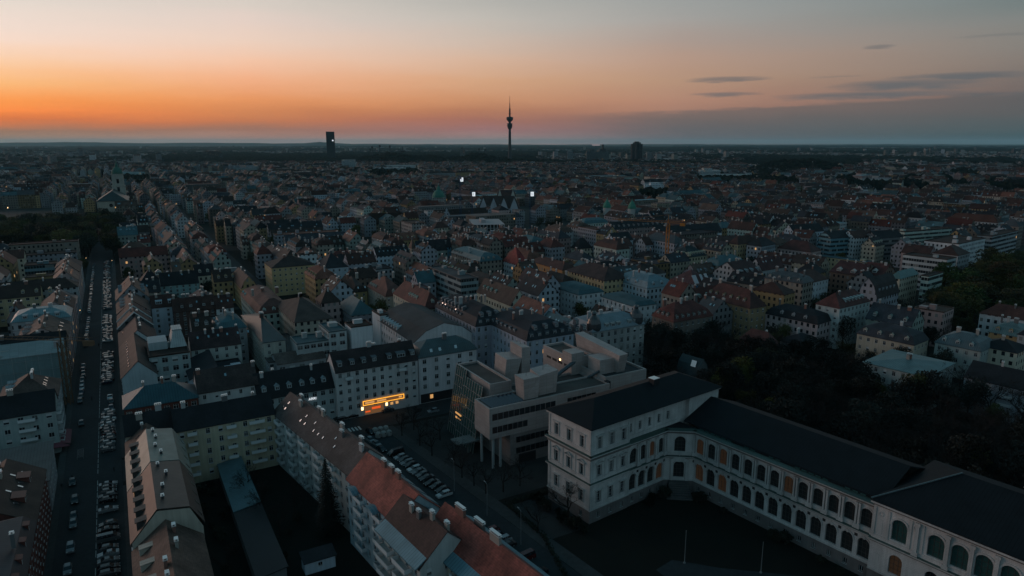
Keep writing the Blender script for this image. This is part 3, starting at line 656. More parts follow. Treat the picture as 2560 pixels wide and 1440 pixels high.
aw = MB(); lo = [(54.0, 0, 3.2), (56.6, -.6, 2.5), (56.6, 12, 2.5), (54.0, 12, 3.2)]; aw.prism(lo, [(x, y, z+.15) for x, y, z in lo]); lo = [(46, -2.4, 2.5), (56.6, -2.4, 2.5), (54, 0, 3.2), (46, 0, 3.2)]; aw.prism(lo, [(x, y, z+.15) for x, y, z in lo]); aw.obj('awning', ['plain'], L1[0], color=(.16, .05, .065))
HS(AH, 'house with light brown hipped roof behind the left balcony block', -24, -8.1, 83, 101, 14.5, roof='hip', rise=6, ax='y', wall='grey', rc='tan', roofc=(.085,.055,.045), nf=5, faces='R', chim=3, sky=[('R', (5, 7, 10, 13), 3.0)], dorm=[('L', (6, 11), 2.0)])
tp = HS('wrapped_building', 'building site house wrapped in pale teal sheeting with a scaffold roof', -48, -8.1, 126.5, 141, 17.8, cat='building', roof='gable', rise=3.4, wall='tarp' if 'tarp' in COL else 'bluewhite', wallc=(.17,.25,.26), rc='pale', roofc=(.26,.29,.29), rmat='panel', wmat='tarp', nf=5, faces='', chim=0, near=True)
sc_ = MB()
for x in range(0, 41, 4):
    sc_.tube((x, -.5, 0), (x, -.5, 18.4), .06, .06, 4)
for z in (4, 8, 12, 16): sc_.tube((0, -.5, z), (39.9, -.5, z), .05, .05, 4)
sc_.obj('scaffold_pole', ['lightmetal'], tp[0])
for z, y0 in ((18.6, 0.3), (19.6, 3.5), (20.6, 6.2)): 
    q = MB(); q.box(R.uniform(4, 12), R.uniform(20, 38), y0, y0+.9, z, z+.25); q.obj('roof_board', ['plain'], tp[2], color=(.34, .33, .31))
HS(AH, 'black roofed house with skylights behind the wrapped building', -50, -8.1, 145, 158, 15, roof='gable', rise=5, wall='brown', rc='black', faces='R', chim=3, sky=[('F', (8, 14, 17, 20), 3)])
HS(AH, 'house with roof terrace and white striped attic beside the parked street', -26, -8.1, 159, 187, 15.5, roof='gable', rise=5, ax='y', wall='pink', rc='tan', faces='R', chim=4, sky=[('R', (3, 5, 7, 14, 20), 2.2, 1.0, 1.6)], dorm=[('L', (6, 14, 21), 2)])
HS(AH, 'house with pale teal metal attic roof and square dormers on its front', -30, -8.1, 189, 207, 17.4, roof='mansard', rise=4, wall='grey', rc='teal', roofc=(.17,.26,.28), topmat='same', faces='R', dorm=[('F', (5, 9, 13, 17), .6, 1.8)], dkind='shed', chim=2)
HP(AH, 'yellow apartment block with brown roof left of the pale teal attic', -60, 102, 738, (12,), 15, left=True, roof='gable', rise=5.5, wall='yellow', rc='brown', nf=4, faces='FR', ww=(1.6, 1.4), sp=3.4, chim=3, dorm=[('F', (20, 26, 32), 1.4)], near=True)
HS(AH, 'house with bright attic windows in the left row beyond the teal attic', -22, -8.1, 208, 240, 16, roof='gable', rise=5.5, ax='y', wall='pink', rc='brown', faces='R', chim=5, sky=[('R', (4, 6, 8, 18, 26), 2.4, .9, 1.5)], dorm=[('R', (12, 22), 1.5)])
HS(AH, 'long brown roofed house ending at the parked street with a gabled dormer', -60, -8.1, 276, 289, 15.5, roof='hip', rise=5, wall='grey', rc='brown', faces='FR', chim=5, dorm=[('F', (18,), 1.5, 4.4)])
HS(AH, 'house with light pinkish tiled roof beyond the long brown hip', -21, -8.1, 290, 316, 17, roof='gable', rise=6, ax='y', wall='pink', rc='tan', roofc=(.21,.115,.09), faces='FR', chim=4, sky=[('R', (6, 12, 18), 3)])
HS(AH, 'narrow house with pinkish roof and tall chimneys near the cemetery trees', -21, -8.1, 317, 338, 17.5, roof='gable', rise=6, ax='y', wall='pink', rc='tan', faces='FR', chim=5)
HS(AH, 'corner house with dark roof next to the cemetery trees', -22, -8.1, 339, 362, 17, roof='hip', rise=5.5, ax='y', wall='grey', rc='dark', faces='FR', chim=3)
HP(OB, 'teal fronted house with flat terrace roof left of the pinkish roof row', 60, 142, 660, (13,), 17, cat='office block', left=True, roof='flat', wall='teal', wallc=(.16,.26,.29), wmat='band', faces='F')
HP(AH, 'cream stepped house at the left edge below the cemetery trees', -40, 60, 645, (13,), 17, left=True, roof='gable', rise=5, wall='cream', rc='redbrown', faces='F', chim=3)
HP(OB, 'flat pale roofed block under the cemetery trees on the left', 98, 172, 612, (22,), 17, cat='office block', left=True, roof='flat', wall='grey', topmat='seam', wmat='band', faces='FR')
HP(AH, 'pink house at the left edge in front of the dark trees', -30, 32, 622, (14,), 16, left=True, roof='hip', rise=4, wall='pink', rc='slate', faces='F', chim=2)
# right side of the parked street further on
HS(AH, 'white gable house with ten bright skylights along its brown street slope', 10.3, 21.2, 88, 130.5, 15.5, roof='gable', rise=5.4, ax='y', wall='white', wallc=(.40,.47,.49), rc='brown', roofc=(.035,.026,.024), faces='L', nf=5, chim=0, sky=[('L', tuple(3 + 3.9*i for i in range(10)), 2.3, 1.7, .9)])
HS(AH, 'dark roofed house behind the ten bright skylights', 10.3, 24, 131, 157, 15, roof='gable', rise=6.5, ax='y', wall='white', rc='black', faces='L', chim=[6, 10, 20], chw=1.1, sky=[('L', (5, 7, 9), 1.4, 1.2, .9)])
for i, (s0, lab) in enumerate(((158, 'dark gable house edged in white in front of its twin'), (172, 'dark gable house edged in white behind its twin'))):
    q = HS(AH, lab, 10.3, 23.5, s0, s0+13, 16.5, roof='gable', rise=6.2, ax='y', wall='darkgrey', rc='black', faces='FL', chim=[3, 8])
    e = MB()
    for (x0, z0), (x1, z1) in (((-.5, 16.3), (6.6, 23.0)), ((6.6, 23.0), (13.7, 16.3))): lo = [(x0, -.35, z0), (x1, -.35, z1), (x1, -.21, z1), (x0, -.21, z0)]; e.prism(lo, [(x, y, z+.55) for x, y, z in lo])
    e.obj('verge_board', ['white'], q[2])
HS(AH, 'brown roofed house with small balconies between the white edged and the grey gables', 10.3, 24, 186, 211, 17, roof='gable', rise=5.5, ax='y', wall='pink', rc='brown', faces='FL', chim=5, dorm=[('L', (5, 12, 19), 1.5)])
HS(AH, 'house with a big blank grey gable wall facing the viewer beside the street', 10.3, 25, 213, 241, 18, roof='gable', rise=7.5, ax='y', wall='lilac', wallc=(.24,.25,.27), rc='tan', faces='L', chim=4, dorm=[('L', (5, 11, 18), 1.4), ('R', (6, 14, 21), 1.5)], sky=[('L', (8, 14), 4, 1, 1.8)])
HP(AH, 'little white house with red roof and two wide dormers right of the white edged gables', (11,), 379, 770, 433, 15, roof='gable', rise=5, wall='bluewhite', rc='redbrown', chim=2, dorm=[('F', (3.4, 9), 1.2, 2.8)], dkind='shed', near=True)
HP(AH, 'dark brick row with attic windows behind the white house with two wide dormers', (12,), 434, 781, 540, 13.5, roof='gable', rise=5.5, wall='brickred', wallc=(.12,.07,.06), rc='redbrown', chim=6, dorm=[('F', (4, 8, 14, 18), 1.3)], sky=[('F', (11, 22), 3)], near=True)
HP(AH, 'white balcony house at the right end of the dark brick row', (12,), 541, 772, 584, 13.5, roof='gable', rise=5.5, wall='white', rc='redbrown', chim=3, near=True, sky=[('F', (3, 6, 9), 2.5)])
HP(AH, 'turquoise walled courtyard house under a black roof', (12,), 402, 715, 497, 13, roof='gable', rise=6.5, wall='greenwhite', wallc=(.26,.40,.40), rc='black', chim=3, near=True, sky=[('F', (5, 12), 4)])
HP(AH, 'black roofed house with a square white dormer left of the turquoise courtyard house', (13,), 352, 708, 402, 13, roof='hip', rise=7, wall='brown', rc='black', chim=2, dorm=[('F', (10,), 3.5, 3.2)], dcol=(.5,.48,.46))
HP(AH, 'narrow house with pale gable and dark glazed balconies facing the viewer', (18,), 446, 652, 485, 15, roof='gable', rise=6.5, ax='y', wall='cream', rc='rust', chim=0)
HP(AH, 'ochre house with curved gable at the end of the brown dormer row', 580, 604, 722, 643, 14, roof='gambrel', rise=6.5, ax='y', wall='ochre', rc='brown', chim=2)
HP(AH, 'brown roofed house with three attic windows left of the ochre curved gable', (12,), 535, 705, 582, 14, roof='gable', rise=6, wall='ochre', rc='brown', chim=3, dorm=[('F', (3, 7, 11), 1.4)])
HP(AH, 'black roofed house with small white dormers above the turquoise house', (12,), 488, 690, 536, 14, roof='gable', rise=6, wall='cream', rc='black', chim=2, dorm=[('F', (3, 7.5, 12), 1.4)])
# offices between
q = HS(OB, 'pale office block with large square windows and a ribbed metal roof tower', 19.5, 33, 99, 119, 18.5, cat='office block', roof='flat', wall='greenwhite', wallc=(.36,.43,.43), nf=5, faces='FL', ww=(2.0, 1.9), sp=2.6)
e = MB(); lo = [(7.5, 8, 19), (13.3, 8, 19), (13.3, 18, 19), (7.5, 18, 19)]; hi = [(9, 10, 25), (12, 10, 25), (12, 17, 25), (9, 17, 25)]; e.prism(lo, hi); e.box(8.8, 12.2, 9.8, 17.2, 25, 25.5); e.obj('roof_tower', ['seam'], q[2], color=(.36,.40,.40))
e = MB(); e.box(.4, 6.8, 9, 19, 18.6, 21.6, 0); e.obj('roof_storey', ['wall'], q[0], color=(.38,.43,.44))
HS(OB, 'black pitched hall roof with a white end wall in front of the pale office', 31.3, 40.5, 87, 111, 11.5, cat='hall', roof='shed', rise=3.6, ax='y', wall='bluewhite', rc='dark', rmat='gravel', nf=2, faces='', chim=0, near=True, sky=[('F', (), 1)])
HS(OB, 'low black flat hall adjoining the pitched hall roof', 40.8, 51, 88, 110, 10, cat='hall', roof='flat', wall='bluewhite', topmat='gravel', rc='dark', nf=2, faces='', near=True)
HP(AH, 'long brown roof with a row of skylights behind the black pitched hall', (12,), 478, 875, 602, 15.5, roof='gable', rise=5.5, wall='cream', wallc=(.40,.42,.39), rc='redbrown', roofc=(.045,.026,.026), nf=5, faces='F', chim=[6, 9, 12, 18], sky=[('F', (3, 7, 10.5, 14, 18, 22), 3.2)])
HP(AH, 'teal roofed corner house with chimneys joined to the long brown skylight roof', 604, 658, 858, 713, 15.5, roof='hip', rise=5, wall='cream', wallc=(.42,.42,.37), rc='teal', roofc=(.03,.055,.06), nf=5, faces='FL', chim=4)
HP(OB, 'low grey works building with a flat brown roof and stair tower', 627, 672, 908, 775, 9, cat='office block', roof='flat', wall='grey', rc='brown', roofc=(.07,.062,.06), nf=3, faces='FL', ww=(1.5, 1.3), sp=2.2)
HP('hall', 'low hall with shallow brown roof and five dark windows behind the dormer house', (13,), 693, 912, 815, 9, cat='hall', roof='gable', rise=2.6, wall='grey', rc='tan', roofc=(.10,.075,.065), nf=1, faces='F', ww=(2.2, 1.7), sp=3.6, chim=0, base=3)
HP(OB, 'three storey office with long window strips behind the low hall', (12,), 742, 862, 824, 15, cat='office block', roof='flat', wall='grey', wallc=(.40,.43,.43), nf=4, faces='F', ww=(2.1, 1.7), sp=2.4, topmat='gravel', rc='teal')
HP(OB, 'tall pale office with flat teal roof left of the white stair tower', 797, 822, 832, 866, 18.5, cat='office block', roof='flat', wall='grey', wallc=(.42,.46,.46), nf=5, faces='FL', ww=(2.2, 1.7), sp=2.5, rc='teal')
HP(OB, 'white windowless stair tower beside the glass lift shaft', 862, 878, 820, 931, 19.5, cat='office block', roof='flat', wall='white', faces='', near=True)
HP('hall', 'big grey hall roof with a dormer band beside the white stair tower', 946, 1035, 857, (27,), 15.5, cat='hall', roof='gambrel', rise=6.5, ax='y', wall='white', rc='dark', roofc=(.055,.057,.058), rmat='gravel', nf=4, faces='L', chim=0, dorm=[('L', tuple(3+3.2*i for i in range(7)), .3, 1.2)], near=True)
HP(OB, 'white screen walled roof block above the dark courtyard roofs', 930, 950, 790, 976, 18, cat='office block', roof='flat', wall='white', faces='', near=True)
HP(AH, 'brown hipped block with cream walls left of the tall pale office', 683, 737, 808, 832, 16, roof='hip', rise=6.5, wall='cream', wallc=(.40,.37,.31), rc='brown', roofc=(.045,.033,.028), nf=4, faces='FL', chim=4)
HP(AH, 'red mansard house with greenish walls above the cream brown hipped block', 602, 646, 787, 729, 13.5, roof='mansard', rise=6, wall='greenwhite', rc='redbrown', roofc=(.10,.042,.034), topmat='same', nf=3, faces='FL', dorm=[('F', (3, 7.5, 12, 17), .4), ('L', (4, 10), .4)], chim=3, sky=[('F', (14,), 1.2)])
HP(AH, 'yellow house with dark curved mansard roof', 846, 884, 732, 918, 13, roof='mansard', rise=6.5, wall='ochre', wallc=(.42,.31,.14), rc='brown', topmat='same', nf=3, faces='FL', chim=2, sky=[('F', (3, 7), .8)], near=True)
HP(AH, 'beige house with steep red roof and stone dormers beside the yellow one', 919, 964, 742, 1012, 15, roof='mansard', rise=8.5, wall='beige', rc='rust', roofc=(.12,.046,.035), topmat='same', nf=4, faces='FL', chim=3, dorm=[('L', (3, 6, 9, 12), .5), ('F', (5, 12), .5, 2.2)], near=True)
HP(AH, 'long red hipped block with cream walls and white dormers', 983, 1061, 775, 1110, 18, roof='hip', rise=7.5, ax='y', wall='cream', rc='red', roofc=(.085,.026,.022), nf=5, faces='FL', chim=4, dorm=[('L', (19, 22, 25, 28), 1.3), ('F', (5, 11), 1.4)], near=True)
HP(AH, 'blue grey mansard block with two rows of dormers and dark slate roof', 1088, 1189, 817, 1273, 19.5, roof='mansard', rise=6.5, wall='lilac', wallc=(.36,.37,.42), rc='slate', roofc=(.028,.031,.036), nf=5, faces='FL', ww=(1.2, 1.8), chim=7, dorm=[('L', tuple(2.5+3.4*i for i in range(8)), .35), ('F', tuple(2.5+3.4*i for i in range(7)), .35), ('L', tuple(4+3.6*i for i in range(7)), 1.6), ('F', tuple(4+3.6*i for i in range(6)), 1.6)], dkind='shed', sky=[('L', (6, 9, 20), .8, 1, 1.4)], dcol=(.09,.10,.115))
HP(AH, 'blue grey mansard block with roof terrace directly behind the panel clad building', 1213, 1317, 853, 1434, 19.5, roof='mansard', rise=5.5, wall='lilac', wallc=(.33,.36,.42), rc='slate', roofc=(.024,.028,.034), nf=5, faces='FL', ww=(1.1, 1.7), chim=4, dorm=[('L', tuple(2.5+3.6*i for i in range(7)), .35), ('F', tuple(2.5+3.6*i for i in range(8)), .35), ('F', tuple(5+5*i for i in range(5)), 1.6)], dkind='shed', dcol=(.09,.10,.115), sky=[('L', (8,), .8, 1, 1.4)])
dm = HP(AH, 'corner house with pale blue metal roof and two dark domes', 1424, 1481, 832, 1611, 19, roof='mansard', rise=5.2, wall='grey', wallc=(.34,.34,.33), rc='pale', roofc=(.20,.245,.27), topmat='same', nf=5, faces='FL', ww=(1.3, 2.1), chim=4, dorm=[('F', (8, 11, 14, 20, 23, 26), .5, 2.0)], dkind='shed')
for x, y in ((2.6, 2.6), (dm[0]['_w']-2.6, 2.6)):
    e = MB(); e.lathe([(3.0, 19.2), (3.1, 20.4), (2.9, 22.2), (2.2, 24), (1.2, 25.2), (.9, 25.6), (.9, 26.3), (1.3, 26.4), (1.1, 26.8), (0, 27.3)], 14, cx=x, cy=y); e.obj('dome', ['gloss'], dm[2], color=(.045, .045, .048))
HP(AH, 'red roofed brown stone house with an ornate white gable at its corner', 1631, 1684, 806, 1781, 16.5, roof='mansard', rise=7, wall='stone', wallc=(.17,.145,.125), wmat='brick', rc='red', roofc=(.11,.032,.026), topmat='same', nf=4, faces='FL', chim=4, dorm=[('F', tuple(2.5+3.4*i for i in range(6)), .4), ('L', (3, 6, 9), .6)])
HP(AH, 'ochre house under a large red hipped roof with white dormers', 1759, 1875, 772, 1915, 17, roof='hip', rise=8, ax='y', wall='yellow', wallc=(.30,.22,.13), rc='red', roofc=(.075,.028,.024), nf=4, faces='FL', chim=2, dorm=[('L', (3, 7, 12, 16.5, 21, 25), 1.4)], near=True)
HP(AH, 'pale yellow block with long brown hipped roof', 1415, 1510, 703, 1581, 19, roof='hip', rise=6, wall='yellow', wallc=(.50,.38,.22), rc='redbrown', roofc=(.06,.032,.028), nf=5, faces='FL', ax='y', chim=4)
HP(AH, 'orange block with low red brown hipped roof', 1326, 1406, 676, 1443, 18, roof='hip', rise=4, wall='orange', rc='redbrown', nf=5, faces='FL', ax='y', chim=3)
HP(AH, 'grey balcony house with dark red roof and big skylights', 1297, 1361, 716, 1401, 17.5, roof='gable', rise=6, ax='y', wall='lilac', rc='redbrown', roofc=(.045,.026,.026), chim=3, sky=[('L', (5, 7, 14, 16), 2.6, 1.2, 1.8)])
HP(AH, 'brown roofed house with plain cream gable end right of the mansard block', 1192, 1277, 763, 1320, 15, roof='gable', rise=7, ax='y', wall='cream', wallc=(.42,.42,.34), rc='brown', roofc=(.055,.038,.030), chim=3, dorm=[('L', (5, 9, 13, 18), 1.5)])
HP(OB, 'white terraced house with barrel shaped teal attic', 1379, 1446, 738, 1509, 14.5, cat='apartment block', roof='mansard', rise=3.6, wall='white', rc='teal', topmat='gravel', nf=4, faces='FL', chim=0, near=True)
HP(OB, 'white terraced house with teal attic nearer the two domes', 1504, 1587, 768, 1640, 14.5, cat='apartment block', roof='mansard', rise=3.6, wall='white', rc='teal', topmat='gravel', nf=4, faces='FL', chim=0, near=True)
HP('villa', 'light blue palace like house with mansard and corner pavilions', 1537, 1618, 722, 1681, 17, cat='villa', roof='mansard', rise=6, wall='bluewhite', wallc=(.38,.47,.52), rc='teal', roofc=(.14,.21,.24), topmat='same', nf=4, faces='FL', chim=4, dorm=[('L', (5, 11, 18), .5, 2), ('F', (5, 11), .5, 2)])
HP('villa', 'low pale pavilion with shallow grey hipped roof behind the two white terraces', 1655, 1719, 739, 1759, 9, cat='villa', roof='hip', rise=2, wall='pink', rc='pale', nf=2, chim=1)
HP(AH, 'small flat brown roofed house in front of the white terrace', 1365, 1408, 806, 1443, 10, roof='flat', wall='pink', rc='brown', nf=3)
HP(AH, 'house with steep bright red pyramid roof', 1258, 1297, 664, 1323, 15, roof='hip', rise=11, wall='white', wallc=(.46,.46,.48), rc='red', roofc=(.20,.030,.026), chim=1)
HP(OB, 'large grey green apartment block with flat roof and balconies behind the red hipped block', 1070, 1152, 700, 1196, 20, cat='apartment block', roof='flat', wall='grey', wallc=(.24,.29,.30), nf=6, wmat='band', rc='grey')
HP(AH, 'ochre block with five rows of small windows on the side street', 661, 679, 671, 787, 18, roof='hip', rise=5, wall='yellow', wallc=(.48,.36,.20), rc='brown', nf=5, faces='FL', ww=(1.1, 1.3), sp=2.9, chim=2, near=True)
HP(AH, 'white house with pyramid roof and one pale roof plane', 789, 812, 672, 870, 16.5, roof='hip', rise=8, wall='bluewhite', rc='dark', nf=4, faces='FL', chim=2, near=True)
HP(AH, 'white skylight house at the right end of a slate row', (12,), 942, 641, 1025, 15.5, roof='gable', rise=5.5, wall='bluewhite', rc='black', chim=4, sky=[('F', tuple(3+3.2*i for i in range(8)), 2.5)])
HP(AH, 'house with cross gabled slate roof left of the white skylight house', (12,), 871, 660, 941, 15.5, roof='gable', rise=6, wall='lilac', rc='redbrown', chim=4, sky=[('F', (4, 10, 14), 3)])
HP(OB, 'small white cubic roof house above the ochre small window block', 744, 748, 638, 793, 22, cat='house', roof='flat', wall='white', nf=6)
HP(AH, 'blue fronted block with dark roof behind the grey roofs', 1036, 1041, 622, 1128, 17, roof='gable', rise=5.5, wall='teal', wallc=(.10,.25,.34), rc='dark', chim=2)
HP(AH, 'beige corner house with brown hipped roof left of the blue fronted block', 1022, 1030, 622, 1040, 17, roof='hip', rise=7, wall='beige', rc='tan', chim=1)
HP(OB, 'cream gridded office with green black roof below the concrete shell', 1148, 1154, 596, 1213, 19, cat='office block', roof='hip', rise=3.5, wall='cream', rc='dark', wmat='band', chim=0)
HP(AH, 'dark hipped roof house with brown eaves left of the beige steep roof', 858, 868, 700, 950, 12, roof='hip', rise=6, wall='brown', rc='brown', chim=2)
HP(AH, 'grey green mansard house with arched dormers left of the bright red pyramid roof', 1128, 1200, 655, 1255, 16, roof='mansard', rise=5, wall='stone', rc='teal', topmat='same', dorm=[('F', (3, 7, 11), .5), ('L', (3, 7, 11, 15), .5)], chim=2)
# right part of the city
RA = 38
HP(AH, 'white six storey block with a regular window grid and red hipped roof', 2040, 2099, 772, 2175, 19.5, ang=35, roof='hip', rise=6, wall='white', wallc=(.42,.46,.45), rc='red', roofc=(.08,.026,.022), nf=6, faces='FL', ww=(1.3, 1.6), chim=2, dorm=[('F', (8, 11, 14, 17, 20, 23), 1.5)], dkind='shed', near=True)
HP(AH, 'grey house with huge curved gambrel roof beside the white window grid', 2143, 2192, 746, 2247, 19.5, ang=RA, roof='gambrel', rise=9.5, ax='x', wall='lilac', wallc=(.27,.28,.31), rc='brown', roofc=(.032,.025,.025), nf=5, faces='FL', chim=0, dorm=[('F', (4, 8, 12, 16, 20), .8)], dkind='shed')
HP(AH, 'house with teal hipped roof behind the curved gambrel', 2226, 2250, 698, 2296, 19, ang=RA, roof='hip', rise=4, wall='cream', rc='teal', roofc=(.10,.20,.20), chim=0)
HP(OB, 'long flat roofed block lining the canyon street on the right', 2303, 2322, 692, 2358, 21, cat='office block', ang=RA, roof='flat', wall='greenwhite', nf=6, wmat='band')
HP(OB, 'large white modern block with overhanging flat roof', 2258, 2368, 650, 2391, 22, cat='office block', ang=RA, roof='flat', wall='white', wallc=(.42,.46,.47), wmat='band', nf=6)
HP(OB, 'white terraced block with a row of lit attic windows', 2311, 2398, 611, 2464, 21, cat='apartment block', ang=RA, roof='flat', wall='white', nf=6)
HP(AH, 'dark red hipped roof in front of the lit white terraced block', 2331, 2395, 640, 2425, 17, ang=RA, roof='hip', rise=6, wall='grey', rc='redbrown', chim=1)
HP(OB, 'long dark flat block with grey side at the right edge', 2443, 2480, 592, 2545, 21, cat='office block', ang=RA, roof='flat', wall='grey', wmat='band')
HP(AH, 'white villa with red hipped roof and roof terraces', 1962, 2017, 710, 2071, 15, ang=RA, roof='hip', rise=6, wall='white', wallc=(.50,.52,.55), rc='redbrown', nf=4, faces='FL', chim=1, near=True)
HP(AH, 'pink walled house with wide red hipped roof above the flat yellow row', 1944, 2027, 631, 2053, 14, ang=RA, roof='hip', rise=7, ax='y', wall='pink', rc='redbrown', roofc=(.075,.028,.024), chim=0)
HP(AH, 'long yellow house with flat teal roof', 2028, 2171, 657, 2184, 10, ang=RA, roof='flat', wall='yellow', rc='teal')
HP(AH, 'red roofed row with small white gables right of the white villa', 2074, 2150, 690, 2200, 14, ang=RA, roof='gable', rise=6, ax='y', wall='brown', rc='red', roofc=(.075,.024,.022), chim=3, dorm=[('L', (5, 14, 22), 1.5, 2.6)], dcol=(.5,.42,.38))
HP(AH, 'second red roofed row with half timbered gable before the teal hip', 2150, 2205, 690, 2240, 14, ang=RA, roof='gable', rise=6, ax='y', wall='brown', rc='red', roofc=(.085,.026,.022), chim=3, dorm=[('L', (8,), 1.5, 2.6)], dcol=(.5,.48,.46))
HP('villa', 'pinkish villa with dark mansard and onion turret', 1914, 2044, 812, 2081, 13, cat='villa', ang=RA, roof='mansard', rise=5.5, ax='y', wall='pink', wallc=(.40,.33,.33), rc='black', topmat='same', nf=3, faces='FL', chim=2, dorm=[('L', (8, 14, 20), .5)])
HP('villa', 'smaller grey villa with roof terrace in front of the pinkish one', 1951, 2006, 866, 2047, 11, cat='villa', ang=RA, roof='mansard', rise=3.5, wall='grey', wallc=(.34,.33,.34), rc='dark', topmat='gravel', nf=3, faces='FL', chim=1)
HP('villa', 'brown shingled villa with red hipped roof between the garden trees', 1850, 1925, 866, 1947, 11, cat='villa', ang=RA, roof='hip', rise=5, wall='brown', wallc=(.12,.06,.05), rc='rust', roofc=(.10,.038,.032), nf=3, faces='FL', chim=1, ax='y')
HP('villa', 'cream villa with red brown roof and dark slate mansards', 2143, 2285, 864, 2321, 13, cat='villa', ang=RA, roof='mansard', rise=5.5, ax='y', wall='cream', wallc=(.44,.38,.30), rc='slate', topmat='tile', nf=3, faces='FL', chim=1, dorm=[('L', (3, 9, 14, 20), .5)])
HP('villa', 'grey villa with blue grey mansard at the right edge', 2338, 2452, 880, (16,), 13, cat='villa', ang=RA, roof='mansard', rise=5, ax='y', wall='greenwhite', wallc=(.34,.37,.35), rc='teal', roofc=(.095,.13,.14), topmat='same', nf=3, faces='FL', chim=2, dorm=[('L', (3, 8, 13), .5)])
HP('villa', 'white upper storey house with dark hipped roof at the right edge', 2443, 2543, 884, (14,), 13, cat='villa', ang=RA, roof='hip', rise=3.5, ax='y', wall='cream', rc='black', nf=4, faces='FL', chim=1)
HP(AH, 'house with broad flat teal metal roof above the garden trees', 2158, 2318, 944, 2386, 14, ang=39, roof='hip', rise=1.8, ax='y', wall='greenwhite', wallc=(.32,.36,.35), rc='teal', roofc=(.10,.185,.195), topmat='same', nf=4, faces='FL', chim=5, ww=(1.2, 1.8))
HP(AH, 'dark roofed balcony house cut by the right edge above the long museum roof', 2411, 2600, 985, (15,), 13, ang=39, roof='gable', rise=4.5, ax='y', wall='bluewhite', wallc=(.34,.38,.42), rc='black', nf=4, faces='FL', chim=1, bal=[('L', (6, 13, 20), 3+k*3.0, 4) for k in range(3)])
HP('villa', 'ochre house with pale teal mansard in the upper right garden', 2472, 2560, 846, (16,), 12, cat='villa', ang=RA, roof='mansard', rise=5, ax='y', wall='ochre', rc='teal', roofc=(.14,.22,.22), topmat='same', nf=3, faces='FL', chim=4, dorm=[('L', (3, 8, 13), .5)])
HP('garden_studio', 'dark teal gambrel roofed studio with one skylight among the garden trees', 1690, 1742, 945, 1772, 7, cat='studio', ang=RA, roof='gambrel', rise=6.5, ax='y', wall='darkgrey', rc='teal', roofc=(.022,.05,.058), nf=1, faces='', chim=0, near=True, sky=[('L', (7,), 1.2, 2.4, 2.6)])
# middle right
HP(AH, 'cream house with dark green hipped roof and white chimneys beside the orange crane', 1672, 1716, 645, 1767, 17, ang=34, roof='hip', rise=7, wall='cream', wallc=(.44,.38,.27), rc='dark', roofc=(.022,.04,.045), chim=5, dorm=[('F', tuple(2.5+2.6*i for i in range(8)), 1.4), ('L', (6, 11, 16), 1.5)])
HP(AH, 'cream house with brown mansard right of the dark green hip', (14,), 1768, 626, 1822, 17, ang=34, roof='mansard', rise=6, wall='beige', rc='redbrown', topmat='same', dorm=[('F', (4, 9, 14), .5)], chim=2)
HP(AH, 'yellow stucco house with red roof at the bend behind the brown mansard', 1820, 1845, 612, 1905, 17, ang=34, roof='hip', rise=6, wall='yellow', rc='redbrown', chim=2)
HP(AH, 'long house with white balcony strips under a dark roof', (13,), 1645, 588, 1805, 17, ang=26, roof='gable', rise=6.5, wall='bluewhite', wmat='band', rc='dark', chim=3)
HP(AH, 'dark pyramid roof house above the orange block', 1428, 1446, 623, 1480, 13, roof='hip', rise=8, wall='cream', rc='black', chim=1)
HP(AH, 'white house with dark dormer roof left of the construction crane', 1562, 1600, 690, 1665, 14, roof='hip', rise=6, wall='grey', rc='brown', chim=3, ax='x')
HP(AH, 'red roof row with white chimneys beyond the scaffolded house', 1783, 1850, 690, 1905, 15, ang=34, roof='gable', rise=7, ax='x', wall='grey', rc='redbrown', roofc=(.06,.026,.024), chim=4, dorm=[('F', (4, 9, 14, 20), 1.4)])
HP(AH, 'dark red row with lit roof terrace left of the white villa', 1870, 1905, 676, 1960, 15, ang=34, roof='gable', rise=7, ax='x', wall='grey', rc='red', roofc=(.06,.022,.022), chim=3, sky=[('F', (5, 8, 14), 3)])
sc2 = HP('scaffolded_house', 'house under repair with scaffold, red and white roof sheets and blue netting', 1676, 1735, 712, 1778, 13, cat='building', ang=34, roof='hip', rise=7, wall='bluewhite', wallc=(.36,.38,.42), rc='red', roofc=(.12,.05,.05), chim=0, faces='')
for k, (x0, x1, c) in enumerate(((.5, 4, (.46,.42,.44)), (7, 9, (.42,.40,.42)), (11, 13.5, (.48,.42,.42)))):
    e = MB(); lo = [(x0, -.3, 13.35), (x1, -.3, 13.35), (x1+1, 3.6, 17.6), (x0+1, 3.6, 17.6)]; e.prism(lo, [(x, y, z+.25) for x, y, z in lo]); e.obj('roof_sheet', ['plain'], sc2[2], color=c)
e = MB(); e.box(-.9, sc2[0]['_w']+.9, -1.2, -1.1, .5, 12.5); e.obj('blue_netting', ['tarp'], sc2[0], color=(.03, .12, .22))
e = MB()
for i in range(9): e.tube((-1.0, i*2.2, 0), (-1.0, i*2.2, 14), .07, .07, 4)
for z in (3, 6, 9, 12): e.tube((-1.0, 0, z), (-1.0, 17.6, z), .06, .06, 4)
e.obj('scaffold_pole', ['lightmetal'], sc2[0])
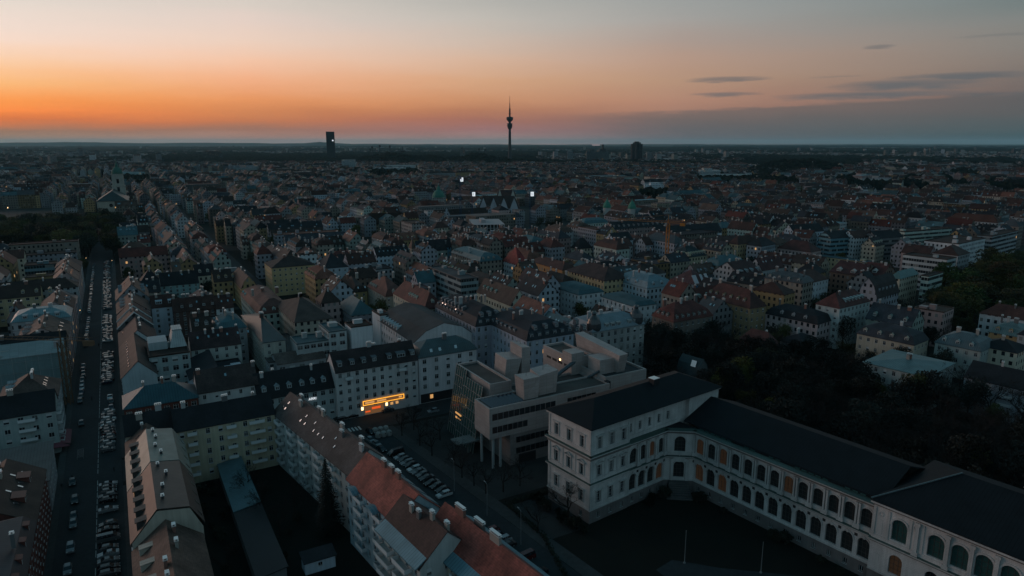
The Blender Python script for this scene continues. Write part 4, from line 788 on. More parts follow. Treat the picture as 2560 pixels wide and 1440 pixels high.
# apartment row far right middle
for xl, xr, yc, wall, rc, lab in ((2077, 2134, 596, 'teal', 'dark', 'balcony block with blue grey fronts in the back row on the right'), (2136, 2190, 595, 'white', 'redbrown', 'white small windowed block with red roof in the back row on the right'), (2192, 2258, 596, 'darkgrey', 'black', 'dark glass block in the back row on the right')):
    HP(AH, lab, (13,), xl, yc, xr, 19, ang=22, roof='gable', rise=5, wall=wall, rc=rc, chim=2, wmat='band' if wall != 'white' else 'wall')
HP(OB, 'long white terrace block above the lit white terraced block', (14,), 2262, 580, 2380, 19, cat='apartment block', ang=24, roof='flat', wall='greenwhite', wmat='band')
HP(AH, 'white house with black roof under the cream turret house', (13,), 1985, 582, 2060, 18, ang=24, roof='gable', rise=6, wall='bluewhite', rc='black', chim=3)
HP(AH, 'cream turret house with ornate gable in the right middle distance', 1932, 1940, 576, 1984, 18, ang=24, roof='gable', rise=7, ax='y', wall='cream', rc='dark', chim=2)
HP(AH, 'house with plain blank cream gable wall in the middle distance', 1598, 1606, 568, 1652, 14, ang=28, roof='gable', rise=6, wall='beige', rc='brown', chim=1)
HP(AH, 'green domed corner house in the middle distance', 1440, 1460, 560, 1520, 17, ang=28, roof='mansard', rise=5, wall='greenwhite', rc='teal', topmat='same', chim=1)
# ---------------------------------------------------------------- the long academy building (own axes: a to the right and away, b to the left and away)
AC = Vector((19.6, 158.7)); AANG = math.atan2(.6, .8)
def A2(a, b): return AC + Vector((.8, .6))*a + Vector((-.6, .8))*b
for P in ([A2(0, 0), A2(50.5, 0), A2(50.5, 16.4), A2(0, 16.4)], [A2(34, -100), A2(62, -100), A2(62, 0), A2(34, 0)]): claim(P)
ac = thing('academy_building', 'large pale stone academy with arcaded wings, corner pavilion and long dark roof', 'academy', (AC.x, AC.y, 0), AANG)
STONE = (.56, .53, .51)
def fpt(face, u, z, i=0.0):
    (ox, oy), (dx, dy), (nx, ny), Ln = face; return (ox + dx*u - nx*i, oy + dy*u - ny*i, z)
def fbox(mb, face, u0, u1, z0, z1, out, m=0, inn=0.0):
    lo = [fpt(face, u0, z0, -out), fpt(face, u1, z0, -out), fpt(face, u1, z0, inn), fpt(face, u0, z0, inn)]
    mb.prism(lo, [(x, y, z1) for x, y, z in lo], m)
def arch_bay(mb, face, ua, ub, za, zb, uc, zs, w, zsp, rev=.55, n=8):
    P = lambda u, z, i=0.0: fpt(face, u, z, i)
    l, r = uc-w/2, uc+w/2
    mb.face([P(ua, za), P(l, za), P(l, zb), P(ua, zb)]); mb.face([P(r, za), P(ub, za), P(ub, zb), P(r, zb)]); mb.face([P(l, za), P(r, za), P(r, zs), P(l, zs)])
    arc = [(uc + w/2*math.cos(math.pi*(1-i/n)), zsp + w/2*math.sin(math.pi*i/n)) for i in range(n+1)]
    for (u0, z0), (u1, z1) in zip(arc, arc[1:]): mb.face([P(u0, z0), P(u1, z1), P(u1, zb), P(u0, zb)])
    loop = [(l, zs)] + arc + [(r, zs)]
    for p, q in zip(loop, loop[1:] + loop[:1]): mb.face([P(*p), P(*q), P(*q, rev), P(*p, rev)])
def arch_win_mesh(w, hs, glass, n=8):
    def mk():
        b = MB(); arc = [(w/2*math.cos(math.pi*(1-i/n)), hs + w/2*math.sin(math.pi*i/n)) for i in range(n+1)]
        b.face([(-w/2, 0, 0), (w/2, 0, 0)] + [(x, 0, z) for x, z in arc[::-1]], 1)
        t = .1
        for (x0, z0), (x1, z1) in zip([(-w/2, 0)] + arc, arc + [(w/2, 0)]):
            s = lambda x, z: (x*(1-2*t/w), z if z < hs else hs + (z-hs)*(1-2*t/w))
            b.face([(x0, -.06, z0), (x1, -.06, z1), (s(x1, z1)[0], -.06, s(x1, z1)[1]), (s(x0, z0)[0], -.06, s(x0, z0)[1])], 0)
        for x in (-w/6, w/6): b.box(x-.04, x+.04, -.07, -.01, 0, hs + w*.42, 0)
        for z in (hs*.33, hs*.66, hs): b.box(-w/2, w/2, -.065, -.012, z, z+.07, 0)
        return b.mesh('arched_window', ['bronze', glass])
    return cached(('aw', w, hs, glass), mk)
mat('frieze', .9, 'gravel', base=(.16, .145, .135)); mat('bronze', .6, base=(.06, .055, .05)); mat('copper', .6, 'gravel', base=(.05, .085, .075))
def place_on(face, me, name, u, z, inn, parent=ac):
    (ox, oy), (dx, dy), (nx, ny), Ln = face; x, y, _ = fpt(face, u, 0, inn); return inst(name, me, parent, (x, y, z), math.atan2(dy, dx))
wb = MB(); trim = MB(); led = MB(); pl_ = MB()
fL = ((0, 16.3), (0, -1), (-1, 0), 16.3); fF = ((0, 0), (1, 0), (0, -1), 13.7)
def ped(face, u, z, w, seg):
    if seg:
        n = 6; arc = [(u - w/2 + w*i/n, z + w*.24*math.sin(math.pi*i/n)) for i in range(n+1)]
        for (u0, z0), (u1, z1) in zip(arc, arc[1:]):
            lo = [fpt(face, u0, z0, -.5), fpt(face, u1, z1, -.5), fpt(face, u1, z1, 0), fpt(face, u0, z0, 0)]; trim.prism(lo, [(x, y, q+.14) for x, y, q in lo])
    fbox(trim, face, u-w/2, u+w/2, z-.2, z, .5)
for face in (fL, fF):
    Ln = face[3]; us = [Ln*f for f in ((.2, .5, .8) if face is fL else (.22, .53, .84))]
    wins = [(u, 20.0, 1.5, 3.0) for u in us] + [(u, 12.5, 1.5, 2.9) for u in us] + [(u, 5.3, 1.5, 3.0) for u in us]
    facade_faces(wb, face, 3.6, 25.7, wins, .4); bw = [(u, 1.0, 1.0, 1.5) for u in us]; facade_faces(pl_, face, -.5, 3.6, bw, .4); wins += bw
    for u, z, w, h in wins: place_on(face, win_mesh(w, h, 'pane', 'cross', .4), 'window', u, z, .4)
    for u in us:
        for z, h in ((20.0, 3.0), (12.5, 2.9), (5.3, 3.0)):
            fbox(trim, face, u-1.05, u-.77, z-.1, z+h+.25, .16); fbox(trim, face, u+.77, u+1.05, z-.1, z+h+.25, .16); fbox(trim, face, u-1.05, u+1.05, z+h+.02, z+h+.3, .104)
        ped(face, u, 23.7, 2.7, False); ped(face, u, 16.1, 2.7, True); ped(face, u, 8.9, 2.6, False)
        fbox(trim, face, u-.4, u+.4, 9.4, 9.9, .05)
    for u in (.35, Ln-.35): fbox(trim, face, u-.35, u+.35, 11.6, 17.6, .16); fbox(trim, face, u-.3, u+.3, 18.9, 25.2, .12); fbox(trim, face, u-.45, u+.45, 4.0, 10.4, .1)
    for i in range(2): fbox(trim, face, (us[i]+us[i+1])/2-.25, (us[i]+us[i+1])/2+.25, 11.6, 17.6, .12)
    fbox(trim, face, -.55, Ln+.55, 25.2, 25.75, .5); fbox(trim, face, -.16, Ln+.16, 19.4, 19.7, .16); fbox(trim, face, -.12, Ln+.12, 12.1, 12.3, .12)
    fbox(trim, face, -.3, Ln+.3, 3.6, 3.95, .25); fbox(trim, face, -.75, Ln+.75, 18.2, 18.5, .72); fbox(trim, face, -.3, Ln+.3, 17.3, 18.2, .26, 2); fbox(trim, face, -.6, Ln+.6, 10.7, 11.0, .55); fbox(trim, face, -.2, Ln+.2, 10.2, 10.7, .18)
    fbox(led, face, -.78, Ln+.78, 18.5, 18.62, .76); fbox(led, face, -.62, Ln+.62, 11.0, 11.1, .58)
    for k in range(3): fbox(trim, face, 0, Ln, 4.6+k*1.9, 4.66+k*1.9, .03)
# other walls of the west wing
wb.face([(0, 16.3, -.5), (50.4, 16.3, -.5), (50.4, 16.3, 25.7), (0, 16.3, 25.7)]); wb.face([(50.4, 0, -.5), (50.4, 16.3, -.5), (50.4, 16.3, 25.7), (50.4, 0, 25.7)])
fA = ((13.7, 1.3), (1, 0), (0, -1), 36.7)
at = [(u, 20.6, 1.15, 2.3) for u in (1.6, 5.3, 9.0, 12.7, 16.4)]
facade_faces(wb, fA, 17.6, 25.7, at, .35)
for u, z, w, h in at: place_on(fA, win_mesh(w, h, 'pane', 'cross', .35), 'window', u, z, .35)
fbox(trim, fA, 0, 36.7, 25.25, 25.72, .4); fbox(trim, fA, 0, 20.5, 19.5, 19.75, .12)
for u in (3.45, 7.15, 10.85, 14.55): fbox(trim, fA, u-.3, u+.3, 19.75, 25.2, .06)
wb.face([(13.7, 0, 17), (13.7, 1.3, 17), (13.7, 1.3, 25.7), (13.7, 0, 25.7)])
fEnd = ((37.5, .1), (1, 0), (0, -1), 12.9); facade_faces(wb, fEnd, 17, 25.7, []); fbox(trim, fEnd, -.4, 13.3, 25.26, 25.76, .5); wb.face([(37.5, .1, 17), (37.5, 1.3, 17), (37.5, 1.3, 25.7), (37.5, .1, 25.7)])
# arcades
def arcade(face, n, sp, u0, lit, lit2, w=2.5, bev=True):
    Ln = face[3]
    for i in range(n):
        uc = u0 + sp*i; ua, ub = (0 if i == 0 else uc - sp/2), (Ln if i == n-1 else uc + sp/2)
        arch_bay(wb, face, ua, ub, 3.7, 10.5, uc, 4.4, w, 7.9); arch_bay(wb, face, ua, ub, 10.5, 17.4, uc, 12.0, w+.1, 15.05)
        place_on(face, arch_win_mesh(w, 3.5, 'arch_lit' if i in lit2 else 'arch_glass'), 'arched_window', uc, 4.4, .5); place_on(face, arch_win_mesh(w+.1, 3.05, 'arch_lit' if i in lit else 'arch_glass'), 'arched_window', uc, 12.0, .5)
        if u0 > 0:
            for d in (-.62, .62):
                fbox(trim, face, uc+sp/2+d*.55-.2, uc+sp/2+d*.55+.2, 12.1, 16.9, .5); fbox(trim, face, uc+sp/2+d*.55-.26, uc+sp/2+d*.55+.26, 16.7, 17.2, .58)
            fbox(trim, face, uc+sp/2-.75, uc+sp/2+.75, 11.1, 12.1, .66); fbox(trim, face, uc+sp/2-.35, uc+sp/2+.35, 9.0, 9.7, .04, 1)
            fbox(trim, face, uc-.22, uc+.22, 9.05, 9.8, .2); fbox(trim, face, uc-sp/2+1.05, uc+sp/2-1.05, 11.15, 11.95, .12)
            n8 = 8
            for zs, ww in ((7.9, w), (15.05, w+.1)):          # archivolts
                arc = [(uc + (ww/2+.02)*math.cos(math.pi*(1-k/n8)), zs + (ww/2+.02)*math.sin(math.pi*k/n8), uc + (ww/2+.32)*math.cos(math.pi*(1-k/n8)), zs + (ww/2+.32)*math.sin(math.pi*k/n8)) for k in range(n8+1)]
                for p, q in zip(arc, arc[1:]):
                    lo = [fpt(face, p[0], p[1], 0), fpt(face, q[0], q[1], 0), fpt(face, q[2], q[3], 0), fpt(face, p[2], p[3], 0)]; hi = [fpt(face, p[0], p[1], -.16), fpt(face, q[0], q[1], -.16), fpt(face, q[2], q[3], -.16), fpt(face, p[2], p[3], -.16)]; trim.prism(lo, hi)
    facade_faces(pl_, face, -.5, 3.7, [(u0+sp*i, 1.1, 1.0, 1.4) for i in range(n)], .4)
    for i in range(n): place_on(face, win_mesh(1.0, 1.4, 'pane', 'cross', .4), 'window', u0+sp*i, 1.1, .4)
    fbox(trim, face, -.1, Ln+.1, 17.4, 18.2, .22, 2); fbox(trim, face, -.2, Ln+.2, 18.2, 18.45, 1.0); fbox(trim, face, -.1, Ln+.1, 10.2, 10.6, .2, 2); fbox(trim, face, -.2, Ln+.2, 10.6, 10.85, .8); fbox(trim, face, 0, Ln, 3.6, 3.9, .22)
    fbox(led, face, -.2, Ln+.2, 18.45, 18.55, 1.04, 0, 1.3); fbox(led, face, -.2, Ln+.2, 10.85, 10.95, .84)
mat('arch_lit', .4, base=(.05, .035, .025), emit=(1, .5, .24), es=.016); mat('arch_glass', .14, base=(.03, .032, .033), spec=.5)
fW = ((13.7, .15), (1, 0), (0, -1), 14.5); arcade(fW, 4, 3.55, 1.9, (2,), (3,), 2.6)
cx, cy2 = 34.0, -5.2; dl = math.hypot(cx-28.2, cy2-.15)
fC = ((28.2, .15), ((cx-28.2)/dl, (cy2-.15)/dl), ((cy2-.15)/dl, -(cx-28.2)/dl), dl); arcade(fC, 1, dl, dl/2, (), (), 2.9)
fM = ((34.0, -5.2), (0, -1), (-1, 0), 48.6); arcade(fM, 13, 3.74, 1.9, (0, 2, 7), (0, 2), 2.7)
# door with pediment and steps in the inner corner
for d in (-2.0, 2.0): fbox(trim, fC, dl/2+d-.3, dl/2+d+.3, 3.7, 9.3, .55)
fbox(trim, fC, dl/2-2.5, dl/2+2.5, 9.3, 9.8, .6)
lo = [fpt(fC, dl/2-2.6, 9.8, -.62), fpt(fC, dl/2+2.6, 9.8, -.62), fpt(fC, dl/2, 11.0, -.62)]; trim.prism(lo, [fpt(fC, dl/2-2.6, 9.8, 0), fpt(fC, dl/2+2.6, 9.8, 0), fpt(fC, dl/2, 11.0, 0)])
st_ = MB()
for i in range(8): fbox(st_, fC, dl/2-2.6-i*.12, dl/2+2.6+i*.12, 0, 3.6-i*.45, 1.4+i*.45)
st_.obj('entrance_steps', ['stone'], ac, color=(.09, .09, .09))
# middle pavilion at the right, larger arches
fP = ((32.8, -53.8), (0, -1), (-1, 0), 46); ar = [5.5, 12.6, 16.9, 21.1, 25.4, 33, 38, 43]; edges = [0, 9.0, 14.75, 19.0, 23.25, 29, 35.5, 40.5, 46]
for i, uc in enumerate(ar):
    arch_bay(wb, fP, edges[i], edges[i+1], 3.7, 10.9, uc, 4.7, 2.7, 7.9); arch_bay(wb, fP, edges[i], edges[i+1], 10.9, 19.0, uc, 12.4, 3.1, 15.9)
    place_on(fP, arch_win_mesh(2.7, 3.2, 'arch_lit' if i == 0 else 'glass'), 'arched_window', uc, 4.7, .5); place_on(fP, arch_win_mesh(3.1, 3.5, 'greenglass'), 'arched_window', uc, 12.4, .5)
    if 0 < i < 5:
        for d in (-.3, .3): 
            if i > 1: pass
        fbox(trim, fP, edges[i]-.35, edges[i]+.35, 12.1, 18.4, .45); fbox(trim, fP, edges[i]-.5, edges[i]+.5, 18.0, 18.6, .52); fbox(trim, fP, edges[i]-.6, edges[i]+.6, 11.2, 12.1, .55)
    n8 = 10
    arc = [(uc + 1.6*math.cos(math.pi*(1-k/n8)), 15.9 + 1.6*math.sin(math.pi*k/n8), uc + 2.0*math.cos(math.pi*(1-k/n8)), 15.9 + 2.0*math.sin(math.pi*k/n8)) for k in range(n8+1)]
    for p, q in zip(arc, arc[1:]): trim.prism([fpt(fP, p[0], p[1], 0), fpt(fP, q[0], q[1], 0), fpt(fP, q[2], q[3], 0), fpt(fP, p[2], p[3], 0)], [fpt(fP, p[0], p[1], -.18), fpt(fP, q[0], q[1], -.18), fpt(fP, q[2], q[3], -.18), fpt(fP, p[2], p[3], -.18)])
for u in (1.6, 8.6): # niches, round panels
    fbox(trim, fP, u-.5, u+.5, 12.6, 15.4, .03, 3); fbox(trim, fP, u-.42, u+.42, 15.4, 15.8, .03, 3)
    for k in range(10):
        a, b = 6.2832*k/10, 6.2832*(k+1)/10
        trim.prism([fpt(fP, u+.35*math.cos(a), 17.2+.35*math.sin(a)), fpt(fP, u+.35*math.cos(b), 17.2+.35*math.sin(b)), fpt(fP, u+.55*math.cos(b), 17.2+.55*math.sin(b)), fpt(fP, u+.55*math.cos(a), 17.2+.55*math.sin(a))], [fpt(fP, u+.35*math.cos(a), 17.2+.35*math.sin(a), -.1), fpt(fP, u+.35*math.cos(b), 17.2+.35*math.sin(b), -.1), fpt(fP, u+.55*math.cos(b), 17.2+.55*math.sin(b), -.1), fpt(fP, u+.55*math.cos(a), 17.2+.55*math.sin(a), -.1)])
    fbox(trim, fP, u-.5, u+.5, 5.2, 7.8, .03, 3)
for u in (.3, 3.2, 7.6, 10.0): fbox(trim, fP, u-.28, u+.28, 12.1, 18.5, .16)
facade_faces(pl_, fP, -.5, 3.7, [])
wb.face([(32.8, -53.8, -.5), (34.2, -53.8, -.5), (34.2, -53.8, 19.2), (32.8, -53.8, 19.2)])
fbox(trim, fP, -.2, 46, 18.9, 19.4, .3, 2); fbox(trim, fP, -.5, 46, 19.4, 19.8, .8); fbox(trim, fP, -.2, 46, 10.4, 10.8, .25, 2); fbox(trim, fP, -.3, 46, 10.8, 11.1, .6); fbox(trim, fP, 0, 46, 3.6, 3.9, .25); fbox(trim, fP, 0, 46, 12.0, 12.2, .1)
fbox(led, fP, -.3, 46, 11.1, 11.2, .64)
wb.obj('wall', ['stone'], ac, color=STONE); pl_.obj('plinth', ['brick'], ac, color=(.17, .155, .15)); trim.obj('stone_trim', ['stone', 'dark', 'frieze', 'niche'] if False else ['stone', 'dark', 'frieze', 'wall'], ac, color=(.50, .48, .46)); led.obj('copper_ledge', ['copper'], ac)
# roofs
ROOF = (.010, .014, .017)
rb = MB(); o = .75; z0 = 25.75
E = [(-o, -o-.1, z0), (51.1, -o-.1, z0), (51.1, 17, z0), (-o, 17, z0)]; U = [(x, y, z0+.2) for x, y, z in E]
for i in range(4): rb.face([E[i], E[(i+1) % 4], U[(i+1) % 4], U[i]])
r0, r1 = (8.6, 8.1, 29.6), (42, 8.1, 29.6); rb.face([U[0], U[1], r1, r0]); rb.face([U[2], U[3], r0, r1]); rb.face([U[3], U[0], r0]); rb.face([U[1], U[2], r1]); rb.face(E[::-1])
wr = rb.obj('wing_roof', ['slate_roof'], ac, color=ROOF)
b = MB(); b.box(-1.1, 1.1, -1, 1, -2, 1.6, 0); b.box(-1.2, 1.2, -1.1, 1.1, 1.6, 1.75, 1); b.obj('chimney', ['dark', 'cap'], wr, (30.5, 7.2, 29))
for u in (15, 22): inst('skylight', skylight_mesh(1.4, 1.6), wr, (u, 4.5, 27.9), (rad(25), 0, 0))
rb = MB(); y0, y1 = 0.0, -54.5
for x0, zz0, x1, zz1 in ((35.2, 19.0, 47, 23.4), (59, 19.0, 47, 23.4)):
    lo = [(x0, y1, zz0), (x0, y0, zz0), (x1, y0, zz1), (x1, y1, zz1)]; rb.prism(lo, [(x, y, z+.25) for x, y, z in lo])
rb.box(35.0, 35.4, y1, -4.5, 18.5, 19.05); rb.face([(28.2, 1.2, 18.56), (35.1, 1.2, 18.56), (35.1, -4.9, 18.56)])
mr = rb.obj('long_roof', ['slate_roof'], ac, color=ROOF)
b = MB()
for i in range(26):
    if R.random() < .62: y = -6.5 - i*1.75; b.box(34.85, 34.99, y-.62, y+.62, 18.62, 18.98, 0)
b.obj('clerestory_window', ['greenglass'], mr)
rb = MB(); E = [(32.0, -100, 19.8), (32.0, -53.3, 19.8), (63, -53.3, 19.8), (63, -100, 19.8)]; U = [(x, y, 20.05) for x, y, z in E]
for i in range(4): rb.face([E[i], E[(i+1) % 4], U[(i+1) % 4], U[i]])
rb.face([U[0], U[1], (46.5, -64.8, 26.2), (46.5, -100, 26.2)]); rb.face([U[1], U[2], (46.5, -64.8, 26.2)]); rb.face([U[2], U[3], (46.5, -100, 26.2), (46.5, -64.8, 26.2)])
pr_ = rb.obj('pavilion_roof', ['slate_roof'], ac, color=(.015, .020, .024)); pr_.color = (.010, .014, .017, 1)
b = MB(); b.tube((32.1, -53.2, 20.3), (46.5, -64.8, 26.4), .16, .16, 5); b.obj('ridge_cap', ['seam'], pr_, color=(.09, .13, .14))
b = MB(); b.box(-.8, .8, -.8, .8, -1, 1.5); b.box(-.95, .95, -.95, .95, 1.5, 1.65, 1); b.obj('chimney', ['plain', 'cap'], pr_, (49.5, -76, 25.2), color=(.1, .1, .1))

# ---------------------------------------------------------------- panel clad new building beside it
an = thing('panel_clad_building', 'angular new building clad in pale panels with tilted roof boxes and solar panels', 'building', (*W2(100, 0), 0), rad(30))
claim([W2(101, -9), W2(164, -9), W2(164, 28), W2(101, 28)])
PAN = (.33, .295, .28)
def tray(name, x0, x1, y0, y1, z0, z1, deck=(.075, .068, .062), par=.7, solid=True):
    b = MB(); b.box(x0, x1, y0, y1, z0, z1-par, 0, skip='T'); t = .55
    for a, c, d, e in ((x0, x1, y0, y0+t), (x0, x1, y1-t, y1), (x0, x0+t, y0+t, y1-t), (x1-t, x1, y0+t, y1-t)): b.box(a, c, d, e, z1-par, z1, 0, skip='D')
    w = b.obj(name, ['panel'], an, color=PAN)
    q = MB(); q.box(x0+t+.02, x1-t-.02, y0+t+.02, y1-t-.02, z1-par-.3, z1-par+.02); q.obj('roof_deck', ['gravel'], an, color=deck); return w
def solid(name, lo, hi, color=PAN, m='panel', top=None):
    b = MB(); b.prism(lo, hi, 0, 0 if top is None else 1); return b.obj(name, [m] + ([top] if top else []), an, color=color)
rect = lambda x0, x1, y0, y1, z: [(x0, y0, z), (x1, y0, z), (x1, y1, z), (x0, y1, z)]
tray('glass_hall_block', 8.7, 16.4, 3.7, 27, -.3, 22.1)
tray('bar_block', 2.2, 46, -8, 1.5, 9.9, 19.4, par=.5)
tray('rear_link_block', 16.6, 46, 1.6, 9.5, 8, 18.6, deck=(.06, .06, .058))
tray('right_block', 46.2, 63.4, -5.4, 9, -.3, 20.6, deck=(.035, .045, .05))
tray('back_block', 42.3, 51, 8.2, 26, 8, 24.0)
solid('back_block_head', rect(42.25, 47.4, 8.15, 13.6, 20), rect(42.25, 47.4, 8.15, 13.6, 25.4))
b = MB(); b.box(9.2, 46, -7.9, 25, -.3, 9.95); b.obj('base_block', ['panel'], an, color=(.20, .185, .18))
solid('roof_box', rect(14.9, 19.9, -6.4, -1.8, 19.2), [(14.2, -7.2, 26.0), (20.6, -6.2, 25.6), (20.2, -1.2, 25.6), (14.3, -1.6, 26.0)])
solid('roof_box', rect(20.7, 27.0, -5.4, .2, 19.2), [(20.7, -5.6, 25.6), (27.6, -5.6, 26.4), (27.4, .4, 26.6), (21.1, .4, 26.2)])
solid('tilted_tower', [(18.0, 12.6, 12), (21.0, 12.6, 12), (24.9, 20.0, 12), (18.4, 20.0, 12)], [(19.4, 12.2, 26.0), (25.2, 12.2, 25.6), (25.2, 19.8, 25.8), (19.6, 20.2, 26.2)])
solid('tower_head', rect(25.3, 28.4, 12.4, 19.6, 10), [(25.1, 12.2, 29.3), (28.4, 12.2, 28.9), (28.4, 19.4, 28.9), (25.1, 19.8, 29.6)])
solid('deck_box', rect(47.0, 53.6, -1.2, 5.4, 20), rect(47.0, 53.6, -1.2, 5.4, 25.0))
solid('long_roof_box', rect(53.3, 56.6, -2.2, 20, 20), [(52.6, -4.4, 26.6), (56.4, -4.0, 26.6), (56.4, 21, 28.2), (52.6, 21, 28.2)], m='panel')
solid('rear_box', rect(46, 55, 9.2, 21, 8), rect(46, 55, 9.2, 21, 21))
for u0, u1, z0, z1 in ((3.1, 25.2, 15.6, 17.6), (3.1, 15.2, 11.6, 13.5), (11.2, 24.8, 6.9, 8.7), (11.2, 24.8, 3.4, 5.2), (29.5, 40.5, 15.7, 17.5)):
    n = max(2, int((u1-u0)/1.7)); b = MB(); w = (u1-u0)/n
    for i in range(n): b.box(u0+i*w+.08, u0+(i+1)*w-.08, -8.06 if z0 > 9 else -7.98, -8.005 if z0 > 9 else -7.9+.0, z0, z1)
    b.obj('window_strip', ['glass'], an)
b = MB(); b.box(12.2, 18.2, -8.0, -7.905, .1, 3.0); b.obj('gate', ['dark'], an)
b = MB()
for i in range(5):
    b.box(45.6, 46.9, -7.2, -5.45, 4+i*3.3, 6.5+i*3.3)
b.obj('stair_glazing', ['glass'], an)
b = MB()
for i in range(4): b.box(42.2, 42.28, 23.4-i*3.6-2.6, 23.4-i*3.6, 20.2, 21.0)
b.obj('window_strip', ['dark'], an)
b = MB()
for i in range(8):
    x = 3.6 + i*1.42
    lo = [(x, -7.0, 19.0), (x+.95, -7.0, 19.45), (x+.95, .6, 19.45), (x, .6, 19.0)]; b.prism(lo, [(p, q, z+.06) for p, q, z in lo])
b.obj('solar_panel', ['solar'], an)
for x, y in ((4.0, -6.8), (3.2, -1), (6.4, -6.9)): b = MB(); b.tube((x, y, 0), (x, y, 9.9), .42, .42, 10); b.obj('column', ['plain'], an, color=(.30, .33, .33))
# leaning glass screens
for y0, y1, t0, t1, zt in ((18, 25.5, 7.9, 4.0, 22.6), (5.0, 18.3, 6.9, 3.2, 21.0)):
    b = MB(); n = int((y1-y0)/1.5)
    lo = [(t1, y0, -.1), (t1, y1, -.1), (t0, y1, zt), (t0, y0, zt)]; b.prism(lo, [(x+.12, y, z) for x, y, z in lo], 0)
    for i in range(n+1):
        y = y0 + (y1-y0)*i/n; b.tube((t1-.08, y, 0), (t0-.08, y, zt+.4), .08, .08, 4, 1)
    for k in range(1, 7): z = zt*k/7; x = t1 + (t0-t1)*k/7 - .1; b.tube((x, y0, z), (x, y1, z), .06, .06, 4, 1)
    b.obj('glass_screen', ['greenglass', 'lightmetal'], an)
for z in (6.4, 8.0): b = MB(); b.box(3.9, 4.1, 16, 20, z, z+.5); b.obj('lit_window', ['lit'], an, (.5, 0, 0))
b = MB(); lo = rect(-2.5, 7, 4, 9, 4.2); b.prism(lo, [(x, y, z+.45) for x, y, z in lo]); b.box(2, 2.5, 6, 6.5, 0, 4.2); b.obj('entrance_canopy', ['seam'], an, color=(.16, .2, .2))
b = MB(); b.tube((30, 4, 18.9), (44.5, 9, 22.5), .7, .7, 6); b.obj('roof_duct', ['seam'], an, color=(.07, .10, .115))
b = MB(); b.tube((43.6, 1.5, 18.6), (46.6, -1.5, 21.5), .5, .5, 6); b.obj('roof_duct', ['seam'], an, color=(.07, .10, .115))
for x, y, z in ((17, -4, 25.8), (24, -2.5, 26.2), (26.8, 16, 29.2), (45, 17, 23.4)): b = MB(); b.tube((x, y, z), (x, y, z+1.5), .06, .03, 4); b.obj('roof_rod', ['dark'], an)
b = MB(); b.box(42.1, 42.22, 14.6, 15.3, 21.3, 21.9); b.obj('lamp', ['bulb'], an)

# ---------------------------------------------------------------- church with the green capped bell tower
ca_, cb_, cc_ = gp(242, 504, 21), gp(318, 501.5, 21), gp(214, 496, 21)
ang = math.atan2(*(cb_-ca_).yx); Wn = (cb_-ca_).length; Dn = min(75, (cc_-ca_).length)
ch = thing('church', 'pale basilica with dark hipped roof and bell tower with green copper cap', 'church', (*ca_, 0), ang); ex_, ey_ = Vector((math.cos(ang), math.sin(ang))), Vector((-math.sin(ang), math.cos(ang)))
claim([ca_-ex_*4, ca_+ex_*(Wn+22), ca_+ex_*(Wn+22)+ey_*Dn, ca_-ex_*4+ey_*Dn])
b = MB(); b.box(0, Wn, 0, Dn, -.3, 21); 
for i in range(6): b.box(-.08, -.02, 8+i*(Dn-14)/6, 8+i*(Dn-14)/6+2.8, 12, 18, 1)
for i in range(3): 
    b.prism([(Wn*(.45+.22*i)+2.2*math.cos(a), -.09, 15.5+2.2*math.sin(a)) for a in [6.2832*k/12 for k in range(12)]], [(Wn*(.45+.22*i)+2.2*math.cos(a), -.01, 15.5+2.2*math.sin(a)) for a in [6.2832*k/12 for k in range(12)]], 1)
b.obj('wall', ['wall', 'glass'], ch, color=(.40, .35, .29))
b = MB(); q = Wn/2; b.face([(-1, -1, 21), (Wn+1, -1, 21), (q, q*.9, 33)]); b.face([(-1, -1, 21), (q, q*.9, 33), (q, Dn, 33), (-1, Dn+1, 21)]); b.face([(Wn+1, -1, 21), (Wn+1, Dn+1, 21), (q, Dn, 33), (q, q*.9, 33)]); b.face([(-1, Dn+1, 21), (q, Dn, 33), (Wn+1, Dn+1, 21)])
b.obj('roof', ['seam'], ch, color=(.045, .06, .06))
tx_ = (gp(304, 530) - ca_); tl = (tx_.dot(ex_), tx_.dot(ey_)); tw = 8.0
b = MB(); x, y = tl; b.box(x-tw, x+tw, y-tw, y+tw, 0, 36); b.box(x-tw-.5, x+tw+.5, y-tw-.5, y+tw+.5, 36, 36.8); b.box(x-tw+1, x+tw-1, y-tw+1, y+tw-1, 36.8, 52); b.box(x-tw+.4, x+tw-.4, y-tw+.4, y+tw-.4, 52, 52.7)
for z in (20, 29, 40): b.box(x-1.5, x+1.5, y-tw-.1 if z < 36 else y-tw+.9, y-tw-.01 if z < 36 else y-tw+.99, z, z+6, 1)
b.obj('bell_tower', ['wall', 'glass'], ch, color=(.40, .36, .31))
b = MB(); b.lathe([(6.6, 52.6), (6.9, 54.5), (6.0, 58), (4.0, 60.5), (2.2, 62), (1.8, 65), (1.2, 66), (.5, 70), (.1, 76)], 12, cx=x, cy=y); b.obj('tower_cap', ['plain'], ch, color=(.045, .13, .10))

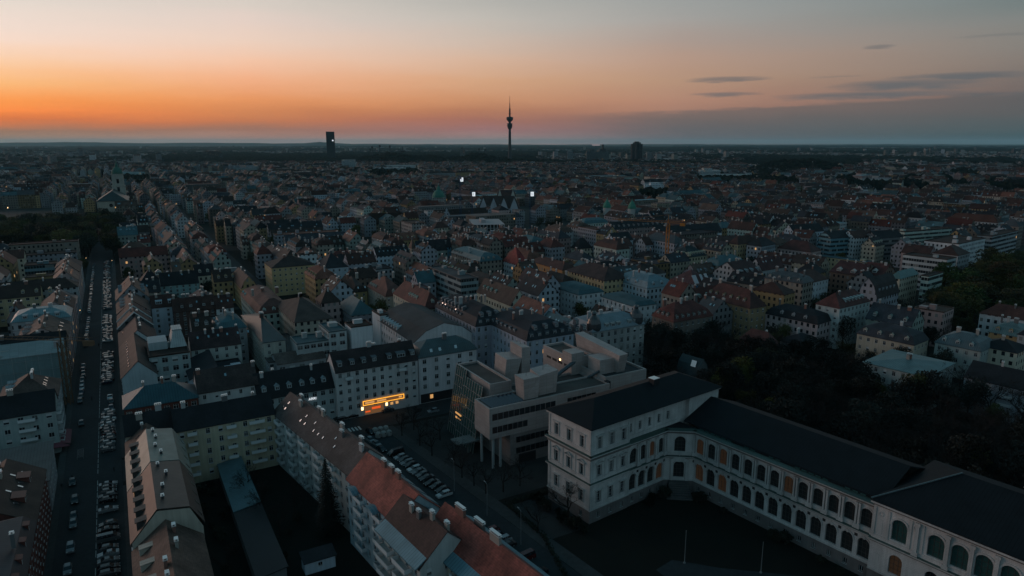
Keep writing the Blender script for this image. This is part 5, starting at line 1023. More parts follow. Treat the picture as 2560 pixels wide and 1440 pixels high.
# ---------------------------------------------------------------- landmarks on the horizon
def far_base(x, y): return gp(x, y)
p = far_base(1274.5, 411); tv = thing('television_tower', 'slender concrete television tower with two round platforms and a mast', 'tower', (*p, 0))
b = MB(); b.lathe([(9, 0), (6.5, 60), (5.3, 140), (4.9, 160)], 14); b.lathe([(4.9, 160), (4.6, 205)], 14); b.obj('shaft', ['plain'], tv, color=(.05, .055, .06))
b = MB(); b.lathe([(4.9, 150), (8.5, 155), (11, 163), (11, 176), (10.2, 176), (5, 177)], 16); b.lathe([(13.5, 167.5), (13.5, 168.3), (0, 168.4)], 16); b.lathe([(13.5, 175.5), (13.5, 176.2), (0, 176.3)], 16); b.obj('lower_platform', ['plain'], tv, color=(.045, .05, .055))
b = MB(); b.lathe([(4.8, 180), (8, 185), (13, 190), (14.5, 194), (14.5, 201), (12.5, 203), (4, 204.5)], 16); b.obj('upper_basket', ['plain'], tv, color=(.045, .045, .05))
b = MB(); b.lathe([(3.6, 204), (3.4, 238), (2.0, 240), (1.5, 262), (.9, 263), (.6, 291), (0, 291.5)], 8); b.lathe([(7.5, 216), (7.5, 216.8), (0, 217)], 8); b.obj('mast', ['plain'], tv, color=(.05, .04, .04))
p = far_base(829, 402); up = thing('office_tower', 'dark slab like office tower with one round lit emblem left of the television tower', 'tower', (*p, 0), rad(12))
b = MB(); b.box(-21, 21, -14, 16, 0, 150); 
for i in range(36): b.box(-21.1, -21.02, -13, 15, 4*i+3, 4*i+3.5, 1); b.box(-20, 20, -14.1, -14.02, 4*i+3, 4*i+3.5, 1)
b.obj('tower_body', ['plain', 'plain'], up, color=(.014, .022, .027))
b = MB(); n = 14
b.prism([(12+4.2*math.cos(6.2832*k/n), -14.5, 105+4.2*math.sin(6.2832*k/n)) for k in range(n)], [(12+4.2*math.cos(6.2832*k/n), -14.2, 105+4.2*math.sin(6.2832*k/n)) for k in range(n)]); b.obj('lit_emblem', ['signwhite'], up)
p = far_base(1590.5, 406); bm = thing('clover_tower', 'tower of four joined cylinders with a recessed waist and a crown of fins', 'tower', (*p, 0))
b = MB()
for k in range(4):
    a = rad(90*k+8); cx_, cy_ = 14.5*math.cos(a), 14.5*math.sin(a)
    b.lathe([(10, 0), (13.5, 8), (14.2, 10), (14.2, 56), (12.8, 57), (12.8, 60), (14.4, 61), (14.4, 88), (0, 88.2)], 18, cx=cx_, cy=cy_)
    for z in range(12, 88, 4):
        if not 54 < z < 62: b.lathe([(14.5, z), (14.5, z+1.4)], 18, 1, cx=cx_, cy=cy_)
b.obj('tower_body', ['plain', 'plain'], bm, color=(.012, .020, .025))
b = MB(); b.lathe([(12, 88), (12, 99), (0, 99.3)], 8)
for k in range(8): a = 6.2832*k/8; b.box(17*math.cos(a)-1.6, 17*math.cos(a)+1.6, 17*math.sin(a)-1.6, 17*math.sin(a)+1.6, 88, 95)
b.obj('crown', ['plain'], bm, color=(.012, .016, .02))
def far_block(nm, label, cat, x0, x1, ytop, ybase, depth, colr, m='band', steps=None, grp=None):
    A, B = gp(x0, ybase), gp(x1, ybase); Wd = (B-A).length; dist = A.length
    h = H - (ytop-356)/F*dist*.98; colr = tuple(min(.62, v*1.25) for v in colr) if max(colr) > .15 else colr; t = thing(nm, label, cat, (*A, 0), math.atan2(*(B-A).yx), grp)
    fw = A.normalized() * (dist*.2 if dist < 2700 else 40); claim([A - fw, B - fw, B + Vector((0, depth)), A + Vector((0, depth))])
    b = MB(); b.box(0, Wd, 0, depth, -.5, h)
    for f0, f1, dz in (steps or []): b.box(Wd*f0, Wd*f1, 2, depth-2, h, h+dz)
    b.obj('body', [m], t, color=colr); q = MB(); q.box(-.4, Wd+.4, -.4, depth+.4, h+.01, h+.6) if not steps else q.box(0, .1, 0, .1, h, h+.1); q.obj('roof', ['gravel'], t, color=tuple(v*.8 for v in colr)); return t
far_block('high_rise', 'stepped hotel block left of the four cylinder tower', 'high rise', 1466, 1492, 380, 408, 25, (.10,.12,.13), steps=[(.3,.7,12),(.0,.3,6)])
far_block('high_rise', 'tall rounded hotel block with a pinnacle beside the stepped hotel', 'high rise', 1490, 1522, 378, 408, 25, (.13,.15,.15), steps=[(.25,.8,14),(.45,.6,32)])
far_block('high_rise', 'pair of slim flats on the skyline right of the television tower', 'high rise', 1418, 1432, 378, 404, 20, (.18,.20,.21))
far_block('high_rise', 'grey tower block left of the television tower on the skyline', 'high rise', 1150, 1163, 372, 402, 25, (.12,.14,.15), steps=[(.2,.7,8)])
far_block('office_slab', 'gridded white office tower on a low podium in front of the dark slab tower', 'office block', 855, 886, 398, 422, 25, (.34,.40,.42))
far_block('office_slab', 'long pale hall with bright flat roof below the dark hill', 'hall', 966, 1036, 412, 428, 40, (.33,.37,.38), 'facade')
far_block('office_slab', 'second long hall with a bright roof edge in front of the first', 'hall', 932, 1010, 418, 434, 40, (.30,.35,.36), 'facade')
far_block('office_slab', 'pale blue gridded office behind the green church cap', 'office block', 282, 354, 420, 448, 18, (.24,.36,.38), 'facade')
far_block('office_slab', 'long dark slab at the far left in the distance', 'office block', 145, 540, 404, 417, 20, (.06,.09,.095))
far_block('office_slab', 'round topped dark block on the left skyline', 'office block', 508, 550, 377, 402, 40, (.025,.035,.04), steps=[(.1,.9,4)])
far_block('office_slab', 'white banded office right of the gridded office on the left', 'office block', 488, 550, 422, 433, 18, (.28,.34,.35))
far_block('office_slab', 'pale office with two banded floors near the left edge', 'office block', 182, 232, 427, 445, 20, (.30,.34,.34))
far_block('office_slab', 'light slab with a bright end tower on the left of the hill', 'office block', 580, 642, 414, 426, 20, (.30,.35,.36), steps=[(.8,1,6)])
far_block('terrace_flats', 'white stepped terrace block, tallest of its pair on the right', 'apartment block', 1750, 1800, 422, 446, 22, (.46,.50,.51), steps=[(.15,.6,5)])
far_block('terrace_flats', 'long lower white terrace block right of the tallest one', 'apartment block', 1790, 1872, 432, 448, 22, (.46,.50,.51))
far_block('terrace_flats', 'white flats at the foot of the dark right hill', 'apartment block', 1883, 1925, 438, 452, 20, (.46,.49,.50), steps=[(.3,.6,4)])
far_block('terrace_flats', 'white flats right of the ones at the foot of the hill', 'apartment block', 1945, 1994, 440, 458, 20, (.42,.46,.48))
far_block('office_slab', 'cream banded office on the right in the distance', 'office block', 2154, 2224, 438, 462, 25, (.34,.36,.36))
far_block('office_slab', 'long white gridded slab at the far right', 'office block', 2362, 2432, 420, 432, 20, (.38,.42,.43), 'facade')
far_block('office_slab', 'beige six storey office right of the cream banded one', 'office block', 2268, 2310, 446, 464, 25, (.34,.31,.29))
far_block('office_slab', 'white cube office on the right in front of the dark roofs', 'office block', 2385, 2414, 443, 456, 20, (.40,.43,.44), 'facade')
far_block('office_slab', 'white banded block at the right edge in the distance', 'office block', 2486, 2575, 454, 470, 25, (.34,.38,.39))
far_block('office_slab', 'small grey tower block on the right skyline', 'office block', 2098, 2130, 424, 444, 20, (.22,.26,.27))
far_block('office_slab', 'white cube cluster in the middle distance on the right', 'office block', 1612, 1660, 460, 484, 22, (.44,.47,.50), 'facade', steps=[(.3,.8,4)])
# gabled school behind the concrete shell
A, B = gp(1196, 552), gp(1298, 552); hs = 15; sx = thing('gabled_school', 'large school with four steep white gables under a dark roof', 'school', (*A, 0), math.atan2(*(B-A).yx)); Wd = (B-A).length
claim([A, B, B+Vector((0, 22)), A+Vector((0, 22))])
b = MB(); b.box(0, Wd, 0, 20, -.5, hs); gp_ = MB()
for i in range(4):
    x0 = Wd*i/4 + 1.5; x1 = Wd*(i+1)/4 - 1.5; xm = (x0+x1)/2
    b.prism([(x0, -1, 0), (x1, -1, 0), (x1, -1, hs), ((x1*.6+xm*.4), -1, hs+6), (xm, -1, hs+13), (x0*.6+xm*.4, -1, hs+6), (x0, -1, hs)], [(x0, .4, 0), (x1, .4, 0), (x1, .4, hs), ((x1*.6+xm*.4), .4, hs+6), (xm, .4, hs+13), (x0*.6+xm*.4, .4, hs+6), (x0, .4, hs)])
    for k in (-1, 0, 1): gp_.box(xm+k*5-1, xm+k*5+1, -1.1, -1.02, 8, 13)
b.obj('wall', ['wall'], sx, color=(.40, .40, .43)); gp_.obj('tall_windows', ['glass'], sx)
b = MB(); b.face([(-1, -.5, hs), (Wd+1, -.5, hs), (Wd-6, 10, hs+15), (6, 10, hs+15)]); b.face([(Wd+1, 21, hs), (-1, 21, hs), (6, 10, hs+15), (Wd-6, 10, hs+15)]); b.face([(-1, 21, hs), (-1, -.5, hs), (6, 10, hs+15)]); b.face([(Wd+1, -.5, hs), (Wd+1, 21, hs), (Wd-6, 10, hs+15)]); b.obj('roof', ['tile'], sx, color=(.05, .032, .028))
# twin little gable turrets behind it
c1 = gp(1266, 532); t = thing('gable_turret_house', 'pale house with two pointed dormer gables behind the school', 'house', (*c1, 0), 0); b = MB(); b.box(-14, 14, 0, 12, 0, 22); 
for x in (-9, 9): b.prism([(x-3, -.3, 22), (x+3, -.3, 22), (x, -.3, 32)], [(x-3, 1, 22), (x+3, 1, 22), (x, 1, 32)])
b.obj('wall', ['wall'], t, color=(.50, .46, .40)); b = MB(); b.prism([(-14, 0, 22), (14, 0, 22), (14, 12, 22), (-14, 12, 22)], [(-10, 5, 31), (10, 5, 31), (10, 7, 31), (-10, 7, 31)]); b.obj('roof', ['tile'], t, color=(.07, .03, .025))
# big gable left of it
HP('gable_house', 'brown roofed house with one tall pale gable left of the concrete shell', 1064, 1104, 548, 1130, 13, cat='house', ang=-2, roof='gable', rise=13, ax='y', wall='lilac', rc='brown', chim=0)
HP(OB, 'plain beige museum like block below the tall pale gable', 1003, 1030, 560, 1066, 19, cat='office block', roof='flat', wall='beige', wallc=(.27,.25,.24))
HP('long_block', 'long ochre institute wing with dark roof and many windows', 906, 920, 545, 1030, 16, cat='building', ang=4, roof='gable', rise=5, wall='ochre', wallc=(.34,.27,.19), rc='brown', chim=0)
# green dome
c1 = gp(1096, 530); t = thing('domed_house', 'corner house with a green copper dome left of the white crane signs', 'house', (*c1, 0), 0); b = MB(); b.box(-9, 9, 0, 14, 0, 20); b.obj('wall', ['facade'], t, color=(.34, .33, .31)); b = MB(); b.lathe([(9, 20), (8.6, 23), (6, 28), (3, 30), (2.6, 33), (1, 35), (.1, 39)], 12, cy=7); b.obj('dome', ['plain'], t, color=(.05, .17, .13)); claim([c1+Vector((-9, 0)), c1+Vector((9, 0)), c1+Vector((9, 14)), c1+Vector((-9, 14))])
for x, y, lab in ((1516, 565, 'small round turret with green copper cap, left of a pair'), (1578, 568, 'small round turret with green copper cap, right of a pair')):
    c1 = gp(x, y); t = thing('turret', lab, 'turret', (*c1, 0)); b = MB(); b.lathe([(4.2, 0), (4.2, 21), (4.6, 21.5)], 12); b.obj('wall', ['plain'], t, color=(.44, .42, .40)); b = MB(); b.lathe([(4.8, 21.4), (4.4, 24), (3, 27), (.8, 30), (.1, 33)], 12); b.obj('cap', ['plain'], t, color=(.05, .20, .14))
# concrete shell under construction
def shell(label, xl, xc, yc, xr, h, nf, ang, colr=(.38, .33, .33)):
    c, a, W, D = place(xl, xc, yc, xr, h, ang); claim([c, c+Vector((math.cos(rad(a)), math.sin(rad(a))))*W, c+Vector((math.cos(rad(a)), math.sin(rad(a))))*W+Vector((-math.sin(rad(a)), math.cos(rad(a))))*D, c+Vector((-math.sin(rad(a)), math.cos(rad(a))))*D])
    t = thing('concrete_shell', label, 'building', (*c, 0), rad(a)); b = MB(); fh = h/nf
    for f in range(nf+1): b.box(0, W, 0, D, f*fh-.25, f*fh)
    n = int(W/3.4); m = max(2, int(D/3.4))
    for f in range(nf):
        for i in range(n+1): x = i*(W-.9)/n; b.box(x, x+.9, .05, .6, f*fh, (f+1)*fh-.26)
        for i in range(m+1): y = i*(D-.9)/m; b.box(.05, .6, y+.01, y+.91, f*fh, (f+1)*fh-.26)
    b.box(3, W-3, 3, D-1, 0, h-.3, 1); b.box(W*.3, W*.45, D*.3, D*.7, h, h+3); b.obj('frame', ['plain', 'dark'], t, color=colr); return t
shell('raw concrete building shell with open floors under the cranes', 1172, 1182, 562, 1262, 18, 5, 8)
shell('curved concrete shell with open window holes right of the crane masts', 1225, 1240, 582, 1320, 16, 4, 18, (.34, .29, .30))
shell('dark open shell in front of the curved concrete shell', 1210, 1216, 588, 1256, 19, 5, 30, (.22, .20, .22))
def crane(label, x, yb, h, colr, sign=False, jib=0, jang=0, w=1.6, name='tower_crane'):
    c = gp(x, yb); t = thing(name, label, 'crane', (*c, 0), 0); b = MB(); n = int(h/3)
    for sx, sy in ((-1, -1), (1, -1), (1, 1), (-1, 1)): b.tube((sx*w/2, sy*w/2, 0), (sx*w/2, sy*w/2, h), .12*w, .12*w, 4)
    for i in range(n):
        z0, z1 = i*h/n, (i+1)*h/n; q = 1 if i % 2 else -1
        for a_, b_ in (((-1, -1), (1, -1)), ((1, -1), (1, 1)), ((1, 1), (-1, 1)), ((-1, 1), (-1, -1))): b.tube((q*a_[0]*w/2, q*a_[1]*w/2, z0), (q*b_[0]*w/2, q*b_[1]*w/2, z1), .07*w, .07*w, 3)
    b.obj('mast', ['plain'], t, color=colr)
    if jib:
        b = MB(); z = h + .6
        for yy, zz in ((-.5, 0), (.5, 0), (0, 1.1)): b.tube((-jib*.28, yy, z+zz), (jib, yy, z+zz), .1, .1, 4)
        for i in range(int(jib/2)): b.tube((i*2, -.5 if i % 2 else .5, z), (i*2+2, .5 if i % 2 else -.5, z), .06, .06, 3); b.tube((i*2, 0, z+1.1), (i*2+1, .5, z), .06, .06, 3)
        b.tube((0, 0, h), (0, 0, h+6), .3, .15, 4); b.tube((0, 0, h+6), (jib*.7, 0, z+1.1), .05, .05, 3); b.tube((0, 0, h+6), (-jib*.25, 0, z+1.1), .05, .05, 3); b.box(-jib*.28, -jib*.2, -.8, .8, z-1.8, z-.1)
        b.obj('jib', ['plain'], t, (0, 0, 0), rad(jang), colr); b = MB(); b.box(.9, 2.3, -.8, .8, h-2, h+.2); b.obj('cab', ['plain'], t, (0, 0, 0), rad(jang), (.3, .3, .3))
    if sign:
        b = MB(); b.box(.4, 3.6, -1.2, -.9, h-4.4, h, 0); b.box(1.5, 1.9, -1.24, -1.21, h-3.2, h-.9, 1); b.box(1.9, 2.5, -1.24, -1.21, h-3.2, h-2.8, 1); b.obj('lit_sign', ['signwhite', 'dark'], t)
    return t
crane('blue crane mast with a lit white sign, tallest and leftmost of three', 1152, 572, 57, (.015, .045, .10), True, 30, 100)
crane('blue crane mast with a lit white sign above the concrete shell', 1181, 576, 42, (.015, .05, .10), True, 28, 80)
crane('blue crane mast with a lit white sign beside green trees', 1325, 592, 46, (.012, .05, .09), True, 28, 200)
crane('orange lattice construction crane standing among the cream houses', 1664, 700, 40, (.50, .17, .03), False, 42, 150, 1.9)
crane('brown crane whose jib crosses above the wrapped building on the left', 174, 1010, 24, (.14, .08, .045), False, 44, 176, 1.8)
crane('thin dark crane on the slope of the right hill', 2029, 448, 46, (.05, .04, .04), False, 26, 170)
for x, yt, lab in ((927, 372, 'first lamp mast of the stadium from the left'), (932, 367, 'thick stadium mast second from the left'), (951, 364, 'stadium lamp mast third from the left'), (976, 365, 'stadium lamp mast right of the middle'), (1008, 371, 'stadium mast with a round platform'), (1198, 372, 'lone floodlight mast left of the television tower'), (1214, 373, 'lone floodlight mast nearest the television tower')):
    c = gp(x, 411); b = MB(); h = H - (yt-356)/F*c.length*.98; b.tube((0, 0, 0), (0, 0, h), 2.0, 1.6, 6, 0); b.box(-4, 4, -1.5, 1.5, h-6, h+3) if 'platform' not in lab else b.lathe([(3, h-16), (13, h-13), (13, h-9), (2, h-8), (1, h+8)], 12)
    tag(b.obj('floodlight_mast', ['plain'], None, (*c, 0), 0, (.04, .045, .05)), lab, 'mast', 'stadium masts on the hill')
# ---------------------------------------------------------------- the rest of the city: rows of houses round courtyards
def inpoly(x, y, P):
    c = False
    for (x1, y1), (x2, y2) in zip(P, P[1:] + P[:1]):
        if (y1 > y) != (y2 > y) and x < (x2-x1)*(y-y1)/(y2-y1) + x1: c = not c
    return c
OPEN = [  # ground kept free of houses, outlined on the ground through its position in the photo
    [gp(*q) for q in ((-400, 548), (60, 540), (215, 532), (285, 540), (303, 600), (300, 655), (214, 655), (205, 640), (60, 640), (0, 655), (-400, 700))],      # cemetery park
    [gp(*q) for q in ((1615, 905), (1640, 870), (1800, 880), (1840, 900), (1990, 900), (2150, 940), (2160, 1000), (2390, 1000), (2700, 1060), (2700, 1440), (1480, 1440), (1480, 1100), (1620, 1000))],  # academy garden
    [gp(*q) for q in ((2300, 720), (2380, 690), (2480, 650), (2700, 600), (2700, 830), (2480, 830), (2400, 860), (2280, 800))],   # park trees on the right
    [W2(*q) for q in ((-8.3, -200), (10.2, -200), (10.2, 700), (-8.3, 700))], [W2(*q) for q in ((10, 38), (400, 38), (400, 55.5), (10, 55.5))], [W2(*q) for q in ((87.5, 56), (97.5, 56), (97.5, 1000), (87.5, 1000))],
    [W2(*q) for q in ((49, -200), (110, -200), (110, 56), (88, 56), (70, 40), (49, 40))], [W2(*q) for q in ((10, -200), (70, -200), (70, 38), (10, 38))],
    [W2(*q) for q in ((9, 55), (128, 55), (128, 128), (9, 128))], [A2(*q) for q in ((-80, -200), (75, -200), (75, 25), (-5, 25), (-80, -60))], [A2(*q) for q in ((-75, -10), (0, -10), (0, 30), (-75, 30))],
    [gp(*q) for q in ((1325, 600), (1340, 560), (1420, 556), (1425, 600))]]
OPEN = [([tuple(p) for p in P]) for P in OPEN]
def free(pts, grow):
    for x, y in pts:
        for P in OPEN:
            if inpoly(x, y, P): return False
    return not occupied(pts, grow)
cand = []
def grid_rows(ang, org, l_rng, s_rng, ok):
    l = l_rng[0]
    while l < l_rng[1]:
        wl_ = R.uniform(54, 92); s = s_rng[0] + R.uniform(-40, 0)
        while s < s_rng[1]:
            ws_ = R.uniform(70, 135); block(ang, org, l+5, l+wl_-5, s+5.5, s+ws_-5.5, ok); s += ws_
        l += wl_
def block(ang, org, l0, l1, s0, s1, ok):
    a = rad(ang); ex = Vector((math.cos(a), math.sin(a))); ey = Vector((-math.sin(a), math.cos(a)))
    m0 = org + ex*((l0+l1)/2) + ey*((s0+s1)/2)
    if m0.y < 60: return
    px, py = prj(m0.x, m0.y, 12)
    if not (-250 < px < 2800): return
    ja = ang + R.uniform(-2.5, 2.5) * (1 if m0.length > 650 else .3); a = rad(ja); ex = Vector((math.cos(a), math.sin(a))); ey = Vector((-math.sin(a), math.cos(a)))
    base = m0 - ex*((l0+l1)/2) - ey*((s0+s1)/2)
    kind = R.choices('pswge', (70, 8, 8, 6, 8))[0] if m0.length > 520 else 'p'
    hb = R.uniform(13.5, 19); rows = []
    if kind == 'p' or kind == 'e':
        dep = R.uniform(11, 14)
        for x0, x1 in ((l0, l0+dep), (l1-dep, l1)):
            s = s0
            while s < s1 - 8:
                w = min(R.uniform(12, 28), s1 - s)
                if s1 - s - w < 8: w = s1 - s
                rows.append((x0, x1 + (R.uniform(-1, 1.5)), s, s+w, 'y', None)); s += w
        for y0, y1 in ((s0, s0+dep), (s1-dep, s1)):
            l = l0 + dep + 1.6
            while l < l1 - dep - 6:
                w = min(R.uniform(12, 26), l1 - dep - 1.2 - l)
                if l1 - dep - l - w < 6: w = l1 - dep - 1.2 - l
                rows.append((l, l+w, y0, y1, 'x', None)); l += w
        m = (s0+s1)/2; q = (l0+l1)/2
        for k in range(R.choice((1, 2, 2, 3))): c = m + R.uniform(-.28, .28)*(s1-s0); qq = q + R.uniform(-5, 5); w, d = R.uniform(4, 8), R.uniform(5, 12); rows.append((qq-w, qq+w, c-d, c+d, R.choice('xy'), R.choice((None, 'flat', 'shed'))))
        if kind == 'e': rows = [r for r in rows if R.random() < .6]
    elif kind == 's':
        k = int((s1-s0)/26)
        for i in range(k): rows.append((l0+R.uniform(0, 6), l1-R.uniform(0, 10), s0+i*26, s0+i*26+12, 'x', 'flat' if R.random() < .6 else 'gable'))
    elif kind == 'w':
        rows += [(l0, l1, s0+(s1-s0)*.25, s0+(s1-s0)*.25+17, 'x', R.choice(('flat', 'hip'))), (l0, l0+16, s0+(s1-s0)*.25+18, s1, 'y', R.choice(('flat', 'hip'))), (l0+20, l1-3, s1-26, s1-4, 'x', 'flat')]; hb += 2
    for x0, x1, y0, y1, ax, rt in rows:
        c = base + ex*((x0+x1)/2) + ey*((y0+y1)/2)
        if c.y < 90 or x1-x0 < 4 or y1-y0 < 4: continue
        px, py = prj(c.x, c.y, 12)
        if not (-60 < px < 2620 and py < 1440) or not ok(px, py, c): continue
        cand.append((c.length, base + ex*x0 + ey*y0, ja, x1-x0, y1-y0, ax, hb + R.uniform(-3.2, 3.2) - (5 if rt == 'shed' else 0), px, py, None if rt == 'shed' else rt))
grid_rows(30, O, (-2200, 2900), (0, 3100), lambda px, py, c: px < 1830 + (py-440)*.12 and c.length < 2750)
grid_rows(40, Vector((230, 300)), (-1700, 2700), (-300, 3400), lambda px, py, c: px >= 1830 + (py-440)*.12 and c.length < 2600)
cand.sort(key=lambda q: q[0])
WN = ['cream', 'white', 'grey', 'grey', 'beige', 'lilac', 'lilac', 'pink', 'bluewhite', 'stone', 'greenwhite', 'stone', 'ochre']
WT = {'lilac': 'lilac grey', 'bluewhite': 'pale blue', 'greenwhite': 'pale green', 'stone': 'brownish grey'}
RN = ['brown', 'brown', 'redbrown', 'redbrown', 'redbrown', 'dark', 'dark', 'black', 'red', 'tan', 'slate', 'teal', 'grey', 'rust']
LM = [('church', 265, 510), ('concrete shell', 1235, 575), ('gabled school', 1248, 535), ('orange crane', 1664, 640), ('red pyramid roof', 1292, 655), ('ochre block', 728, 690), ('blue mansard palace', 1608, 700), ('window grid block', 2120, 780),
      ('lit white block', 2390, 630), ('domed corner house', 1500, 815), ('brick corner house', 400, 1000), ('red mansard house', 665, 770), ('ochre institute wing', 970, 545), ('pink house', 2000, 620), ('pale yellow block', 1510, 690), ('green turrets', 1548, 540), ('curved gambrel house', 2190, 730), ('cemetery trees', 140, 600), ('turquoise courtyard house', 450, 705), ('green domed house', 1096, 505), ('white skylight house', 985, 640), ('dark green roof', 1720, 640), ('right edge block', 2490, 585), ('wrapped building', 90, 880), ('white terraced houses', 1500, 750)]
N_IND = 185
made = []; used_mass = []
for dist, org, ang, Wd, Dp, ax, h, px, py, rt0 in cand:
    a = rad(ang); ex = Vector((math.cos(a), math.sin(a))); ey = Vector((-math.sin(a), math.cos(a)))
    pts = [tuple(org + ex*(Wd*i) + ey*(Dp*j)) for i in (.03, .5, .97) for j in (.03, .5, .97)]
    if not free(pts, .5): continue
    claim([org, org+ex*Wd, org+ex*Wd+ey*Dp, org+ey*Dp])
    wl, rc = R.choice(WN), R.choice(RN); rt = R.choices(('gable', 'hip', 'mansard', 'flat'), (6, 1.3, 2.2, .7))[0]
    rt = rt0 or rt
    if rt == 'mansard' and min(Wd, Dp) < 9: rt = 'gable'
    if len(made) < N_IND:
        A = Wd if ax == 'x' else Dp; f1 = 'F' if ax == 'x' else 'L'; k = max(2, int(A/R.uniform(3.5, 6)))
        dm = [(f1, tuple((i+.5)*A/k for i in range(k)), 1.3 if rt != 'mansard' else .4)] if R.random() < .55 and rt in ('gable', 'mansard') else None
        sk = [(R.choice((f1, 'L' if ax == 'y' else 'F')), tuple(R.uniform(2, A-2) for i in range(R.randint(2, 6))), R.uniform(2, 3.6), 1.0, 1.5)] if R.random() < .6 and rt == 'gable' else None
        WJ = R.uniform(.5, .95)
        r = house('apartment_house', '', 'house', org, ang, Wd, Dp, h, roof=rt, rise=R.uniform(4.8, 6.5) if rt != 'mansard' else R.uniform(4.6, 6), ax=ax, wall=wl, wallc=tuple(v*WJ for v in COL[wl]), rc=rc, occ=False, chim=R.randint(2, 4), dorm=dm, sky=sk, nf=5, faces='FL' if px > 270 else 'FR', topmat='gravel' if rt == 'flat' or R.random() < .5 else 'same')
        rtn = {'gable': 'gabled', 'hip': 'hipped', 'mansard': 'mansard', 'flat': 'flat'}[rt]
        made.append([r[0], px, py, WT.get(wl, wl), RNAME[rc], rtn])
    else: used_mass.append((org, ex, ey, Wd, Dp, ax, h, wl, rc, rt))
# labels: looks first, then the nearest thing one can find, then the order from the left
ORD = ['first', 'second', 'third', 'fourth', 'fifth', 'sixth', 'seventh', 'eighth', 'ninth', 'tenth']
bylab = {}
for m in made:
    r, px, py, w, rf, rt = m
    n, lx, ly = min(LM, key=lambda q: (q[1]-px)**2 + (2.2*(q[2]-py))**2)
    dx, dy = px-lx, (py-ly)*2.2
    rel = ('left of' if dx < 0 else 'right of') if abs(dx) > abs(dy) else ('behind' if dy < 0 else 'in front of')
    bylab.setdefault(f'{w} house, {rf} {rt} roof, {rel} the {n}', []).append((px, r))
for lab, L_ in bylab.items():
    L_.sort(key=lambda q: q[0])
    for i, (px, r) in enumerate(L_):
        r['label'] = lab if len(L_) == 1 else f'{lab}, {ORD[min(i, 9)]} from left'; r['group'] = 'houses of the dense middle distance'
# what lies beyond: one mass of small far houses
mb = MB()
def mass_house(org, ex, ey, Wd, Dp, ax, h, wc, rcol, rt, sky=True):
    P = lambda x, y, z: (*(org + ex*x + ey*y), z); j = R.choice((.25, .4, .55, .7, .95)); wc = tuple(v*j for v in wc); j = R.uniform(.45, 1.0); rcol = tuple(v*j for v in rcol)
    c = [(0, 0), (Wd, 0), (Wd, Dp), (0, Dp)]
    for (x0, y0), (x1, y1) in zip(c, c[1:] + c[:1]): mb.face([P(x0, y0, 0), P(x1, y1, 0), P(x1, y1, h), P(x0, y0, h)], 0, wc)
    rise = R.uniform(4.5, 6.5)
    if rt == 'flat': mb.face([P(0, 0, h), P(Wd, 0, h), P(Wd, Dp, h), P(0, Dp, h)], 1, tuple(min(.4, v*2.5+.05) for v in rcol)); return
    A, B = (Wd, Dp) if ax == 'x' else (Dp, Wd); Q = (lambda a, b, z: P(a, b, z)) if ax == 'x' else (lambda a, b, z: P(b, a, z))
    i0 = 0 if rt != 'hip' else min(A/2, B/2)*.9; o = .3
    r0, r1 = Q(i0, B/2, h+rise), Q(A-i0, B/2, h+rise)
    mb.face([Q(0, -o, h-.2), Q(A, -o, h-.2), r1, r0], 1, rcol); mb.face([Q(A, B+o, h-.2), Q(0, B+o, h-.2), r0, r1], 1, rcol)
    gc = wc if rt != 'hip' else rcol; gm = 0 if rt != 'hip' else 1
    mb.face([Q(0, B, h), Q(0, 0, h), r0], gm, gc); mb.face([Q(A, 0, h), Q(A, B, h), r1], gm, gc)
    for k in range(R.randint(1, 3)):
        u = R.uniform(.15, .85)*A; x, y, z = Q(u, B/2 + R.uniform(-1.2, 1.2), h+rise); mb.box(x-.5, x+.5, y-.4, y+.4, z-1.2, z+1.2, 1, (.12, .10, .09)); mb.face([(x-.7, y-.6, z+1.25), (x+.7, y-.6, z+1.25), (x+.7, y+.6, z+1.25), (x-.7, y+.6, z+1.25)], 2)
    for sgn in (0, 1):
        for k in range(R.choice((0, 0, 1, 2, 3))):
            u = R.uniform(.1, .85)*A; t0, t1 = .35, .62; b0 = (B/2)*t0 if sgn == 0 else B-(B/2)*t0; b1 = (B/2)*t1 if sgn == 0 else B-(B/2)*t1
            if R.random() < .45: mb.face([Q(u, b0, h+rise*t0+.15), Q(u+1.2, b0, h+rise*t0+.15), Q(u+1.2, b1, h+rise*t1+.15), Q(u, b1, h+rise*t1+.15)], 3)
            else: # dormer
                bb0 = (B/2)*.2 if sgn == 0 else B-(B/2)*.2; z = h+rise*.2
                mb.face([Q(u, bb0, z), Q(u+1.8, bb0, z), Q(u+1.8, bb0, z+1.6), Q(u, bb0, z+1.6)], 1, wc); mb.face([Q(u, bb0, z+1.6), Q(u+1.8, bb0, z+1.6), Q(u+1.8, (bb0+B/2)/2, z+2), Q(u, (bb0+B/2)/2, z+2)], 1, rcol)
for org, ex, ey, Wd, Dp, ax, h, wl, rc, rt in used_mass: mass_house(org, ex, ey, Wd, Dp, ax, h, COL[wl], RC[rc], rt)
if mb.v: stuff(mb.obj('distant_houses', ['facade_mass', 'roof_mass', 'cap', 'skyglass']), 'dense dark roofs of the far city quarters reaching to the park hills', 'houses')
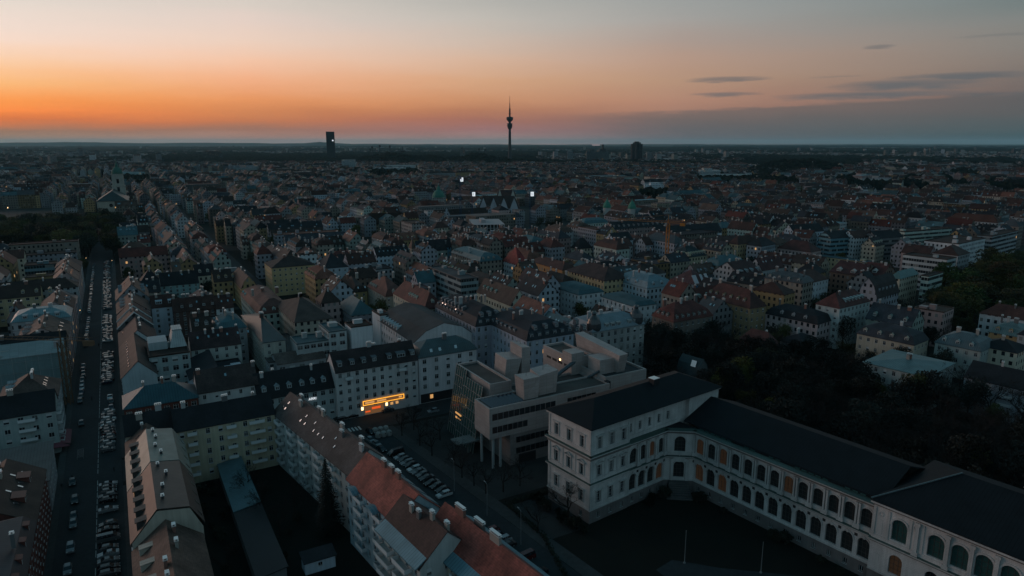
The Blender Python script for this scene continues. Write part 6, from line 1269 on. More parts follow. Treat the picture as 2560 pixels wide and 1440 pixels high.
# beyond the dense quarters: loose suburbs, pale blocks and sheds between trees
mb = MB(); wd = MB()
def blob(x, y, r, h, seg=7, wdb=None):
    ring0 = [(x + r*R.uniform(.8, 1.1)*math.cos(6.2832*i/seg), y + r*.8*math.sin(6.2832*i/seg), 0) for i in range(seg)]
    ring1 = [(x + (p[0]-x)*.85 + R.uniform(-.1, .1)*r, y + (p[1]-y)*.85, h*R.uniform(.55, .8)) for p in ring0]
    top = (x + R.uniform(-.2, .2)*r, y, h*R.uniform(.9, 1.1)); c = R.choice(((.006, .011, .008), (.009, .013, .008), (.005, .009, .008), (.011, .011, .008)))
    for i in range(seg):
        j = (i+1) % seg; (wdb or wd).face([ring0[i], ring0[j], ring1[j], ring1[i]], 0, c); (wdb or wd).face([ring1[i], ring1[j], top], 0, c)
NB = 0
for i in range(15000):
    d = 2300 * math.exp(R.random()*1.75) if R.random() < .8 else R.uniform(1900, 3300); az = rad(R.uniform(-39, 39)); x, y = d*math.sin(az), d*math.cos(az)
    px, py = prj(x, y)
    n = math.sin(x*.0021+1.3)*math.sin(y*.0017+.4) + .6*math.sin(x*.0009-y*.0013) + R.uniform(-.5, .5)
    if 860 < px < 1340 and 383 < py < 413: n -= 2       # park hill
    if 400 < px < 900 and 396 < py < 413: n -= 1.3
    if 1480 < px < 1880 and 424 < py < 447: n -= 1.6
    if 1860 < px < 2140 and 396 < py < 440: n -= 3
    if occupied([(x, y)], 12): continue
    if n > .05:
        if d < 2400: continue
        big = R.random() < .12; w, dp, h = (R.uniform(50, 130), R.uniform(16, 40), R.uniform(8, 17)) if big else (R.uniform(14, 34), R.uniform(10, 18), R.uniform(7, 17))
        if R.random() < .03 and d > 3300: w, dp, h = 24, 20, R.uniform(30, 48)
        a = R.choice((-.5, .5, .3, 1.05, .1)); ex = Vector((math.cos(a), math.sin(a))); ey = Vector((-math.sin(a), math.cos(a)))
        v = R.choice((.2, .3, .34, .38, .44, .5)); wc = (v, v*R.uniform(.93, 1.02), v*R.uniform(.86, 1.03))
        if big or R.random() < .35: rt, rcol = 'flat', (.10, .10, .105)
        else: rt, rcol = R.choice(('gable', 'hip')), RC[R.choice(('brown', 'redbrown', 'redbrown', 'dark', 'red'))]
        mass_house(Vector((x, y)), ex, ey, w, dp, 'x', h, wc, rcol, rt); NB += 1
    elif n < -.12:
        for k in range(R.randint(1, 4)): blob(x+R.uniform(-30, 30), y+R.uniform(-50, 50), R.uniform(9, 22)*(1+d/9000), R.uniform(12, 22))
stuff(mb.obj('distant_suburbs', ['facade_mass', 'roof_mass', 'cap', 'skyglass']), 'loose pale blocks and roofs of the outer suburbs under the horizon', 'houses')
for i in range(5200):     # woods out to the horizon
    d = 8000 * math.exp(R.random()*.82); az = rad(R.uniform(-39, 39)); x, y = d*math.sin(az), d*math.cos(az)
    if math.sin(x*.0007)*math.sin(y*.0006+1) + R.uniform(-.6, .6) > .1: blob(x, y, R.uniform(60, 190), R.uniform(16, 30), 6)
stuff(wd.obj('distant_woods', ['foliage_mass']), 'dark tree masses between the suburbs and along the horizon', 'woods')
# hills
def hill(name, label, xs, base, d_y, seed, m='hill', w=900, tree=0):
    b = MB(); rr = random.Random(seed); P = []
    for x, yt in xs:
        g_ = gp(x, base); P.append((g_, H - (yt-356)/F*g_.length*.98))
    n = len(P)
    for (p, h0), (q, h1) in zip(P, P[1:]):
        dp, dq = Vector(p).normalized()*w, Vector(q).normalized()*w
        b.face([(*p, -.5), (*q, -.5), (*(q+dq*.5), h1), (*(p+dp*.5), h0)]); b.face([(*(p+dp*.5), h0), (*(q+dq*.5), h1), (*(q+dq), -.5), (*(p+dp), -.5)])
    o = struct(b.obj(name, [m], color=(.013, .02, .014)))
    return P
rr = random.Random(5)
def prof(x0, x1, step, f): return [(x, f(x)) for x in range(x0, x1+1, step)]
hill('horizon_hill', '', prof(-200, 1500, 40, lambda x: 356.3 + 4.8*max(0, min(1, (x+100)/1500)) - 2.2*math.exp(-((x-180)/90)**2) - 4.0*math.exp(-((x-800)/35)**2) - 1.5*math.exp(-((x-560)/120)**2) + rr.uniform(-.5, .5)), 364.3, 0, 1, w=900)
hill('horizon_hill', '', prof(1500, 2760, 45, lambda x: 361.6 - 1.2*math.exp(-((x-1700)/200)**2) - 1.5*math.exp(-((x-2250)/250)**2) + rr.uniform(-.4, .4)), 364.3, 0, 2, w=900)
wh = MB()
def wooded(P, w, dens, hh=(9, 16)):
    for (p, h0), (q, h1) in zip(P, P[1:]):
        for k in range(dens):
            t, u = R.random(), R.uniform(.05, .55); g_ = p.lerp(q, t); g_ = g_ + g_.normalized()*w*u; z = (h0*(1-t)+h1*t)*min(1, u*2)
            n0 = len(wh.v); blob(g_.x, g_.y, R.uniform(9, 17), R.uniform(*hh), 6, wh)
            for i in range(n0, len(wh.v)): v = wh.v[i]; wh.v[i] = (v[0], v[1], v[2] + max(0, z-4))
P = hill('park_hill', '', [(865, 409), (900, 400), (930, 394), (960, 388), (985, 386.5), (1005, 388), (1030, 394), (1055, 396), (1075, 393), (1100, 399), (1150, 398), (1178, 389), (1200, 388), (1215, 392), (1240, 399), (1270, 401), (1300, 402), (1360, 408)], 416, 0, 3, w=420); wooded(P, 420, 40)
P = hill('park_hill', '', [(1850, 438), (1880, 424), (1920, 412), (1960, 404), (2000, 401), (2040, 404), (2070, 410), (2100, 420), (2150, 434)], 444, 0, 4, w=340); wooded(P, 340, 48)
for x0, x1, yb, dn in ((380, 880, 412, 320), (1490, 1890, 446, 420), (1250, 1500, 411, 120), (2380, 2600, 444, 120), (-40, 260, 440, 120), (1740, 2130, 462, 500), (2140, 2600, 474, 420), (280, 560, 458, 260), (850, 1040, 438, 260), (1600, 1670, 500, 60)):
    for k in range(dn): g_ = gp(R.uniform(x0, x1), R.uniform(yb-9, yb)); blob(g_.x, g_.y, R.uniform(8, 16), R.uniform(11, 19), 6, wh)
stuff(wh.obj('wooded_slope', ['foliage_mass']), 'dark woods covering the park hills and lying between the quarters', 'woods')
# scattered far lamps that are already lit
lb = 0
for x, y in ((1618, 410), (1605, 416), (1600, 416), (1658, 406), (2214, 395), (2220, 397), (1962, 394), (2193, 414), (2034, 411), (2449, 457), (453, 393), (65, 398), (1205, 451), (1196, 458), (844, 470), (1240, 452), (1855, 391), (2185, 381), (22, 533), (345, 450)):
    c = gp(x, y+4); s = max(.5, c.length/2600); b = MB(); b.tube((0, 0, 0), (0, 0, 9), .12*s, .1*s, 4); b.lathe([(0, 8.6), (.8*s, 9.1), (.8*s, 9.9), (0, 10.2)], 6, 1); tag(b.obj('street_lamp', ['dark', 'bulb'], None, (*c, 0)), 'distant street lamp already lit among the dark far quarters', 'street lamp', 'far lit lamps')
# ---------------------------------------------------------------- trees
mat('twig', .95, base=(.018, .014, .012))
def leafy_mesh(seed, h=15, r=5.5, n=2300):
    rr = random.Random(seed); cb = MB(); tb = MB()
    tb.tube((0, 0, -.3), (.1, 0, h*.3), .32, .24, 7); limbs = []
    for i in range(9):
        a = 6.2832*i/9 + rr.uniform(-.3, .3); z0 = h*rr.uniform(.24, .45); q = (r*.62*math.cos(a)*rr.uniform(.7, 1.1), r*.62*math.sin(a)*rr.uniform(.7, 1.1), h*rr.uniform(.5, .85)); tb.tube((0, 0, z0), q, .15, .05, 5); limbs.append(q)
    tb.tube((.1, 0, h*.3), (.2, .1, h*.85), .24, .05, 6)
    cl = [(x*1.05, y*1.05, z, rr.uniform(.26, .42)*r) for x, y, z in limbs] + [(rr.uniform(-.5, .5)*r, rr.uniform(-.5, .5)*r, h*rr.uniform(.45, .92), rr.uniform(.25, .42)*r) for i in range(13)]
    for i in range(n):
        x, y, z, c = rr.choice(cl); d = Vector((rr.gauss(0, 1), rr.gauss(0, 1), rr.gauss(0, .85))).normalized() * c * rr.uniform(.55, 1.06)
        p = Vector((x, y, z)) + d; s = rr.uniform(.2, .44); u = Vector((rr.gauss(0, 1), rr.gauss(0, 1), rr.gauss(0, 1))).normalized(); v = u.orthogonal().normalized() * s * .7; u = u * s
        cb.face([p-u, p+v, p+u, p-v])
    return cb.mesh('crown', ['leaf']), tb.mesh('trunk', ['bark'])
def bare_mesh(seed, h=14, spread=.55, wide=1.0, lv=6, tw=1.0):
    rr = random.Random(seed); tb = MB(); cb = MB()
    def grow(p, d, ln, r, k):
        q = p + d*ln; (tb if k < 2 else cb).tube(p, q, r, r*.66, 6 if k < 2 else 3)
        if k >= lv: return
        for i in range(rr.choice((2, 3, 3)) if k else 5):
            nd = (d + Vector((rr.gauss(0, 1), rr.gauss(0, 1), rr.gauss(.12, .55)))*spread*wide).normalized(); grow(q if i else p.lerp(q, .8), nd, ln*rr.uniform(.6, .82), max(r*.58, .018*tw), k+1)
    grow(Vector((0, 0, -.3)), Vector((0, 0, 1)), h*.26, .26, 0)
    return cb.mesh('crown', ['twig']), tb.mesh('trunk', ['bark'])
def spruce_mesh(seed, h=22, r=4.2):
    rr = random.Random(seed); cb = MB(); tb = MB(); tb.tube((0, 0, -.3), (0, 0, h*.96), .3, .04, 6)
    z = h*.06
    while z < h*.985:
        k = 1 - z/h; rad_ = r*k**.85*rr.uniform(.82, 1.12) + .15; m = int(7 + 9*k)
        for i in range(m):
            a = 6.2832*i/m + rr.uniform(-.25, .25); L_ = rad_*rr.uniform(.72, 1.12); dz = -.24*L_ + rr.uniform(-.2, .2); c, s = math.cos(a), math.sin(a)
            for t in (.25, .5, .75, 1.0):
                w = .34*L_*(1.1-t)+.16; x, y, zz = L_*t*c, L_*t*s, z + dz*t + .12*L_*t*t
                cb.face([(x-w*s, y+w*c, zz-.22), (x*.72, y*.72, zz+.12), (x+w*s, y-w*c, zz-.22), (x*1.12, y*1.12, zz-.05)])
        z += .36 + .28*k
    return cb.mesh('crown', ['leaf']), tb.mesh('trunk', ['bark'])
TREES = {'leaf': [leafy_mesh(i, 15, 5.6) for i in (1, 2, 3)], 'bare': [bare_mesh(i) for i in (4, 5, 6, 9)], 'spruce': [spruce_mesh(8)], 'bush': [leafy_mesh(12, 3.2, 2.0, 500)]}
def tree(nm, label, kind, x, y, h, colr, group=None, wf=1.0, v=None, base=None):
    cm, tm = TREES[kind][R.randrange(len(TREES[kind])) if v is None else v]; b0 = base or {'leaf': 15, 'bare': 12.5, 'spruce': 22, 'bush': 3.2}[kind]
    t = thing(nm, label, 'tree', (x, y, 0), R.uniform(0, 6.28), group); s = h/b0; t.scale = (s*wf, s*wf, s)
    inst('crown', cm, t, color=colr); inst('trunk', tm, t, color=(.03, .025, .02)); return t
YG, DG, OG, BR = (.060, .064, .012), (.018, .026, .013), (.045, .050, .014), (.05, .04, .03)
# the big dark spruce and the bare trees of the courtyard
p = W2(53.6-1.6, -17.4); tree('spruce_tree', 'tall dark spruce standing in the courtyard beside the balcony block', 'spruce', p.x, p.y, 20.5, (.010, .016, .012))
for px, py, h, lab in ((620, 1250, 13, 'bare courtyard tree between the cream block and the low shed'), (655, 1300, 13, 'bare courtyard tree behind the low shed, nearer the viewer'), (700, 1340, 11, 'bare courtyard tree beside the little hut'), (575, 1440, 10, 'bare tree at the foot of the dark shed roof'), (738, 1290, 12, 'bare courtyard tree under the long balcony block')):
    g_ = gp(px, py); tree('bare_tree', lab, 'bare', g_.x, g_.y, h, BR)
# forecourt and garden by the academy
for px, py, h, lab in ((1050, 1115, 12, 'bare tree at the near end of the forecourt in front of the glowing sign'), (1100, 1100, 11, 'bare forecourt tree left of the glass screens'), (1080, 1140, 11, 'bare forecourt tree behind the parked row'), (1135, 1165, 11, 'bare forecourt tree near the entrance canopy'), (1155, 1195, 11, 'bare tree in the forecourt below the canopy'), (1185, 1215, 10, 'bare tree under the cantilevered corner'), (1215, 1235, 10, 'bare tree in front of the dark undercroft'), (1258, 1230, 11, 'bare tree left of the academy pavilion'), (1300, 1215, 10, 'bare tree between the new building and the pavilion'), (1345, 1330, 10, 'bare tree on the pale gravel garden patch'), (1420, 1300, 13, 'bare tree against the corner of the academy pavilion'), (1005, 1090, 10, 'small bare tree by the recycling containers'), (1035, 1075, 11, 'bare tree beside the shop corner')):
    g_ = gp(px, py); tree('bare_tree', lab, 'bare', g_.x, g_.y, h, BR)
# cemetery park on the left
rr = random.Random(21); CG = 'trees of the cemetery park'; n_ = 0
spots = []
for i in range(3500):
    px, py = rr.uniform(-40, 305), rr.uniform(533, 652); g_ = gp(px, py); l = (g_-O).dot(dr)
    if -7 < l < 8.5 and py > 600: continue
    if not inpoly(g_.x, g_.y, OPEN[0]) or any((g_-q).length < 9.5 for q in spots) or occupied([tuple(g_)], 2): continue
    spots.append(g_)
spots.sort(key=lambda q: q.length); spots = spots[:150]
for g_ in spots:
    px, py = prj(*g_); lo = py > 590
    tone = rr.choice((DG, DG, OG, YG) if lo else (DG, DG, DG, OG)); k = 'leaf' if rr.random() < .8 else 'bare'
    tree('cemetery_tree', 'dense dark green tree in the cemetery park left of the row of houses' if k == 'leaf' else 'bare brown tree among the dense trees of the cemetery park', k, g_.x, g_.y, rr.uniform(17, 24), tuple(v*rr.uniform(.75, 1.05) for v in tone) if k == 'leaf' else BR, CG, 1.15)
# park trees at the right edge
spots = []; PG = 'yellow green park trees on the right'
for i in range(700):
    px, py = rr.uniform(2330, 2640), rr.uniform(690, 840); g_ = gp(px, py)
    if not inpoly(g_.x, g_.y, OPEN[2]) or any((g_-q).length < 9.5 for q in spots) or occupied([tuple(g_)], 3): continue
    spots.append(g_); tree('park_tree', 'full yellow green tree in the park at the right edge', 'leaf', g_.x, g_.y, rr.uniform(17, 22), tuple(v*rr.uniform(.35, .75) for v in YG), PG, 1.2)
    if len(spots) > 44: break
# academy garden: mostly bare or dark with a few fresh yellow green ones
for px, py, h, lab in ((1845, 1000, 17, 'broad yellow green tree right of the teal studio'), (1800, 1020, 15, 'yellow green tree close behind the teal studio'), (1862, 1055, 12, 'small yellow green tree below the broad one'), (1925, 1075, 12, 'yellow green tree just above the long museum roof'), (2205, 1040, 13, 'yellow green tree left of the broad teal roof'), (2282, 1050, 17, 'tall olive tree in front of the broad teal roof'), (2425, 1225, 13, 'lone yellow green tree above the right end of the long roof'), (2100, 1130, 8, 'low olive shrub tree in the dark garden middle'), (2480, 1090, 11, 'olive tree in front of the dark balcony house'), (1700, 860, 14, 'olive tree against the brown stone house')):
    g_ = gp(px, py); tree('garden_tree', lab, 'leaf', g_.x, g_.y, h, YG if 'yellow' in lab else OG, None, 1.0)
spots = []; GG = 'bare trees of the academy garden'
for i in range(4000):
    px, py = rr.uniform(1600, 2600), rr.uniform(880, 1330); g_ = gp(px, py)
    if not inpoly(g_.x, g_.y, OPEN[1]) or any((g_-q).length < 6.2 for q in spots) or occupied([tuple(g_)], 2.5): continue
    a_ = (g_-AC); aa, bb = a_.dot(Vector((.8, .6))), a_.dot(Vector((-.6, .8)))
    if aa < 64 and bb < 20: continue
    spots.append(g_); k = rr.random()
    if k < .5: tree('garden_tree', 'bare brown tree in the dark garden behind the academy', 'bare', g_.x, g_.y, rr.uniform(13, 19), BR, GG, 1.15)
    else: tree('garden_tree', 'dark leafed tree in the dark garden behind the academy', 'leaf', g_.x, g_.y, rr.uniform(12, 18), (.008, .011, .008), 'dark trees of the academy garden')
    if len(spots) > 210: break
for px, py, h, kd, lab in ((1690, 905, 17, 'bare', 'tall bare tree in front of the brown stone house, left one'), (1745, 910, 18, 'bare', 'tall bare tree in front of the brown stone house, right one'), (1640, 900, 15, 'bare', 'bare tree before the two domes'), (1540, 890, 13, 'leaf', 'olive tree below the domed corner house'), (1600, 900, 14, 'bare', 'bare tree right of the domed corner house'), (2105, 870, 16, 'leaf', 'dark tree beside the white window grid block'), (2335, 900, 19, 'bare', 'big bare tree between the cream and the grey villa'), (2262, 800, 9, 'leaf', 'pale blossoming tree behind the cream villa'), (2160, 905, 11, 'bare', 'bare tree in front of the cream villa'), (1985, 770, 10, 'leaf', 'small tree before the white villa'), (2060, 768, 9, 'leaf', 'olive tree right of the white villa'), (1900, 735, 13, 'leaf', 'olive tree left of the white villa'), (1735, 735, 14, 'leaf', 'dark tree before the scaffolded house'), (1800, 725, 14, 'leaf', 'dark round tree right of the scaffolded house'), (2180, 650, 14, 'leaf', 'round olive tree above the long yellow house'), (1300, 800, 12, 'leaf', 'tree beside the blank cream gable'), (395, 790, 10, 'leaf', 'olive tree behind the white dormer house'), (430, 640, 14, 'leaf', 'yellow green tree left of the pale narrow gable house'), (520, 745, 12, 'leaf', 'dark tree right of the turquoise house'), (1375, 590, 16, 'leaf', 'tree clump right of the blue crane, first'), (1350, 580, 17, 'leaf', 'tree clump right of the blue crane, leftmost tall one'), (1395, 578, 17, 'leaf', 'tree clump right of the blue crane, far right one'), (1510, 700, 10, 'leaf', 'tree behind the pale yellow block'), (700, 715, 9, 'bare', 'bare tree in front of the ochre small window block'), (1440, 800, 11, 'bare', 'bare courtyard tree of the white terraces')):
    g_ = gp(px, py)
    if occupied([tuple(g_)], -1): continue
    tree('city_tree', lab, kd, g_.x, g_.y, h, (.16, .15, .10) if 'blossom' in lab else (YG if 'yellow' in lab else (OG if 'olive' in lab else (BR if kd == 'bare' else DG))))
spots = []
for i in range(900):      # gardens between the villas
    px, py = rr.uniform(1620, 2560), rr.uniform(770, 960); g_ = gp(px, py)
    if occupied([tuple(g_)], 3.2) or any((g_-q).length < 7.5 for q in spots): continue
    spots.append(g_); k = rr.random()
    tree('villa_tree', ('bare brown' if k < .55 else 'dark leafed' if k < .85 else 'fresh green') + ' garden tree standing between the villas and blocks on the right', 'bare' if k < .55 else 'leaf', g_.x, g_.y, rr.uniform(9, 16), BR if k < .55 else ((.010, .015, .010) if k < .85 else OG), ('bare', 'dark', 'green')[0 if k < .55 else 1 if k < .85 else 2] + ' garden trees between the villas')
    if len(spots) > 75: break
spots = []
for i in range(2600):     # courtyard and street trees of the middle distance
    d = R.uniform(330, 1050); az = rad(R.uniform(-36, 38)); g_ = Vector((d*math.sin(az), d*math.cos(az)))
    if not free([tuple(g_)], 4.5) or any((g_-q).length < 16 for q in spots): continue
    spots.append(g_); tree('courtyard_tree', 'courtyard tree between the roofs of the middle distance', 'leaf', g_.x, g_.y, R.uniform(9, 16), R.choice((DG, DG, OG, OG, YG)), 'courtyard trees between the roofs')
    if len(spots) > 110: break
# hedge round the gravel garden
b = MB()
for i in range(1500):
    t = R.random(); e = R.choice(((97, -47.5, 97, -27), (97, -27.6, 112, -27.6), (90.6, -70, 96.5, -47)));
    p = W2(e[0]+(e[2]-e[0])*t + R.uniform(-.5, .5), e[1]+(e[3]-e[1])*t + R.uniform(-.5, .5)); z = R.uniform(.1, 1.3); s = R.uniform(.12, .3); u = Vector((R.gauss(0, 1), R.gauss(0, 1), R.gauss(0, 1))).normalized()*s; v = u.orthogonal()*.8; q = Vector((*p, z)); b.face([q-u, q+v, q+u, q-v])
tag(b.obj('hedge', ['leaf'], color=(.014, .02, .012)), 'dark clipped hedge round the pale gravel garden patch by the academy', 'hedge')

# shrubs of the dark courtyards and along the academy
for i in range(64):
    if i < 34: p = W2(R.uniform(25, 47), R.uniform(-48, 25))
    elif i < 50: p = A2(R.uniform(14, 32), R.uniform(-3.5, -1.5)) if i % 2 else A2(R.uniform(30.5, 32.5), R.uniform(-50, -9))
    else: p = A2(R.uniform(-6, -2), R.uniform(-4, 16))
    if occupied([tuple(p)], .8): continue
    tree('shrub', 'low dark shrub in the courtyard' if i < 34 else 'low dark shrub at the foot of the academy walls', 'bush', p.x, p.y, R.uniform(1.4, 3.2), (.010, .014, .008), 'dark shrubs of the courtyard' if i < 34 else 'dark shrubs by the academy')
# ---------------------------------------------------------------- cars
def car_parts(kind):
    def mk():
        L_, W_, prof, cab = {'hatch': (4.1, 1.75, [(0, .35), (.05, .75), (.75, .95), (1.05, .98), (3.9, 1.0), (4.08, .8), (4.1, .4)], [(1.0, .97), (1.75, 1.48), (3.3, 1.5), (3.98, .99)]),
            'estate': (4.6, 1.8, [(0, .35), (.05, .75), (.9, .92), (1.2, .96), (4.4, 1.0), (4.58, .8), (4.6, .4)], [(1.15, .95), (1.95, 1.45), (3.9, 1.47), (4.5, .99)]),
            'sedan': (4.6, 1.8, [(0, .35), (.05, .75), (.9, .92), (1.2, .96), (3.75, 1.0), (4.5, .95), (4.6, .45)], [(1.2, .95), (2.0, 1.42), (3.1, 1.43), (3.85, .99)]),
            'van': (5.1, 1.95, [(0, .4), (.05, .95), (.55, 1.15), (.8, 1.2), (5.0, 1.25), (5.08, 1.0), (5.1, .45)], [(.65, 1.18), (1.45, 1.92), (4.85, 1.96), (5.05, 1.24)])}[kind]
        body = MB(); hw = W_/2
        sec = [(x, .28, z) for x, z in prof]
        for (x0, _, z0), (x1, _, z1) in zip(sec, sec[1:]):
            k = .06
            body.face([(x0-L_/2, -hw, .28), (x1-L_/2, -hw, .28), (x1-L_/2, -hw+k, z1), (x0-L_/2, -hw+k, z0)]); body.face([(x1-L_/2, hw, .28), (x0-L_/2, hw, .28), (x0-L_/2, hw-k, z0), (x1-L_/2, hw-k, z1)]); body.face([(x0-L_/2, -hw+k, z0), (x1-L_/2, -hw+k, z1), (x1-L_/2, hw-k, z1), (x0-L_/2, hw-k, z0)])
        body.face([(-L_/2, -hw, .28), (-L_/2, hw, .28), (-L_/2, hw-.06, prof[0][1]), (-L_/2, -hw+.06, prof[0][1])]); body.face([(L_/2, -hw, .28), (L_/2, hw, .28), (L_/2, hw-.06, prof[-1][1]), (L_/2, -hw+.06, prof[-1][1])])
        r0, r1 = cab[1], cab[2]; t = .26; hr = hw-t
        body.prism([(r0[0]-L_/2-.05, -hr, r0[1]-.03), (r1[0]-L_/2+.05, -hr, r1[1]-.03), (r1[0]-L_/2+.05, hr, r1[1]-.03), (r0[0]-L_/2-.05, hr, r0[1]-.03)], [(r0[0]-L_/2+.08, -hr+.08, r0[1]+.04), (r1[0]-L_/2-.08, -hr+.08, r1[1]+.04), (r1[0]-L_/2-.08, hr-.08, r1[1]+.04), (r0[0]-L_/2+.08, hr-.08, r0[1]+.04)])
        for f in (.38, .68): # roof posts
            x = r0[0] + (r1[0]-r0[0])*f - L_/2
            for s in (-1, 1): body.prism([(x-.05, s*(hw-.1), .98), (x+.05, s*(hw-.1), .98), (x+.05, s*(hw-.07), .98), (x-.05, s*(hw-.07), .98)], [(x-.05, s*(hr+.01), r0[1]), (x+.05, s*(hr+.01), r0[1]), (x+.05, s*(hr+.035), r0[1]), (x-.05, s*(hr+.035), r0[1])])
        gl = MB(); c = [(x-L_/2, z) for x, z in cab]; k = .085
        lo = [(c[0][0], -hw+k, c[0][1]), (c[3][0], -hw+k, c[3][1]), (c[3][0], hw-k, c[3][1]), (c[0][0], hw-k, c[0][1])]; hi = [(c[1][0], -hr, c[1][1]), (c[2][0], -hr, c[2][1]), (c[2][0], hr, c[2][1]), (c[1][0], hr, c[1][1])]; gl.prism(lo, hi)
        wh_ = MB(); n = 12
        ring = lambda y, r: [(r*math.cos(6.2832*i/n), y, .32 + r*math.sin(6.2832*i/n)) for i in range(n)]
        wh_.prism(ring(-.1, .32), ring(.1, .32)); wh_.prism(ring(-.112, .19), ring(-.103, .19), 1); wh_.prism(ring(.103, .19), ring(.112, .19), 1)
        hl = MB(); hl.box(-.04, .05, -.2, .2, -.08, .08); tl_ = MB(); tl_.box(-.05, .03, -.13, .13, -.12, .12)
        whole = MB()
        for src, m in ((body, 0), (gl, 1)):
            for f in src.f: whole.face([src.v[i] for i in f], m)
        for x in (-L_*.31, L_*.29):
            for s in (-1, 1): whole.box(x-.32, x+.32, s*(hw-.12)-.1, s*(hw-.12)+.1, 0, .62, 2)
        return dict(L=L_, W=W_, body=body.mesh('body', ['paint']), glass=gl.mesh('cabin_glass', ['glass']), wheel=wh_.mesh('wheel', ['rubber', 'lightmetal']), headlight=hl.mesh('headlight', ['white']), tail=tl_.mesh('tail_light', ['tail']), whole=whole.mesh('parked_car', ['paint', 'glass', 'rubber']))
    return cached(('car', kind), mk)
mat('tail', .3, base=(.12, .008, .006))
CC = [('black', (.008, .008, .010)), ('black', (.010, .010, .012)), ('dark grey', (.035, .037, .04)), ('silver', (.22, .23, .24)), ('silver', (.18, .19, .20)), ('white', (.42, .43, .43)), ('dark blue', (.012, .018, .04)), ('dark red', (.09, .010, .010)), ('grey', (.12, .125, .13)), ('grey', (.10, .105, .11))]
CARN = {}
def car(x, y, rz, kind, colr, label, group, near):
    P = car_parts(kind)
    if not near:
        o = inst('parked_car', P['whole'], None, (x, y, .02), rz, colr); return tag(o, label, 'car', group)
    t = thing('parked_car', label, 'car', (x, y, .02), rz, group); L_, W_ = P['L'], P['W']
    inst('body', P['body'], t, color=colr); inst('cabin_glass', P['glass'], t)
    for fx in (-.31, .29):
        for s in (-1, 1): inst('wheel', P['wheel'], t, (L_*fx, s*(W_/2-.12), 0))
    for s in (-1, 1): inst('headlight', P['headlight'], t, (-L_/2+.03, s*(W_/2-.32), .68)); inst('tail_light', P['tail'], t, (L_/2-.02, s*(W_/2-.22), .72))
    return t
def s_of(y): # distance along the street for a photo row on the right hand parking strip
    g_ = gp(269, y); return (g_-O).dot(d1)
KN = {'hatch': 'hatchback', 'estate': 'estate car', 'sedan': 'saloon', 'van': 'van'}
lab_seen = {}
def lab_for(c, k, where, tot=None):
    key = f'{c} {KN[k]} parked {where}'; lab_seen.setdefault(key, []); return key
pending = []
def row_cars(a, b, l, step, rz, where, grp, jit=.25, skip=.06, vans=.06):
    s = a
    while s < b:
        if R.random() > skip:
            k = 'van' if R.random() < vans else R.choice(('hatch', 'hatch', 'estate', 'sedan')); cn, cc = R.choice(CC)
            pending.append((s, l + R.uniform(-jit, jit), rz + rad(R.uniform(-1.5, 1.5)) + (math.pi if R.random() < .5 else 0), k, cn, cc, where, grp))
        s += step * R.uniform(.97, 1.05)
a30 = rad(30); SG = 'cars parked along the left street'
for y, k, cn, cc in ((1432, 'estate', 'dark grey', 2), (1418, 'estate', 'black', 0), (1400, 'sedan', 'grey', 8), (1383, 'sedan', 'silver', 3), (1368, 'hatch', 'grey', 9), (1344, 'van', 'grey', 8), (1322, 'sedan', 'black', 0), (1308, 'hatch', 'dark grey', 2), (1271, 'sedan', 'silver', 3), (1246, 'hatch', 'black', 1), (1236, 'estate', 'dark grey', 2), (1226, 'hatch', 'grey', 8), (1217, 'hatch', 'dark grey', 2), (1208, 'sedan', 'silver', 4)):
    pending.append((s_of(y+8), 4.6, a30 + (math.pi if R.random() < .8 else 0), k, cn, CC[cc][1], 'on the near left street strip', SG))
row_cars(s_of(1128), s_of(1030), 4.7, 2.75, a30, 'before the brick corner house', SG, skip=.02)
for y in (1024, 1009, 997): row_cars(s_of(y), s_of(y)+1, 5.6, 5, a30+math.pi/2, 'by the corner of the cross street', SG, skip=0)
row_cars(s_of(958), s_of(885), 4.7, 2.75, a30, 'beside the ten skylights', SG, skip=.02)
row_cars(s_of(858), s_of(792), 4.7, 2.75, a30, 'short of the crossing', SG, skip=.02)
row_cars(s_of(774), s_of(704), 4.7, 2.75, a30, 'beyond the crossing', SG, skip=.03)
row_cars(s_of(700), s_of(655), 4.7, 2.8, a30, 'near the cemetery trees', SG, skip=.1)
for y, x, k, cn, cc in ((1425, 170, 'hatch', 'silver', 3), (1370, 177, 'estate', 'silver', 4), (1310, 184, 'hatch', 'grey', 8), (1292, 185, 'hatch', 'black', 0), (1250, 188, 'estate', 'black', 1), (1206, 182, 'hatch', 'dark grey', 2), (1058, 204, 'hatch', 'dark grey', 2)):
    g_ = gp(x, y+4); pending.append(((g_-O).dot(d1), (g_-O).dot(dr), a30+math.pi/2, k, cn, CC[cc][1], 'lengthwise on the near street', SG))
for y0, y1, w in ((995, 905, 'lengthwise on the left beside the wrapped building'), (860, 794, 'lengthwise on the left short of the crossing'), (778, 706, 'lengthwise on the left beyond the crossing'), (702, 660, 'lengthwise on the left near the cemetery trees')):
    row_cars(s_of(y0), s_of(y1), -4.2, 5.3, a30+math.pi/2, w, SG, skip=.03)
AG = 'cars parked by the academy street'
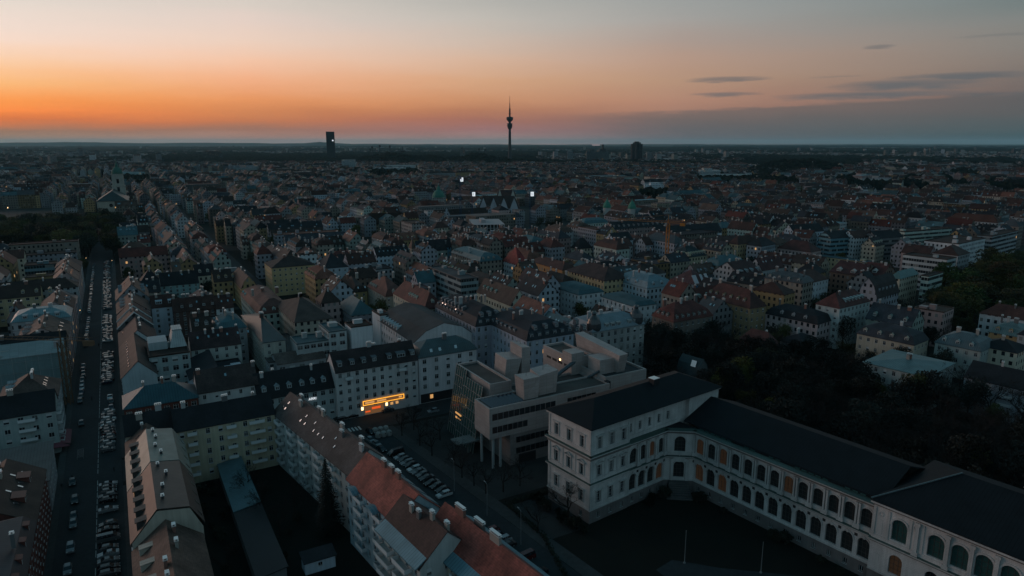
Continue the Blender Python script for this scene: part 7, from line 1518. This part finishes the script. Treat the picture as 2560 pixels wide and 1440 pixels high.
for X, Y, k, cn, cc, par in ((870, 535, 'hatch', 'silver', 3, 1), (910, 560, 'sedan', 'silver', 4, 1), (945, 597, 'hatch', 'black', 0, 1), (1040, 622, 'van', 'black', 0, 0), (1072, 650, 'hatch', 'silver', 3, 0), (1098, 668, 'hatch', 'dark grey', 2, 0), (1118, 686, 'estate', 'grey', 8, 0), (1140, 702, 'hatch', 'black', 1, 0), (1165, 728, 'estate', 'white', 5, 0), (1192, 748, 'sedan', 'grey', 9, 0), (1220, 768, 'hatch', 'grey', 8, 0), (1245, 790, 'sedan', 'dark grey', 2, 0), (1278, 822, 'sedan', 'black', 0, 0), (1315, 844, 'hatch', 'dark grey', 2, 0), (1350, 870, 'hatch', 'black', 1, 0), (1362, 900, 'estate', 'white', 5, 0), (1672, 1145, 'estate', 'dark red', 7, 0), (1705, 1178, 'hatch', 'dark blue', 6, 0), (1752, 1205, 'estate', 'silver', 3, 0), (1782, 1240, 'sedan', 'black', 0, 0), (1900, 1325, 'van', 'dark red', 7, 0), (1990, 1425, 'sedan', 'black', 0, 0), (745, 375, 'sedan', 'black', 0, 2), (665, 392, 'estate', 'black', 1, 2), (1290, 340, 'hatch', 'silver', 3, 2), (985, 335, 'sedan', 'dark grey', 2, 2), (870, 480, 'hatch', 'black', 0, 1)):
    g_ = gp(600+X/2.667, 900+Y/2.667+3); pending.append(((g_-O).dot(d1), (g_-O).dot(dr), (rad(36), rad(128), a30)[par], k, cn, CC[cc][1], ('in the slanting row on the academy street', 'lengthwise beside the recycling containers', 'on the cross street before the white blocks')[par], AG))
pl = []
for s, l, rz, k, cn, cc, where, grp in pending:
    p = W2(l, s); pl.append((p, rz, k, cn, cc, where, grp))
names = {}
for q in pl: names.setdefault((q[3], q[2], q[5]), []).append(q)
for (cn, k, where), L_ in names.items():
    L_.sort(key=lambda q: q[0].length)
    for i, (p, rz, _, _, cc, _, grp) in enumerate(L_):
        near = p.length < 262; lab = f'{cn} {KN[k]} parked {where}'
        if near and len(L_) > 1: lab += f', {ORD[min(i, 9)]} from the viewer'
        j = R.uniform(.8, 1.2); car(p.x, p.y, rz, k, tuple(v*j for v in cc), lab, grp if near else where + ' seen far off', near)

# ---------------------------------------------------------------- small things
# recycling containers
def igloo(x, y, lab):
    t = thing('recycling_container', lab, 'container', (x, y, 0), R.uniform(0, 6), 'round recycling containers at the corner'); b = MB(); b.lathe([(.75, 0), (.95, .25), (.98, 1.2), (.8, 1.75), (.45, 2.0), (0, 2.05)], 14); b.obj('body', ['plain'], t, color=(.30, .28, .26)); b = MB()
    for s in (-1, 1): b.lathe([(.2, 1.35), (.2, 1.36)], 8); b.prism([(s*.85+.22*0, .2*math.cos(a), 1.3+.2*math.sin(a)) for a in [6.2832*i/8 for i in range(8)]], [(s*.97, .2*math.cos(a), 1.3+.2*math.sin(a)) for a in [6.2832*i/8 for i in range(8)]])
    b.obj('slot', ['dark'], t)
PN = ['left front', 'middle front', 'right front', 'left rear', 'middle rear', 'right rear']
for i in range(6): g_ = gp(946 + (i % 3)*13.5 - (8 if i > 2 else 0), 1094 - (i % 3)*2.5 - (11 if i > 2 else 0)); igloo(g_.x, g_.y, f'round beige recycling container at the street corner, {PN[i]} of six')
def lamp_post(px, py, h, lab, lit=False, arm=True):
    g_ = gp(px, py); t = thing('street_lamp', lab, 'street lamp', (*g_, 0), rad(120)); b = MB(); b.tube((0, 0, 0), (0, 0, h), .08, .05, 6); b.tube((0, 0, h), (1.2, 0, h+.25), .04, .03, 5); b.obj('post', ['lightmetal'], t); b = MB(); b.box(.9, 1.6, -.12, .12, h+.16, h+.28); b.obj('lamp_head', ['bulb' if lit else 'plain'], t, color=(.3, .3, .3))
lamp_post(1302, 1362, 9, 'thin unlit street lamp between the pavement and the gravel garden'); lamp_post(1136, 1228, 9, 'unlit street lamp beside the last white parked car'); lamp_post(1218, 1290, 9, 'unlit street lamp on the academy pavement near the hedge')
for px, py, lab in ((217, 662, 'lit orange street lamp by the cemetery end of the left street'), (203, 800, 'lit orange street lamp at the crossing of the left street'), (2058, 872, 'lit orange lamp in the garden before the smaller grey villa'), (1956, 740, 'lit orange lamp beside the white villa'), (2458, 668, 'lit lamp below the white terraced block'), (1692, 716, 'lit lamp beneath the scaffolded house'), (282, 668, 'lit lamp on the right pavement near the trees'), (1955, 865, 'lit lamp by the brown shingled villa')): lamp_post(px, py, 5, lab, True)
for px, py, h, lab in ((1711, 1408, 8.2, 'white flagpole on the academy lawn, left one'), (1902, 1432, 7.6, 'white flagpole on the academy lawn, right one')):
    g_ = gp(px, py); b = MB(); b.tube((0, 0, 0), (0, 0, h), .09, .05, 6, 0); b.lathe([(0, h), (.12, h+.08), (0, h+.2)], 6); b.lathe([(.3, 0), (.3, .25), (0, .3)], 8); tag(b.obj('flagpole', ['plain'], None, (*g_, 0), 0, (.2, .21, .21)), lab, 'flagpole')
quadsheet('lawn_path', [gp(1640, 1425), gp(1680, 1400), gp(1730, 1408), (gp(1800, 1420)), gp(2100, 1450), gp(2100, 1475), gp(1700, 1470)], .02, 'asphalt')
# pedestrians
def person_mesh(seed):
    rr = random.Random(seed); b = MB()
    def limb(pts, n=7):
        for (p, r0), (q, r1) in zip(pts, pts[1:]): b.tube(p, q, r0, r1, n)
    sw = rr.uniform(.12, .22)
    me = bpy.data.meshes.new('person'); J = [(0, 0, .92), (0, 0, 1.15), (.02, 0, 1.42), (.02, 0, 1.52), (.04, 0, 1.68), (sw, -.1, .5), (sw*1.3, -.1, .08), (-sw, .1, .5), (-sw*2.0, .1, .1), (0, -.19, 1.4), (-.08, -.24, 1.13), (.06, -.22, .88), (0, .19, 1.4), (.08, .24, 1.13), (.22, .22, .9), (sw*1.3+.14, -.1, .04), (-sw*2+.14, .1, .07)]
    Ed = [(0, 1), (1, 2), (2, 3), (3, 4), (0, 5), (5, 6), (0, 7), (7, 8), (2, 9), (9, 10), (10, 11), (2, 12), (12, 13), (13, 14), (6, 15), (8, 16)]
    Rd = [.15, .15, .16, .06, .105, .085, .05, .085, .05, .07, .05, .04, .07, .05, .04, .045, .045]
    me.from_pydata(J, Ed, []); o = bpy.data.objects.new('tmp', me); col.objects.link(o); sk = o.modifiers.new('s', 'SKIN'); o.modifiers.new('u', 'SUBSURF').levels = 1
    for v, r in zip(me.skin_vertices[0].data, Rd): v.radius = (r, r)
    me.skin_vertices[0].data[0].use_root = True
    dg = bpy.context.evaluated_depsgraph_get(); m2 = bpy.data.meshes.new_from_object(o.evaluated_get(dg)); bpy.data.objects.remove(o); m2.name = 'person'; m2.materials.clear(); m2.materials.append(MATS['plain']); return m2
PM = [person_mesh(1), person_mesh(2)]
for i, (px, py, c, lab) in enumerate(((247, 866, (.02, .02, .025), 'person in dark clothes walking in the middle of the left street'), (230, 1002, (.03, .03, .035), 'person in grey clothes standing by the left parked cars'), (286, 1180, (.02, .02, .02), 'person in black walking on the right pavement of the street'), (155, 1222, (.02, .025, .03), 'person in dark coat on the left pavement near the awning'), (181, 1200, (.05, .05, .055), 'person in grey crossing the near street'), (867, 1082, (.02, .02, .025), 'person in black at the edge of the zebra crossing'), (929, 1035, (.015, .015, .015), 'person in dark jacket before the glowing restaurant front'), (208, 850, (.03, .03, .03), 'person in dark trousers on the left pavement far off'))):
    g_ = gp(px, py); o = inst('person', PM[i % 2], None, (*g_, .02), R.uniform(0, 6.28), c); tag(o, lab, 'person')
# market stand like bicycle rack strip on the left street
b = MB()
for i in range(9):
    y = i*.8; b.tube((0, y, 0), (0, y, .8), .03, .03, 4); b.tube((0, y, .8), (1.6, y, .8), .03, .03, 4); b.tube((1.6, y, 0), (1.6, y, .8), .03, .03, 4)
g_ = gp(193, 1150); tag(b.obj('bicycle_rack', ['lightmetal'], None, (*g_, .02), a30), 'pale bicycle rack on the left side of the near street', 'bicycle rack')

# ---------------------------------------------------------------- evening haze over the whole plain
hz = MB(); hz.box(-52000, 52000, -4000, 70000, -1.5, 330); ho = hz.obj('haze', []); ho['kind'] = 'stuff'; ho['label'] = 'thin bluish evening haze over the city'; ho['category'] = 'haze'
hm = bpy.data.materials.new('haze'); hm.use_nodes = True; nt = hm.node_tree; nt.nodes.clear(); pv = nt.nodes.new('ShaderNodeVolumePrincipled'); om = nt.nodes.new('ShaderNodeOutputMaterial')
pv.inputs['Color'].default_value = (.42, .76, .86, 1); pv.inputs['Density'].default_value = HAZE; pv.inputs['Anisotropy'].default_value = .25; nt.links.new(pv.outputs[0], om.inputs['Volume'])
ho.data.materials.append(hm)
